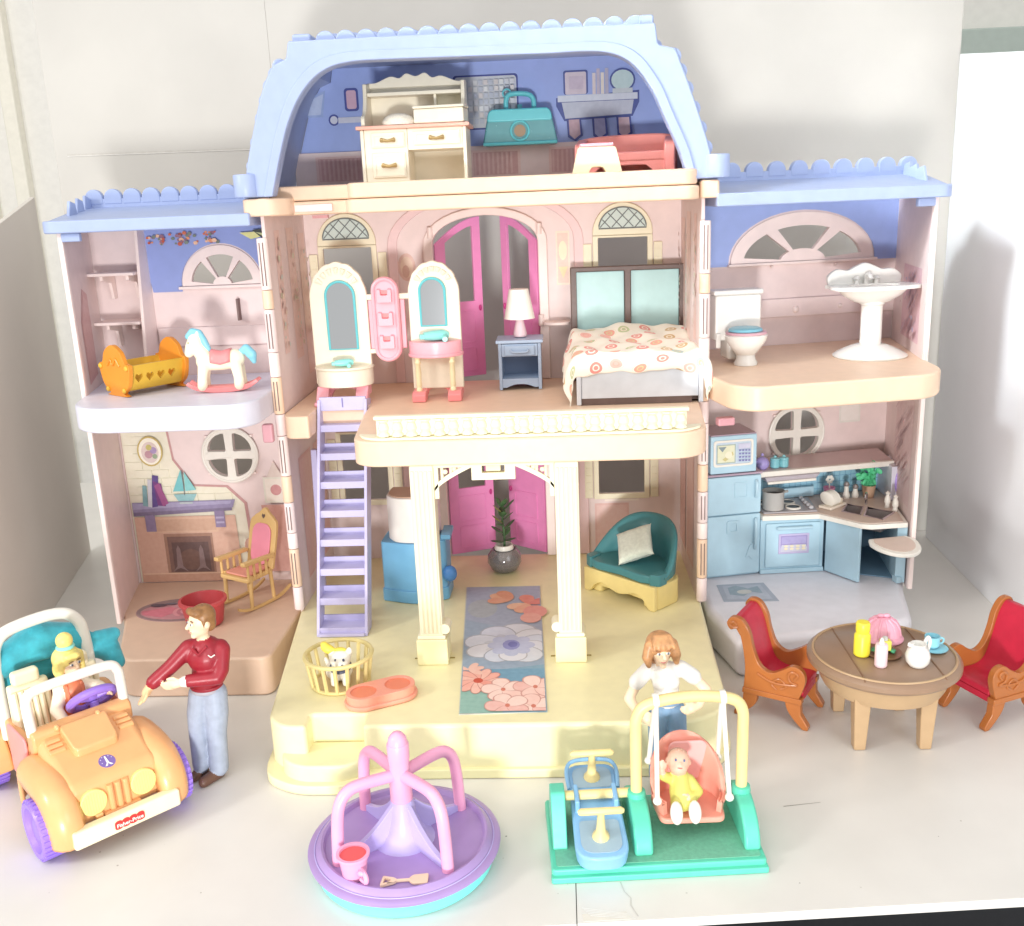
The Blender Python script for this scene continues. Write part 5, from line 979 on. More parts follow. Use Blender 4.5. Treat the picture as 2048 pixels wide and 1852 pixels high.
put('base_end', M().prism(roundpoly([(2.4, -2.3), (4.15, -2.3), (4.2, .5), (3.4, 1.5), (2.4, 1.2)], .4), 0, 2.2), YB, bs_, bevel=.12); put('base_end', M().prism(roundpoly([(-2.4, -2.3), (-4.15, -2.3), (-4.2, .5), (-3.4, 1.5), (-2.4, 1.2)], .4), 0, 2.2), YB, bs_, bevel=.12)
rows = []
for j in range(25):
    r = []
    for i in range(25):
        u, v = -1+2*i/24, -1+2*j/24; pin = 1-.13*(1-abs(u)**2)*abs(v)**3*0-.0
        x = u*(1-.12*(1-v*v)**1*0-.1*(1-abs(v)**4)*abs(u)**6); y = v*(1-.1*(1-abs(u)**4)*abs(v)**6)
        r.append((x*1.75, y*1.75, .62*max(0, (1-u**4)*(1-v**4))**.5+.02*math.sin(9*u+4*v)))
    rows.append(r)
c_ = M().sheet(rows); c_.sheet([[(p[0], p[1], -p[2]) for p in r] for r in rows])
cu = put('cushion', c_, mat('cream_cushion_fabric', (216,222,206), .8, .05, scale=300, bump=.3, sheen=.3), None, sharp=180)
cu.location = Vector((12.35, 2.2, F1+4.75))*U; cu.rotation_euler = (Matrix.Rotation(math.radians(-44), 3, 'Z') @ Matrix.Rotation(.72, 3, 'X') @ Matrix.Rotation(.62, 3, 'Z')).to_euler()
tag(cu, 'pale square cushion leaning on the deep teal settee', 'cushion')
# floral mat
mo = put('floral_mat', M().add([(-1.8,-19.3,F1+.005), (4.5,-19.1,F1+.005), (3.65,4.3,F1+.005), (-3.3,4.4,F1+.005), (-1.8,-19.3,F1+.07), (4.5,-19.1,F1+.07), (3.65,4.3,F1+.07), (-3.3,4.4,F1+.07)], [(3,2,1,0), (4,5,6,7), (0,1,5,4), (1,2,6,5), (2,3,7,6), (3,0,4,7)]), mat('mat_edge', (206,206,196), .5), None)
tag(mo, 'long narrow floor mat printed with a large pale blue flower', 'mat')
def mf(a, c, o):        # a 0..1 across, c 0..3.5 along
    c = c/3.5; x0, x1 = -1.75+(-3.2+1.75)*c, 4.45+(3.6-4.45)*c; return (x0+(x1-x0)*a, -19.2+23.5*c, F1+.07+o)
def petal(cx, cy, ang, l, w, col, n=10):
    ca, sa = math.cos(ang), math.sin(ang); pts = []
    for i in range(2*n):
        t_ = i/n*PI; u = l*.5*(1-math.cos(t_)); v = w*.5*math.sin(t_)*(.55+.45*u/l)*1.15
        if i == 0: v = 0
        pts.append((cx+u*ca-v*sa, cy+u*sa+v*ca))
    return ([(min(.99, max(.01, p[0])), min(3.48, max(.02, p[1]))) for p in pts], col)
P = [([(0,0),(1,0),(1,3.5),(0,3.5)], (158,178,196)), ([(0,2.4),(1,1.9),(1,3.5),(0,3.5)], (168,180,198)), ([(0,0),(1,0),(1,1.1),(0,.9)], (136,172,190)), ([(0,0),(.5,0),(.35,.45),(0,.55)], (150,190,178)), (circ(.22, 2.75, .2, 16, .3), (176,186,190)),
     ([(0,.6),(.2,1.0),(1,1.0),(1,.62)], (120,166,190))]
def two(lst): return [q_ for a, l, w_, c in lst for q_ in (petal(.62, 1.62, math.radians(a), l*1.03, w_*1.1, tuple(int(x*.82) for x in c)), petal(.62, 1.62, math.radians(a), l, w_, c), petal(.62, 1.62, math.radians(a), l*.6, w_*.34, tuple(min(255, int(x*.94)) for x in c)))]
P += two([(80, .62, .5, (226,230,238)), (120, .6, .45, (214,220,234)), (45, .55, .42, (230,234,240)), (165, .62, .42, (222,228,238)), (20, .5, .36, (214,222,234)), (200, .6, .36, (230,232,238)), (-10, .42, .34, (226,230,238)), (235, .5, .34, (216,224,236)), (-55, .5, .4, (222,228,236)), (270, .42, .36, (232,234,240))])
P += [petal(.6, 1.62, math.radians(a), .3, .2, (196,204,228)) for a in range(0, 360, 45)]+[(circ(.6, 1.63, .11, 14, .14), (150,156,206)), (circ(.62, 1.64, .06, 12, .08), (120,126,186))]
P += [q_ for a in range(0, 360, 33) for q_ in (petal(.2, .72, math.radians(a), .31, .15, (206,140,128)), petal(.2, .72, math.radians(a), .3, .125, random.choice([(244,182,166), (240,168,152), (246,196,180)])))]+[(circ(.2, .72, .06, 12, .06), (206,90,70))]
P += [petal(.08, .98, math.radians(a), .2, .1, (244,200,184)) for a in (20, 60, 150, 330)]
for cx, cy in ((.72, .32), (.5, .5), (.88, .55), (.85, .12), (.55, .14)): P += [q_ for a in range(0, 360, 72) for q_ in (petal(cx, cy, math.radians(a+cx*200), .27, .25, (212,158,146)), petal(cx, cy, math.radians(a+cx*200), .26, .215, random.choice([(246,208,196), (240,192,182), (248,218,206)])))]+[(circ(cx, cy, .03, 8, .04), (214,130,110))]
P += [petal(.62, 3.02, math.radians(a), .34, .22, c) for a, c in ((150, (236,186,150)), (190, (230,170,140)), (120, (226,160,130)))]+[petal(.85, 2.85, math.radians(a), .32, .22, c) for a, c in ((200, (240,196,166)), (240, (236,180,150)), (100, (230,150,130)), (30, (224,140,126)))]+[(circ(.92, 2.6, .16, 14, .2), (232,160,146)), (circ(.86, 2.4, .14, 14, .16), (236,176,160))]
decal('mat_print', P, mf, mo, step=.0018)
# pet corner
WICK = mat('wicker_plastic', (222,204,136), .42)
t = thing('pet_basket', 'straw-yellow slatted pet basket at the foot of the lavender staircase', 'basket', (-11.35, -14.0, F1+.02))
put('basket_floor', M().cyl((0,0,0), (0,0,.12), 2.15, n=32), mat('basket_floor_brown', (214,186,132), .5), t)
put('rim', M().tube([(p[0], p[1], 2.35) for p in circ(0, 0, 2.52, 40)], .17, 8, closed=True), WICK, t); put('foot_ring', M().tube([(p[0], p[1], .12) for p in circ(0, 0, 2.15, 40)], .14, 8, closed=True), WICK, t)
for i in range(17):
    a = 2*PI*i/17; put('slat', M().tube([(2.15*math.cos(a), 2.15*math.sin(a), .1), (2.5*math.cos(a), 2.5*math.sin(a), 2.35)], .15, 6), WICK, t)
PUP = mat('puppy_white', (248,244,232), .35); PYEL = mat('bow_yellow', (244,220,80), .4); NAVY = mat('navy_paint', (70,76,100), .4)
t = thing('puppy', 'white toy puppy with yellow bow and dark collar sitting in the pet basket', 'dog', (-11.3, -14.0, F1+.14))
B_ = Blob(); B_.ell(PUP, (-.15, .2, .75), (1.05, 1.0, .8)).path(PUP, [(0, -.1, 1.1), (.15, -.45, 1.7)], [.72, .62]).ell(PUP, (.2, -.55, 2.05), (.82, .74, .72)).ell(PUP, (.42, -1.15, 1.85), (.36, .36, .3)).ell(PUP, (-.5, -.3, 2.35), (.26, .3, .45)).ell(PUP, (.85, -.2, 2.45), (.24, .26, .42))
for x in (-.35, .55): B_.path(PUP, [(x, -.5, 1.0), (x+.05, -.95, .25)], [.34, .3])
B_.path(PUP, [(-.9, .6, .8), (-1.3, .9, 1.4)], [.25, .16])
pb = B_.build('puppy_body', t, .1, 4)
put('nose', M().ell((.52, -1.5, 1.95), (.11, .08, .09), 10), NAVY, pb)
for x in (-.02, .58): put('eye', M().ell((x, -1.16, 2.25), (.1, .08, .13), 10), NAVY, pb)
put('collar', M().tube([(p[0]+.14, p[1]-.42, 1.38+.22*p[1]) for p in circ(0, 0, .74, 26)], .12, 8, closed=True), NAVY, pb)
B_ = Blob(); B_.ell(PYEL, (-.75, -.2, 2.75), (.62, .42, .36), Matrix.Rotation(.5, 3, 'Y')).ell(PYEL, (.2, -.35, 2.72), (.5, .3, .2)).ell(PYEL, (-1.05, -.1, 3.05), (.3, .3, .24)); B_.build('bow', pb, .09, 3)
t = thing('pet_bowl', 'coral double pet dish on the porch beside the basket', 'pet bowl', (-7.75, -16.75, F1+.02), math.radians(27))
def stad(r, h, n=12): return arc(h, 0, r, -90, 90, n)+arc(-h, 0, r, 90, 270, n)
put('dish_base', M().prism(stad(1.45, 1.3), 0, .35), CORALL, t, bevel=.12); put('dish_body', M().holed(stad(1.28, 1.3), [circ(1.3, 0, .95, 24), circ(-1.3, 0, .95, 24)], .3, .95, 'z'), CORALL, t, bevel=.1)
for x in (-1.3, 1.3): put('dish_well', M().lathe([(1.0, .85), (.8, .5), (.01, .42)], (x, 0, 0), 24), mat('dish_inside', (236,130,96), .35), t)
for i in range(16):
    a, r = random.uniform(0, 2*PI), random.uniform(0, .55); put('kibble', M().ell((-1.3+r*math.cos(a), r*math.sin(a), .56), (.15, .13, .12), 8), mat('kibble_brown', (190,110,60), .6), t)
# ---------------------------------------------------------------- toy car
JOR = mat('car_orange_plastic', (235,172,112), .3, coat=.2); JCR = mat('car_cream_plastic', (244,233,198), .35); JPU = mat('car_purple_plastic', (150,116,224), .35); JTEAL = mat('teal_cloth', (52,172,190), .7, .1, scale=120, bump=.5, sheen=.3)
JPK = mat('car_pink_plastic', (240,150,150), .35)
t = thing('toy_car', 'orange open toy off-road car with purple wheels and cream bumper', 'car', (-22.6, -27.6, 0), math.radians(45.5))
def hexa(a, b):      # bottom and top quads
    return M().add(a+b, [(3,2,1,0), (4,5,6,7), (0,1,5,4), (1,2,6,5), (2,3,7,6), (3,0,4,7)])
hd = put('hood', hexa([(-3.1,.7,1.9), (3.1,.7,1.9), (3.2,6.2,2.2), (-3.2,6.2,2.2)], [(-3.0,1.0,4.6), (3.0,1.0,4.6), (3.1,6.1,6.5), (-3.1,6.1,6.5)]), JOR, t, bevel=.6, seg=5)
HZ = lambda x, y, z: (x, y, 4.55+(y-1.0)*.382+z)           # lies on the hood
put('hood_scoop', M(HZ).prism(roundpoly([(-1.5, 3.2), (1.35, 3.2), (1.5, 5.6), (-1.6, 5.6)], [.4, .4, .2, .2]), -.3, .55), JOR, hd, bevel=.25, seg=3)
for s in (-1, 1):
    for i in range(3): put('hood_louvre', M(HZ).box(s*1.75-.0 if s > 0 else -2.75, 4.1+i*.42, -.1, s*1.75+1.0 if s > 0 else -1.75, 4.35+i*.42, .16), JOR, hd, bevel=.06)
put('emblem', M(HZ).prism(circ(0, 2.1, .52, 26), -.03, .05), mat('emblem_purple', (120,96,170), .35), hd)
decal('emblem_tower', [([(-.26,1.72),(-.08,1.95),(-.05,2.5),(.05,2.5),(.08,1.95),(.26,1.72),(.1,1.72),(0,1.9),(-.1,1.72)], (240,236,240))]+[(circ(math.cos(a)*.38, 2.1+math.sin(a)*.38, .035, 6), (230,226,240)) for a in (.4, 1.0, 2.1, 2.7, 3.5)], lambda a, c, o: HZ(a, c, .05+o), hd)
FF = lambda x, y, z: (x, .75+(z-1.9)*.09+y, z)              # front face
for x in (-1.62, 1.62):
    h = put('headlight', M(FF).cyl((x, -.22, 3.35), (x, .12, 3.35), .85, n=30), mat('lamp_yellow', (240,230,140), .4), t, bevel=.08)
    for i in range(9): put('lamp_rib', M(FF).box(x-.66+i*.165-.03, -.26, 3.35-.72*math.sqrt(max(0, 1-((i-4)/4.6)**2)), x-.66+i*.165+.03, -.2, 3.35+.72*math.sqrt(max(0, 1-((i-4)/4.6)**2))), mat('lamp_yellow', (240,228,120), .4), h)
for x in (-.5, 0, .5): put('grille_bar', M(FF).tube([(x, -.08, 2.35), (x, -.1, 4.1)], .2, 10), JOR, t)
put('grille_lip', M(FF).box(-1.15, -.35, 1.95, 1.25, .1, 2.4), JOR, t, bevel=.1); put('tow_hook', M(FF).box(-1.7, -.35, 2.2, -1.2, .0, 2.6), JOR, t, bevel=.1)
bp = put('bumper', M().box(-3.45, -.45, 1.25, 3.45, .35, 2.45), JCR, t, bevel=.18, seg=3)
sc_ = [(-.95, .35)]+[p for k in range(4) for p in arc(-.71+k*.475, .35, .237, 180, 0, 5)[1:]]+[(.95, -.2)]+[p for k in range(4) for p in arc(.71-k*.475, -.2, .237, 0, -180, 5, .16)[1:]]
put('badge', M().prism([(p[0], 1.78+p[1]*.62) for p in sc_], -.52, -.44, 'y'), mat('badge_red', (206,44,40), .35), bp)
def text(body, size, fn, m, parent, name='lettering'):
    cu = bpy.data.curves.new('t', 'FONT'); cu.body = body; cu.size = size; cu.align_x = 'CENTER'; cu.align_y = 'CENTER'; cu.extrude = .012; cu.offset = .004
    o = bpy.data.objects.new('t', cu); COL.objects.link(o); dg = bpy.context.evaluated_depsgraph_get(); me = bpy.data.meshes.new_from_object(o.evaluated_get(dg))
    b = M(fn); b.add([tuple(v.co) for v in me.vertices], [tuple(p.vertices) for p in me.polygons]); bpy.data.objects.remove(o); bpy.data.curves.remove(cu); bpy.data.meshes.remove(me)
    return put(name, b, m, parent, fix=False)
text('Fisher-Price', .36, lambda x, y, z: (x, -.535-z, 1.81+y), mat('badge_white', (250,246,240), .4), bp)
for s in (-1, 1):
    w_ = [(1.35, 1.25), (.35, 1.3), (.15, 2.6), (.5, 3.7), (1.5, 4.6), (3.0, 5.15), (5.0, 5.5), (6.4, 5.4), (6.6, 2.6), (5.4, 2.3)]
    out_ = spline(w_[1:9], 4)+[(6.0, 1.8), (4.9, 1.8)]+arc(2.7, 1.9, 2.2, 0, 150, 12)
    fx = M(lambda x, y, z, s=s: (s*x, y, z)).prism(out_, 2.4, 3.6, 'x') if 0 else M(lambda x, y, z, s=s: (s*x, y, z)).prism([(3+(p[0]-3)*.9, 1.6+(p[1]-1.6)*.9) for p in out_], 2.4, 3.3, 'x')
    
    path = spline([(.25, 1.25), (.1, 2.3), (.45, 3.5), (1.4, 4.5), (2.8, 5.0), (4.6, 5.15), (6.2, 5.0), (6.6, 4.0), (6.7, 2.4)], 4); rows = []
    for i, p in enumerate(path):
        a_, b_ = path[max(0, i-1)], path[min(len(path)-1, i+1)]; d_ = Vector((b_[0]-a_[0], b_[1]-a_[1])).normalized(); nn = Vector((-d_.y, d_.x))
        if nn.dot(Vector((p[0]-2.9, p[1]-1.5))) < 0: nn = -nn
        r_ = []
        for x_, o_ in ((2.5, -.3), (2.75, .02), (3.15, .16), (3.6, .12), (4.0, -.05), (4.3, -.36), (4.42, -.75), (4.42, -1.15)): r_.append((s*x_, p[0]+nn.x*o_, p[1]+nn.y*o_))
        rows.append(r_)
    put('fender', M().sheet(rows), JOR, t, solid=.22, sharp=80)
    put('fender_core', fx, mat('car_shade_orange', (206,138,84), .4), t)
    for wy in (2.7, 14.2):
        rot = Matrix.Rotation(PI/2, 3, 'Y')
        wh = put('wheel', M().lathe([(.01, -.62), (.5, -.62), (.9, -.45), (1.35, -.5), (1.5, -.75), (1.8, -.8), (1.95, -.6), (1.95, .6), (1.8, .8), (1.5, .75), (1.35, .5), (.9, .45), (.5, .62), (.01, .62)], (s*4.15, wy, 1.97), 36, rot=rot), JPU, t)
        for i in range(30):
            a = 2*PI*i/30; c, d = math.cos(a), math.sin(a)
            put('tyre_lug', M(lambda x, y, z, c=c, d=d, s=s, wy=wy: (s*4.15+x, wy+y*d+z*c, 1.97-y*c+z*d)).box(-.7, -.1, 1.9, .7, .1, 2.02), JPU, wh)
    put('side_panel', M(lambda x, y, z, s=s: (s*x, y, z)).box(2.7, 6.2, 1.6, 3.3, 17, 5.6), JOR, t, bevel=.2)
    put('door_panel', M(lambda x, y, z, s=s: (s*x, y, z)).prism(roundpoly([(6.8, 2.2), (10.8, 2.2), (10.8, 5.9), (6.9, 6.1)], .5), 3.3, 3.5, 'x'), JPK, t, bevel=.1)
    put('rear_fender', M(lambda x, y, z, s=s: (s*x, y, z)).prism(arc(14.2, 1.9, 3.0, 0, 180, 14)+arc(14.2, 1.9, 2.2, 180, 0, 12), 3.3, 4.9, 'x'), JOR, t, bevel=.25)
put('cowl', M().prism(roundpoly([(5.5, 5.6), (5.6, 6.75), (6.5, 6.95), (6.9, 6.3), (6.9, 4.5)], [.2, .3, .3, .3, 0]), -3.3, 3.3, 'x'), JOR, t, bevel=.2, seg=3)
for x in (-1.7, 1.0): put('wiper_knob', M().ell((x, 5.6, 6.75), (.2, .25, .25), 12), JOR, t)
put('tub_floor', M().box(-3.0, 6.2, 1.6, 3.0, 17, 2.2), JOR, t); put('tail_panel', M().box(-3.2, 16.8, 1.6, 3.2, 17.3, 6.2), JOR, t, bevel=.2); put('dash_inside', M().box(-2.7, 6.3, 2.2, 2.7, 6.8, 6.2), mat('dash_red', (190,90,80), .45), t)
put('windshield_frame', M().tube(spline([(-3.05, 6.3, 6.5), (-3.1, 6.4, 8.3), (-3.0, 6.45, 9.0), (-2.4, 6.5, 9.4), (0, 6.5, 9.5), (2.4, 6.5, 9.45), (2.95, 6.45, 9.0), (3.05, 6.4, 8.3), (3.05, 6.3, 6.6)], 5), .34, 12), mat('bar_white', (240,236,224), .35), t)
put('roll_bar', M().tube(spline([(-3.1, 12.2, 4.0), (-3.15, 12.2, 9.5), (-2.7, 12.2, 11.3), (-1.5, 12.2, 11.9), (1.2, 12.2, 12.0), (2.5, 12.2, 11.3), (3.0, 12.2, 9.5), (3.05, 12.2, 4.0)], 5), .42, 12), mat('bar_white', (240,236,224), .35), t)
for x0 in (-3.0, .35):
    st = put('car_seat', M().prism(roundpoly([(8.2, 2.2), (8.2, 4.2), (10.0, 4.0), (10.6, 8.3), (11.3, 8.3), (11.2, 2.2)], .3), x0, x0+2.65, 'x'), JCR, t, bevel=.2, seg=3)
    for i in range(6): put('seat_rib', M().tube([(x0+.26+i*.43, 9.95, 4.5), (x0+.26+i*.43, 10.45, 7.9)], .2, 8), JCR, st)
    put('headrest', M().box(x0+.3, 10.3, 8.3, x0+2.1, 11.1, 9.3), JCR, st, bevel=.25, seg=3)
SW = Matrix.Rotation(-.75, 3, 'X')
def sw(x, y, z): p = SW @ Vector((x, y, z)); return (p.x+1.35, p.y+7.5, p.z+7.0)
ws = put('steering_wheel', M(sw).tube([(p[0], p[1], 0) for p in circ(0, 0, 1.45, 30)], .3, 10, closed=True), JPU, t)
put('wheel_hub', M(sw).ell((0,0,0), (.5, .5, .25), 14), JPU, ws)
for a in (0, 120, 240): put('spoke', M(sw).cyl((0,0,0), (1.4*math.cos(math.radians(a+90)), 1.4*math.sin(math.radians(a+90)), 0), .2, n=8), JPU, ws)
put('steering_column', M().cyl((1.35, 7.3, 6.8), (1.35, 6.4, 5.6), .3), JPU, t)
B_ = Blob(); B_.path(JTEAL, [(-3.2, 12.9, 9.0), (0, 13.1, 10.2), (2.6, 12.9, 9.6)], [1.0, 1.3, 1.0]).path(JTEAL, [(-3.0, 13.5, 7.8), (2.8, 13.6, 7.9)], 1.1).path(JTEAL, [(2.8, 13.0, 9.0), (4.6, 12.6, 8.0), (5.0, 12.2, 6.9)], [.9, .9, .6]).path(JTEAL, [(3.8, 12.2, 9.4), (5.2, 12.6, 9.0)], [.4, .5]).ell(JTEAL, (.3, 12.6, 9.2), (2.2, .9, .4)); B_.build('folded_hood_cloth', t, .13, 4)
put('rear_bench', M().box(-3.0, 12.6, 2.2, 3.0, 14.4, 6.8), mat('maroon_plastic', (170,90,100), .4), t, bevel=.3)

# ---------------------------------------------------------------- people
SKIN = mat('doll_skin', (246,214,178), .42, .02); SKINW = mat('doll_skin_tan', (236,190,140), .42); RED = mat('red_shirt_paint', (150,24,38), .36, .06); JEAN = mat('jeans_paint', (158,168,186), .5, .06, scale=140); SHOE = mat('brown_shoe_paint', (92,60,46), .4)
HAIRB = mat('brown_hair_paint', (146,100,56), .4, .12, scale=260); EYE = mat('eye_paint', (86,96,110), .3); BROW = mat('brow_paint', (130,90,60), .5); LIP = mat('lip_paint', (214,140,120), .4); WBLOUSE = mat('white_blouse_paint', (230,226,218), .45); BJEAN = mat('blue_trouser_paint', (122,160,196), .45, .04)
def hand(B_, m, w, d, side, s=1, curl=.0):
    """wrist w, direction d, side = thumb side vector; a palm, four fingers and a thumb"""
    w, d, sd = Vector(w), Vector(d).normalized(), Vector(side).normalized(); nrm = d.cross(sd)
    B_.cap(m, w, w+d*.55*s, .3*s, .34*s)
    for i, (k, L) in enumerate(((.3, .62), (.1, .72), (-.1, .66), (-.29, .5))):
        b = w+d*.75*s+sd*k*s; mid = b+d*L*.55*s; e = mid+(d*math.cos(curl)+nrm*math.sin(curl))*L*.5*s
        B_.path(m, [b-d*.2*s, mid, e], [.14*s, .125*s, .1*s])
    b = w+d*.25*s+sd*.26*s; B_.path(m, [b, b+(d*.6+sd*.7)*.42*s, b+(d*.95+sd*.5)*.75*s], [.15*s, .13*s, .11*s])
def head(B_, m, c, f, r=(.78, .86, 1.08), s=1):
    """c = centre, f = yaw of the face (0 looks to -y)"""
    R_ = Matrix.Rotation(f, 3, 'Z'); q = lambda x, y, z: tuple(Vector(c)+R_ @ Vector((x*s, y*s, z*s)))
    B_.ell(m, q(0, .05, .12), (r[0]*s, r[1]*s, .86*s), R_).ell(m, q(0, -.12, -.38), (r[0]*.74*s, r[1]*.74*s, .66*s), R_).cap(m, q(0, -.82, .12), q(0, -.98, -.16), .1*s, .16*s).ell(m, q(0, -.6, -.86), (.26*s, .2*s, .18*s), R_)
    for x in (-.8, .8): B_.ell(m, q(x*r[0]/.78, .1, -.05), (.12*s, .2*s, .27*s), R_)
    B_.ell(m, q(0, -.72, -.5), (.28*s, .14*s, .14*s), R_)
    return q
def face(q, R_, par, s=1, lip=LIP, brow=BROW, eye=EYE, yy=-.80):
    for x in (-.3, .3):
        put('eye_white', M().ell(q(x, yy+.06, .1), (.17*s, .09*s, .1*s), 12, R_), WHITE, par)
        put('eye', M().ell(q(x, yy-.0, .1), (.085*s, .06*s, .09*s), 10, R_), eye, par)
        put('eyebrow', M().tube([q(x-.19, yy+.08, .29), q(x, yy, .35), q(x+.19, yy+.08, .3)], .04*s, 6), brow, par)
    put('mouth', M().tube([q(-.2, yy+.02, -.48), q(0, yy-.06, -.51), q(.2, yy+.02, -.48)], [.03*s, .055*s, .03*s], 6), lip, par)
# the man
t = thing('person', 'standing figure in dark red shirt, pale jeans and brown shoes beside the orange car', 'person', (-20.1, -20.3, 0))
fy = math.radians(-48); B_ = Blob()
q = head(B_, SKIN, (1.0, .1, 12.05), fy, s=1.02)
B_.cap(SKIN, (.98, .15, 10.4), (1.0, .12, 11.4), .42, .42)
B_.path(RED, [(.75, .2, 7.4), (.95, .2, 8.6), (1.1, .2, 9.8)], [.98, 1.0, 1.12]).cap(RED, (.05, .15, 10.2), (2.05, .35, 10.05), .56, .56).ell(RED, (1.05, -.1, 9.4), (1.25, .95, 1.1))
B_.path(RED, [(-.05, .0, 10.15), (-1.2, -.7, 9.1), (-2.3, -1.25, 8.25)], [.62, .52, .5])
hand(B_, SKINW, (-2.5, -1.4, 8.05), (-.55, -.35, -.9), (.4, -.9, .0), .95, .3)
B_.path(RED, [(2.15, .2, 9.9), (2.2, -.45, 8.7), (2.0, -.75, 8.25), (.2, -1.25, 8.3)], [.62, .55, .52, .46])
B_.cap(WHITE, (.15, -1.27, 8.3), (-.1, -1.3, 8.27), .44, .4); hand(B_, SKIN, (-.25, -1.35, 8.25), (-1, -.12, -.2), (0, -.3, 1), .95, .2)
B_.ell(BROW, (.75, .2, 6.95), (.96, .78, .2))
B_.path(JEAN, [(.3, .2, 6.6), (.0, .1, 5.2), (-.2, .0, 3.7), (-.35, .15, 1.0)], [.86, .82, .66, .62]).path(JEAN, [(1.3, .2, 6.6), (1.3, .05, 5.2), (1.2, -.1, 3.6), (1.0, .0, .9)], [.86, .84, .68, .68])
B_.ell(JEAN, (.8, .25, 6.6), (1.05, .82, .6))
B_.path(SHOE, [(-.35, .35, .38), (-.8, -.5, .32)], [.42, .36]).path(SHOE, [(.95, .1, .42), (.2, -1.1, .34)], [.46, .4])
man = B_.build('figure', t, .085, 5); R_ = Matrix.Rotation(fy, 3, 'Z'); face(q, R_, man, 1.02)
B_ = Blob(); B_.ell(HAIRB, q(0, .22, .42), (.88, .86, .82), R_).ell(HAIRB, q(0, .5, -.1), (.78, .5, .72), R_).ell(HAIRB, q(-.1, -.5, .86), (.62, .36, .26), R_).ell(HAIRB, q(.35, -.3, .84), (.42, .5, .28), R_)
for x in (-.8, .8): B_.cap(HAIRB, q(x, -.1, .2), q(x*.98, -.14, -.12), .1, .06)
B_.build('hair', man, .085, 3)
put('collar', M().tube([(1.0-.5, -.75, 10.45), (.95, -.95, 10.05), (1.45, -.6, 10.5)], .12, 8), RED, man); put('pocket_mark', M().tube([(1.55, -.78, 9.95), (1.75, -.8, 9.8), (2.0, -.72, 9.95)], .05, 6), WHITE, man)
put('belt', M().tube([(.76+p[0], .2+p[1], 6.98) for p in circ(0, 0, .98, 30, .84)], .17, 8, closed=True), mat('belt_grey', (170,168,176), .45), man)
put('shirt_hem', M().tube([(.78+p[0], .2+p[1], 7.22) for p in circ(0, 0, 1.0, 30, .86)], .15, 8, closed=True), RED, man)
# the woman
t = thing('person', 'standing figure with auburn bob, white short-sleeved blouse and blue trousers behind the swing', 'person', (12.3, -22.1, 0))
fy = math.radians(10); B_ = Blob()
q = head(B_, SKIN, (-.2, -.35, 10.35), fy, (.72, .8, 1.0), .98)
B_.cap(SKIN, (-.1, .1, 8.8), (-.15, -.15, 9.7), .34, .36)
B_.path(WBLOUSE, [(.25, .1, 6.7), (.2, .1, 7.5), (.1, .1, 8.4)], [.84, .86, .98]).cap(WBLOUSE, (-.75, .1, 8.75), (.95, .1, 8.85), .46, .46).ell(WBLOUSE, (-.25, -.42, 8.05), (.52, .5, .5)).ell(WBLOUSE, (.55, -.42, 8.1), (.5, .5, .5))
B_.path(WBLOUSE, [(-1.0, .05, 8.8), (-1.75, -.1, 8.0)], [.52, .55]).path(SKIN, [(-1.8, -.1, 7.8), (-2.3, -.3, 6.9), (-1.7, -1.1, 6.2)], [.38, .36, .3]); hand(B_, SKIN, (-1.6, -1.2, 6.15), (.7, -.5, -.3), (.3, 0, 1), .85, .5)
B_.path(WBLOUSE, [(1.15, .05, 8.9), (1.95, -.05, 8.3)], [.52, .55]).path(SKIN, [(2.1, -.05, 8.1), (2.8, -.2, 7.4), (2.2, -1.1, 6.8)], [.38, .36, .3]); hand(B_, SKIN, (2.1, -1.2, 6.75), (-.8, -.4, -.1), (-.2, 0, 1), .85, 1.1)
B_.ell(BJEAN, (.2, .15, 6.0), (1.0, .8, .85)).path(BJEAN, [(-.3, .1, 5.7), (-.4, .05, 3.4), (-.45, .1, .9)], [.76, .6, .52]).path(BJEAN, [(.8, .1, 5.7), (1.0, .05, 3.4), (1.1, .1, .9)], [.76, .62, .52])
B_.path(SHOE, [(-.45, .2, .34), (-.5, -.8, .28)], [.36, .3]).path(SHOE, [(1.1, .2, .34), (1.15, -.8, .28)], [.36, .3])
wom = B_.build('figure', t, .085, 5); R_ = Matrix.Rotation(fy, 3, 'Z'); face(q, R_, wom, .95, mat('rose_lip', (216,120,120), .4), mat('auburn_brow', (160,100,60), .5), yy=-.77)
HAIRA = mat('auburn_hair_paint', (198,142,92), .4, .14, scale=240); B_ = Blob()
B_.ell(HAIRA, q(0, .2, .4), (.98, .95, .9), R_).ell(HAIRA, q(0, .55, -.35), (.95, .55, .85), R_).path(HAIRA, [q(-.8, -.1, .5), q(-.98, -.2, -.3), q(-.9, -.3, -.85)], [.34, .36, .2]).path(HAIRA, [q(.8, -.1, .5), q(.98, -.2, -.3), q(1.0, -.3, -.8)], [.34, .36, .2])
for x in (-.6, -.3, 0, .3, .6): B_.path(HAIRA, [q(x*.8, -.3, 1.12), q(x*1.05, -.72, .72), q(x*1.15, -.84, .45)], [.2, .17, .1])
B_.build('hair', wom, .085, 3)
put('waistband', M().tube([(.22+p[0], .12+p[1], 6.55) for p in circ(0, 0, .9, 30, .76)], .14, 8, closed=True), BJEAN, wom)
put('collar', M().tube([(-.55, -.35, 8.95), (-.05, -.78, 8.25), (.5, -.4, 8.95)], .09, 8), WBLOUSE, wom); put('placket', M().tube([(-.05, -.78, 8.25), (.1, -.72, 7.4), (.15, -.72, 6.9)], .06, 6), WBLOUSE, wom)
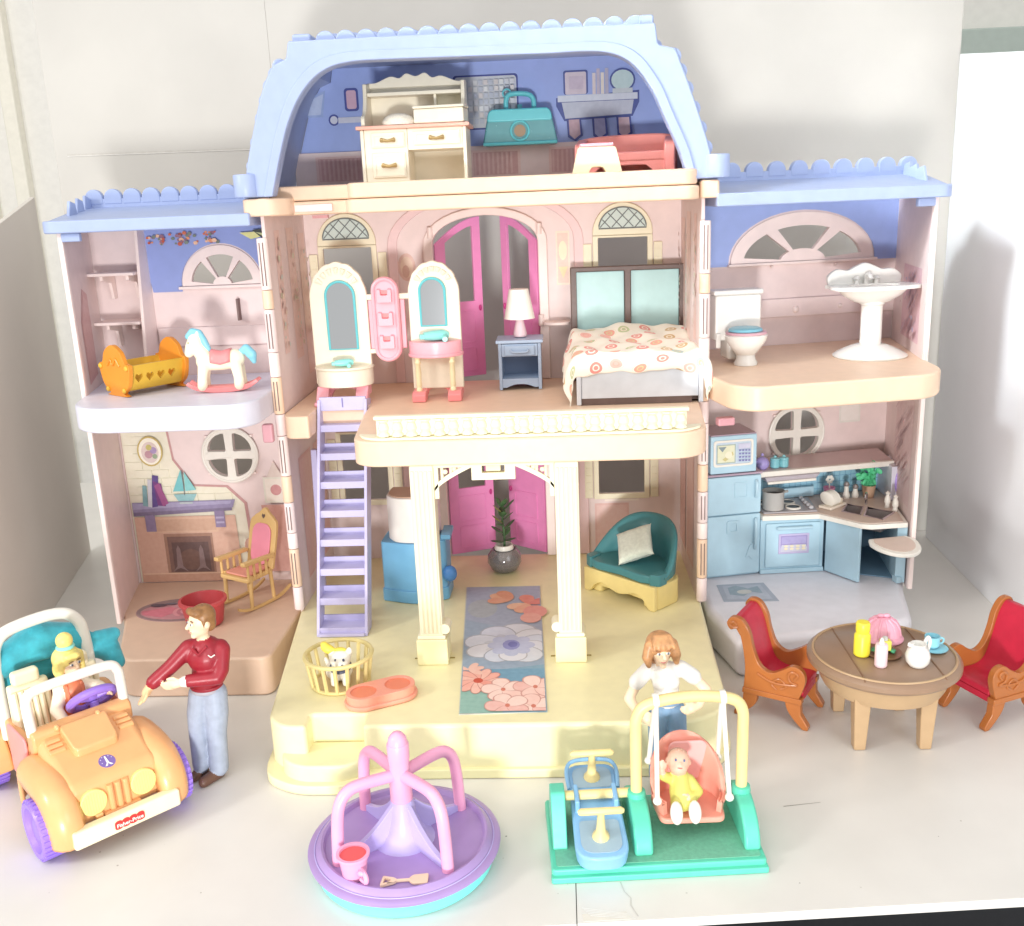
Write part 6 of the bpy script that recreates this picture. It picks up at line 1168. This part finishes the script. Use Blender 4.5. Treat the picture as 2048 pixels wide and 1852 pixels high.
# the girl in the car
GOLD = mat('blond_hair_paint', (246,224,126), .4, .08, scale=240); OVER = mat('orange_overall_paint', (222,120,80), .4); SLV = mat('cream_sleeve', (246,232,206), .45)
t = thing('person', 'seated child figure with blond topknot and orange overalls at the wheel of the toy car', 'person', (-28.6, -20.6, 4.3), math.radians(45.5))
fy = math.radians(18); B_ = Blob()
q = head(B_, SKIN, (-.1, -.2, 5.15), fy, (.82, .84, 1.0), .95)
B_.cap(SKIN, (-.1, 0, 3.6), (-.1, -.1, 4.4), .36, .36).path(OVER, [(-.1, .1, .6), (-.1, .1, 2.2), (-.1, 0, 3.1)], [.95, .95, .85]).cap(SLV, (-.9, .1, 3.3), (.7, .1, 3.3), .48, .48)
B_.path(SLV, [(-.9, 0, 3.2), (-1.5, -.5, 2.2), (-1.3, -1.3, 1.6)], [.46, .42, .36]); hand(B_, SKIN, (-1.2, -1.4, 1.5), (.4, -.8, -.2), (.3, 0, 1), .8, .4)
B_.path(SLV, [(.7, 0, 3.2), (1.5, -.6, 2.9), (1.6, -1.5, 2.9)], [.46, .42, .36]); hand(B_, SKIN, (1.6, -1.6, 2.9), (0, -.9, .2), (-.5, 0, 1), .8, .4)
B_.path(OVER, [(-.6, 0, .5), (-.7, -2.0, .5)], [.6, .5]).path(OVER, [(.4, 0, .5), (.5, -2.0, .5)], [.6, .5])
gir = B_.build('figure', t, .09, 5); R_ = Matrix.Rotation(fy, 3, 'Z'); face(q, R_, gir, .95, yy=-.8)
B_ = Blob(); B_.ell(GOLD, q(0, .22, .36), (.98, .95, .92), R_).ell(GOLD, q(0, .5, -.4), (.95, .6, .95), R_).path(GOLD, [q(-.85, -.05, .4), q(-.95, -.1, -.9)], [.34, .26]).path(GOLD, [q(.85, -.05, .4), q(.95, -.1, -.7)], [.34, .24]).path(GOLD, [q(-.5, -.6, .75), q(.1, -.78, .7), q(.55, -.62, .55)], [.22, .24, .18]).ell(GOLD, q(0, .1, 1.75), (.58, .58, .6), R_)
hr = B_.build('hair', gir, .09, 3); put('hair_band', M().tube([(q(0, .1, 1.28)[0]+p[0], q(0, .1, 1.28)[1]+p[1], q(0, .1, 1.28)[2]) for p in circ(0, 0, .5, 20)], .13, 8, closed=True), AQUA, hr)
put('bib_strap', M().tube([(-.55, -.82, 2.4), (-.6, -.5, 3.6), (-.55, .3, 3.8)], .12, 8), OVER, gir); put('bib_strap', M().tube([(.35, -.82, 2.4), (.4, -.5, 3.6), (.35, .3, 3.8)], .12, 8), OVER, gir)

# ---------------------------------------------------------------- playground set
GRN = mat('jade_plastic', (86,204,172), .36); GRND = mat('jade_deck', (110,186,156), .55, .05, scale=400, bump=.3); BOAT = mat('seesaw_blue_plastic', (130,182,224), .34); STRAW = mat('straw_plastic', (236,214,146), .38)
t = thing('swing_set', 'jade green playground set with coral swing seat and blue seesaw', 'playset', (10.85, -27.6, 0), math.radians(4))
bs_ = put('deck', M().prism(rrect(-6.4, -3.7, 6.45, 3.5, .25), 0, .75), GRN, t, bevel=.12); put('deck_top', M().prism(rrect(-6.1, -3.4, 6.15, 3.2, .2), .76, .8), GRND, bs_); put('deck_step', M().prism(rrect(-6.45, -4.0, 6.5, -3.4, .15), 0, .4), GRN, bs_, bevel=.08)
def boot(x0, x1, h, r):
    return put('post_boot', M().prism([(-r, .75)]+arc(0, .75, r, 180, 0, 16, h)[1:-1]+[(r, .75)], x0, x1, 'x'), GRN, t, bevel=.2, seg=3)
boot(-1.35, -.2, 2.4, 2.9); boot(5.3, 6.3, 2.4, 2.9)
put('axle_post', M().prism(roundpoly([(-1.9, .75), (-1.0, 3.0), (-.6, 3.9), (.6, 3.9), (1.0, 3.0), (1.9, .75)], .2), -6.2, -5.3, 'x'), GRN, t, bevel=.12)
for x in (-.8, 5.75): put('post_collar', M().lathe([(.55, 2.9), (.6, 3.1), (.55, 3.4), (.42, 3.45)], (x, 0, 0), 18), GRN, t)
fr = put('swing_frame', M().tube(spline([(-.8, 0, 3.0), (-.82, 0, 7.0), (-.7, 0, 8.6), (.1, 0, 9.35), (2.5, 0, 9.7), (4.9, 0, 9.45), (5.7, 0, 8.7), (5.78, 0, 7.0), (5.75, 0, 3.0)], 6), .36, 14), STRAW, t)
SCOR = mat('swing_coral_plastic', (240,158,138), .32)
ss = put('swing_seat', M().prism(roundpoly([(.45, -1.6), (4.4, -1.7), (4.7, 1.2), (3.9, 1.9), (1.0, 1.9), (.2, 1.2)], .5), 1.95, 2.35), SCOR, t, bevel=.15, seg=3)
rows = []
for i in range(25):
    f = math.radians(-35+250*i/24); cx, cy = 2.45, .0; rx, ry = 2.12, 2.1
    up_ = max(0, math.sin(f)); h = 3.1+2.7*up_**.7; r = []
    for kk, z in ((1.0, 2.0), (1.05, 3.2), (1.1+.08*up_, h), (1.0+.07*up_, h+.12), (.95+.06*up_, h-.05), (.9, 3.2), (.86, 2.3)):
        r.append((cx+rx*kk*math.cos(f), cy+ry*kk*math.sin(f)+.12*up_*(z-2)*.8, z))
    rows.append(r)
b_ = M().sheet(rows); n7 = 7; b_.f += [tuple(range(n7)), tuple(24*n7+j for j in range(n7))[::-1]]; b_.c += [None]*2
put('seat_shell', b_, SCOR, t, sharp=60); put('seat_pad', M().prism(rrect(1.5, 2.9, 4.0, 5.6, .5), 1.7, 1.9, 'y'), mat('pad_pink', (244,176,172), .3), ss, bevel=.1)
for s in (.25, 4.65):
    for y0 in (-1.5, 1.7):
        z0 = 3.6 if y0 < 0 else 4.4; rp = put('swing_rod', M().tube([(s, y0, z0), (s*.93+.17, y0*.12, 9.35)], .15, 8), WHITE, t); put('rod_knob', M().ell((s, y0, z0), (.28, .28, .26), 12), WHITE, rp)
    put('rod_clamp', M().cyl((s*.93-.0, 0, 9.55), (s*.93+.35, 0, 9.57), .42), WHITE, t)
# seesaw
SS = Matrix.Rotation(math.radians(10), 3, 'X')
def sx(x, y, z): p = SS @ Vector((x, y-.3, z-2.9)); return (p.x-3.35, p.y+.3, p.z+2.9)
bo = roundpoly([(-1.55, -4.3), (1.55, -4.3), (1.5, -1.2), (1.45, 1.2), (1.6, 3.6), (-1.6, 3.6), (-1.45, 1.2), (-1.5, -1.2)], [1.2, 1.2, .2, .2, 1.0, 1.0, .2, .2])
bt = put('seesaw_boat', M(sx).prism(bo, 1.5, 2.6, 'z', top=[(p[0]*1.06, p[1]*1.02) for p in bo]), BOAT, t, bevel=.2, seg=3)
put('boat_well', M(sx).prism(roundpoly([(-1.25, -3.95), (1.25, -3.95), (1.2, -1.4), (-1.2, -1.4)], [.9, .9, .3, .3]), 2.61, 2.66), mat('seesaw_well', (150,178,196), .4), bt); put('boat_well', M(sx).prism(roundpoly([(-1.2, 1.4), (1.2, 1.4), (1.3, 3.25), (-1.3, 3.25)], [.3, .3, .8, .8]), 2.61, 2.66), mat('seesaw_well', (150,178,196), .4), bt)
put('boat_rim', M(sx).tube(spline([(-1.55, 1.3, 2.65), (-1.6, 2.8, 2.9), (-1.0, 3.5, 3.0), (1.0, 3.5, 3.0), (1.6, 2.8, 2.9), (1.55, 1.3, 2.65)], 5), .13, 8), BOAT, bt)
for x in (-1.35, 1.05): put('boat_cheek', M(sx).box(x, -.7, 2.3, x+.3, .9, 3.5), BOAT, bt, bevel=.1)
put('axle', M().cyl((-5.6, .3, 3.1), (-.9, .3, 3.1), .3), STRAW, t)
for y in (-2.7, 2.3):
    hb_ = put('handle_stem', M(sx).lathe([(.55, 2.6), (.5, 2.8), (.3, 3.1), (.26, 3.6), (.2, 4.6)], (0, y, 0), 14), STRAW, bt); put('handle_bar', M(sx).tube([(-1.35, y, 4.6), (-1.2, y, 4.65), (1.2, y, 4.65), (1.35, y, 4.6)], [.14, .22, .22, .14], 10), STRAW, bt)
# baby on the swing
BYEL = mat('baby_yellow', (206,198,96), .4); BSK = mat('baby_skin', (226,180,156), .42)
t = thing('person', 'baby figure in yellow suit and white bootees lying in the coral swing seat', 'person', (12.85, -27.9, 2.45), math.radians(4))
rx_ = Matrix.Rotation(.75, 3, 'X') @ Matrix.Rotation(.12, 3, 'Y')
B_ = Blob(); lean = lambda x, y, z: tuple(rx_.inverted() @ Vector((x, y, z)))
c0 = Vector((-.15, .55, 2.75)); Rb = Matrix.Rotation(-.55, 3, 'X') @ Matrix.Rotation(.12, 3, 'Y')
q = lambda x, y, z: tuple(c0+Rb @ Vector((x, y, z)))
B_.ell(BSK, q(0, 0, .05), (.72, .72, .78), Rb).ell(BSK, q(0, -.2, -.35), (.56, .55, .48), Rb).ell(BSK, q(0, -.74, -.1), (.11, .12, .1), Rb).ell(BSK, q(-.72, 0, 0), (.1, .16, .2), Rb).ell(BSK, q(.72, 0, 0), (.1, .16, .2), Rb)
B_.path(BYEL, [(-.1, .35, 1.8), (-.1, 0, 1.1), (-.1, -.35, .6)], [.6, .72, .68])
B_.path(BYEL, [(-.65, .25, 1.75), (-1.15, .1, 2.1)], [.34, .32]).path(BSK, [(-1.15, .1, 2.15), (-1.25, .05, 2.5)], [.22, .2]); hand(B_, BSK, (-1.25, .05, 2.5), (0, 0, 1), (1, 0, 0), .5, .2)
B_.path(BYEL, [(.5, .25, 1.65), (.95, -.2, 1.1), (.55, -.6, .95)], [.34, .32, .3]); hand(B_, BSK, (.4, -.68, .95), (-1, -.1, 0), (0, 0, 1), .5, .3)
for x in (-.5, .4): B_.path(BYEL, [(x*.8, -.4, .6), (x*1.1, -1.0, .55)], [.42, .36]).ell(WHITE, (x*1.25, -1.45, .5), (.4, .42, .72), Matrix.Rotation(-.35, 3, 'X'))
bab = B_.build('figure', t, .075, 4)
for x in (-.26, .26): put('eye', M().ell(q(x, -.68, .08), (.07, .05, .09), 8, Rb), mat('baby_eye', (80,100,140), .3), bab)
put('mouth', M().tube([q(-.14, -.7, -.38), q(0, -.76, -.4), q(.14, -.7, -.38)], .035, 6), mat('baby_lip', (190,110,100), .4), bab)
B_ = Blob(); BH = mat('baby_hair_paint', (190,146,122), .45, .06); B_.ell(BH, q(0, .22, .36), (.66, .62, .5), Rb).cap(BH, q(-.1, -.35, .74), q(.15, -.5, .66), .09, .05); B_.build('hair', bab, .08, 3)

# ---------------------------------------------------------------- merry-go-round
MGP = mat('orchid_plastic', (166,138,196), .36); MGL = mat('lilac_fin_plastic', (186,174,228), .36); MPK = mat('candy_pink_plastic', (244,168,202), .33); CYAN = mat('cyan_plastic', (120,236,228), .34)
t = thing('merry_go_round', 'orchid purple toy merry-go-round with pink handrails on a cyan base', 'merry-go-round', (-4.35, -29.4, 0), 0)
put('turn_base', M().lathe([(5.3, 0), (5.45, .1), (5.45, .8), (5.3, .95)], (0,0,0), 64), CYAN, t)
pl = put('platform', M().lathe([(4.6, .95), (5.6, .98), (5.9, 1.12), (5.92, 1.28), (5.75, 1.4), (5.45, 1.42), (5.32, 1.6), (5.1, 1.74), (4.95, 1.7), (4.82, 1.45), (.01, 1.45)], (0,0,0), 72), MGP, t)
put('platform_groove', M().tube([(p[0], p[1], 1.42) for p in circ(0, 0, 5.5, 64)], .04, 6, closed=True), MGL, pl)
put('hub', M().lathe([(1.9, 1.44), (1.45, 1.75), (1.1, 2.3), (.85, 3.1), (.7, 4.2)], (0,0,0), 24), MGL, t)
ph = put('pole', M().lathe([(.68, 4.2), (.68, 5.6), (.6, 6.6), (.66, 7.0), (.68, 7.9), (.64, 8.0), (.6, 8.02), (.55, 8.35), (.32, 8.65), (.01, 8.75)], (0,0,0), 26), MPK, t)
for a in (-46, 43, 134, 214):
    A = math.radians(a); fx = lambda x, y, z, A=A: (x*math.cos(A)-y*math.sin(A), x*math.sin(A)+y*math.cos(A), z)
    put('fin', M(fx).prism(spline([(.5, 4.2), (1.0, 3.7), (1.8, 2.95), (2.9, 2.25), (4.5, 1.75)], 5)+[(4.5, 1.44), (.5, 1.44)], -.17, .17, 'y'), MGL, t, bevel=.06)
    put('handrail', M(fx).tube(spline([(.3, 0, 5.9), (1.2, 0, 6.0), (2.6, 0, 6.1), (3.4, 0, 5.95), (3.95, 0, 5.3), (4.2, 0, 4.0), (4.35, 0, 1.45)], 6), .37, 14), MPK, t)
t = thing('toy_mug', 'small pink toy mug with red inside standing on the merry-go-round', 'mug', (-6.75, -33.0, 1.47), -.4)
put('mug_body', M().lathe([(.62, 0), (.7, .15), (.86, 1.35), (.98, 1.45), (.98, 1.6), (.8, 1.6), (.62, .5), (.01, .45)], (0,0,0), 28), MPK, t); put('mug_inside', M().lathe([(.78, 1.45), (.6, .55), (.01, .5)], (0,0,0), 24), mat('mug_red', (236,90,90), .4), t)
put('mug_ear', M().tube(spline([(.7, -.35, .9), (1.15, -.55, .75), (1.2, -.6, .35), (.75, -.4, .3)], 5), .15, 8), MPK, t); put('mug_bow', M().ell((.9, -.6, .85), (.22, .16, .18), 10), MPK, t)
t = thing('toy_shovel', 'tiny beige toy shovel lying on the merry-go-round platform', 'shovel', (-3.6, -33.55, 1.47), .1)
SHV = mat('shovel_beige', (240,210,180), .4)
put('grip', M().holed(roundpoly([(-1.55, -.42), (-1.4, .42), (-.75, .2), (-.6, .08), (-.6, -.08), (-.75, -.2)], .12), [[(-1.38, -.22), (-1.28, .22), (-.95, .08), (-.95, -.1)]], .05, .22, 'z'), SHV, t, bevel=.04)
put('shaft', M().tube([(-.7, 0, .13), (.2, 0, .13)], .1, 8), SHV, t); put('blade', M().prism(roundpoly([(.1, -.12), (.35, -.38), (1.2, -.42), (1.25, .42), (.35, .38), (.1, .12)], .12), .04, .2), SHV, t, bevel=.05)

# ---------------------------------------------------------------- dining set
WOOD = mat('brown_wood_plastic', (146,116,92), .3, .02, scale=60, coat=.15); WOODL = mat('tan_wood_plastic', (182,150,112), .33, .02); WOODG = mat('plank_line', (130,96,70), .5)
t = thing('dining_table', 'round brown plastic toy dining table with plank grooves', 'table', (29.1, -14.75, 0))
tt = put('table_top', M().lathe([(4.6, 5.25), (5.15, 5.35), (5.38, 5.6), (5.38, 5.9), (5.2, 6.12), (4.95, 6.2), (4.85, 6.17), (4.8, 6.2), (.01, 6.2)], (0,0,0), 72), WOOD, t)
put('rim_bead', M().tube([(p[0], p[1], 6.18) for p in circ(0, 0, 4.95, 64)], .1, 6, closed=True), WOODL, tt)
for x in (-2.6, 2.9):
    h = math.sqrt(5.2**2-x*x); put('plank_groove', M().tube([(x+.1*math.sin(x), -h, 6.1), (x, -h*.9, 6.21), (x, h*.9, 6.21), (x, h, 6.1)], .06, 5), WOODG, tt)
put('table_skirt', M().lathe([(4.1, 3.9), (4.3, 4.3), (4.6, 5.3)], (0,0,0), 64), WOODL, t, solid=.3)
lg = None
for a in (50, 130, 230, 310):
    A = math.radians(a); fx = lambda x, y, z, A=A: (3.6*math.cos(A)+x, 3.6*math.sin(A)+y, z)
    put('leg', M(fx).prism(rect(-.62, -.6, .62, .6), 4.4, .0, 'z', top=rect(-.42, -.42, .42, .42)), WOODL, t, bevel=.12)
ZT = 6.23
def tthing(name, label, cat, x, y, z=ZT, rz=0): return thing(name, label, cat, (x, y, z), rz)
YEL = mat('bottle_yellow', (246,232,60), .35)
t = tthing('bottle', 'tall yellow toy bottle standing on the dining table', 'bottle', 27.35, -15.3)
put('bottle_body', M().lathe([(.5, 0), (.58, .1), (.58, 1.6), (.45, 1.8)], (0,0,0), 20), YEL, t); put('bottle_cap', M().lathe([(.46, 1.8), (.5, 1.9), (.5, 2.5), (.44, 2.6), (.01, 2.6)], (0,0,0), 20), YEL, t)
BPK = mat('bottle_pink', (246,214,220), .35)
t = tthing('bottle', 'small pale pink toy bottle with white teat on the dining table', 'bottle', 28.15, -17.1)
put('bottle_body', M().lathe([(.38, 0), (.44, .1), (.44, 1.55), (.4, 1.7), (.3, 1.75)], (0,0,0), 18), BPK, t); put('teat', M().lathe([(.2, 1.75), (.16, 1.95), (.08, 2.15), (.01, 2.2)], (0,0,0), 12), WHITE, t)
t = tthing('jug', 'white toy milk jug standing on the dining table', 'jug', 30.7, -17.1)
put('jug_body', M().lathe([(.55, 0), (.8, .35), (.85, .8), (.72, 1.2), (.5, 1.45), (.55, 1.7), (.48, 1.7), (.42, 1.4), (.01, 1.3)], (0,0,0), 24), PORC, t); put('jug_handle', M().tube(spline([(.5, .35, 1.5), (.85, .55, 1.9), (1.0, .6, 1.4), (.75, .5, .7)], 5), .13, 8), PORC, t); put('spout', M().prism([(-.55, -.2), (-.75, 0), (-.55, .2), (-.3, .1), (-.3, -.1)], 1.5, 1.75), PORC, t)
DPK = mat('dome_pink', (238,166,186), .33)
t = tthing('cake_dome', 'ribbed pink dome cover at the back of the dining table', 'cover', 29.7, -12.6)
put('dome', M().lathe([(1.45, 0), (1.52, .12), (1.42, .25), (1.3, .45), (1.2, .95), (.95, 1.4), (.5, 1.68), (.01, 1.72)], (0,0,0), 32), DPK, t)
for i in range(12):
    a = 2*PI*i/12; put('dome_rib', M().tube([(1.28*math.cos(a), 1.28*math.sin(a), .45), (1.18*math.cos(a), 1.18*math.sin(a), .95), (.93*math.cos(a), .93*math.sin(a), 1.4), (.5*math.cos(a), .5*math.sin(a), 1.66)], .1, 6), DPK, t)
for x in (-.22, .22): put('bow_loop', M().ell((x, 0, 1.85), (.28, .16, .16), 10), DPK, t)
t = tthing('salad_plate', 'brown plate of green salad in the middle of the dining table', 'plate', 28.95, -15.2)
put('plate_rim', M().lathe([(.9, 0), (1.25, .1), (1.3, .2), (1.2, .2), (.9, .08), (.01, .06)], (0,0,0), 30), mat('plate_brown', (120,84,58), .35), t)
for i in range(22):
    a, r = random.uniform(0, 2*PI), random.uniform(0, .8); put('lettuce_leaf', M().ell((r*math.cos(a), r*math.sin(a), .2+random.uniform(0, .2)), (random.uniform(.16, .3), .2, .09), 8, Matrix.Rotation(a, 3, 'Z') @ Matrix.Rotation(.4, 3, 'Y')), mat('lettuce_green', (70,160,112), .45, .15), t)
t = tthing('carton', 'small yellow carton with grey cap standing on the salad plate', 'carton', 29.05, -15.1, ZT+.3)
put('carton_body', M().box(-.35, -.3, 0, .4, .3, .75), mat('carton_yellow', (232,222,90), .4), t, bevel=.06); put('carton_cap', M().lathe([(.2, .76), (.18, 1.0), (.01, 1.05)], (0,0,0), 12), mat('cap_grey', (206,206,200), .35), t)
CUPT = mat('cup_teal', (140,206,222), .35)
t = tthing('saucer', 'light blue toy saucer under the cup near the edge of the dining table', 'saucer', 32.75, -14.6); put('dish', M().lathe([(.5, 0), (.95, .1), (1.0, .16), (.9, .16), (.01, .08)], (0,0,0), 28), CUPT, t)
t = tthing('cup', 'light blue toy cup standing on its saucer on the dining table', 'cup', 32.65, -14.5, ZT+.18); put('cup_body', M().lathe([(.4, 0), (.52, .15), (.55, .85), (.48, .85), (.42, .25), (.01, .2)], (0,0,0), 24), CUPT, t); put('tea', M().cyl((0, 0, .3), (0, 0, .55), .44, n=22), mat('cup_inside', (96,150,170), .4), t); put('cup_ear', M().tube(spline([(.5, 0, .7), (.8, 0, .6), (.75, 0, .3), (.5, 0, .25)], 4), .07, 6), CUPT, t)
CHW = mat('caramel_wood_plastic', (170,95,40), .3, .03, coat=.2); CRM = mat('crimson_plastic', (190,24,52), .34, .04)
SIDE = spline([(2.5, 2.3), (2.75, 3.0), (3.0, 4.0), (2.75, 4.75), (2.0, 5.0), (1.2, 4.5), (.3, 4.1), (-.5, 4.6), (-1.0, 5.8), (-1.3, 7.0), (-1.9, 7.9), (-2.7, 8.05), (-3.1, 7.5), (-2.8, 7.0), (-2.4, 7.2)], 5)+spline([(-2.0, 6.6), (-1.75, 5.4), (-1.6, 4.0), (-1.7, 2.3)], 4)
def chair(loc, ang, label):
    t = thing('armchair', label, 'chair', loc, ang, 'crimson armchairs at the dining table')
    for s in (-1, 1):
        y0, y1 = (s*2.05-.26, s*2.05+.26)
        sd = put('side_frame', M().prism(SIDE, y0, y1, 'y'), CHW, t, bevel=.1)
        put('scroll', M().tube(spline([(2.2, s*2.36, 4.0), (2.45, s*2.36, 4.4), (2.1, s*2.36, 4.6), (1.75, s*2.36, 4.3), (1.9, s*2.36, 3.8), (2.4, s*2.36, 3.6), (1.2, s*2.36, 3.4), (.3, s*2.36, 3.5), (-.6, s*2.36, 3.9)], 5), .1, 6), CHW, sd)
        put('scroll', M().tube(spline([(1.2, s*2.34, 3.0), (1.6, s*2.34, 3.3), (1.1, s*2.34, 3.8), (.5, s*2.34, 3.3), (.9, s*2.34, 2.9)], 5), .09, 6), CHW, sd)
        put('back_scroll', M().tube(spline([(-2.3, s*2.34, 7.5), (-2.5, s*2.34, 7.7), (-2.8, s*2.34, 7.5), (-2.6, s*2.34, 7.25), (-2.2, s*2.34, 7.3)], 4), .09, 6), CHW, sd)
        put('seat_rail', M().box(-1.75, min(s*1.75, s*2.42), 2.05, 2.8, max(s*1.75, s*2.42), 2.5), CHW, t, bevel=.08)
        put('leg', M().prism(spline([(1.5, 2.1), (1.7, 1.4), (2.2, .7), (2.9, .0)], 4)+[(3.3, 0), (3.35, .3)]+spline([(2.75, 1.2), (2.7, 2.1)], 3), min(s*1.7, s*2.3), max(s*1.7, s*2.3), 'y'), CHW, t, bevel=.08)
        put('leg', M().prism(spline([(-.6, 2.1), (-.7, 1.3), (-1.3, .6), (-2.0, 0)], 4)+[(-2.4, 0), (-2.4, .3)]+spline([(-1.75, 1.2), (-1.7, 2.1)], 3), min(s*1.7, s*2.3), max(s*1.7, s*2.3), 'y'), CHW, t, bevel=.08)
    prof = spline([(2.75, 2.6), (2.6, 3.0), (1.5, 3.05), (.3, 3.1), (-.5, 3.6), (-1.0, 4.9), (-1.35, 6.2), (-1.7, 7.2), (-2.2, 7.85), (-2.75, 7.75)], 5)
    put('upholstery', M().prism(prof+[(-2.6, 7.2), (-2.0, 6.6), (-1.75, 5.4), (-1.55, 3.4), (-1.4, 2.5)], -1.8, 1.8, 'y'), CRM, t, bevel=.1)
    put('crest_rail', M().tube([(-2.55, -2.1, 7.55), (-2.55, 2.1, 7.55)], .3, 12), CRM, t)
    put('front_apron', M().box(2.2, -1.75, 2.0, 2.7, 1.75, 2.55), CRM, t, bevel=.08)
chair((22.0, -11.6, 0), math.radians(-30), 'crimson and caramel toy armchair on the kitchen side of the dining table')
chair((38.6, -12.2, 0), math.radians(204), 'crimson and caramel toy armchair cut by the photo edge beyond the teacup')
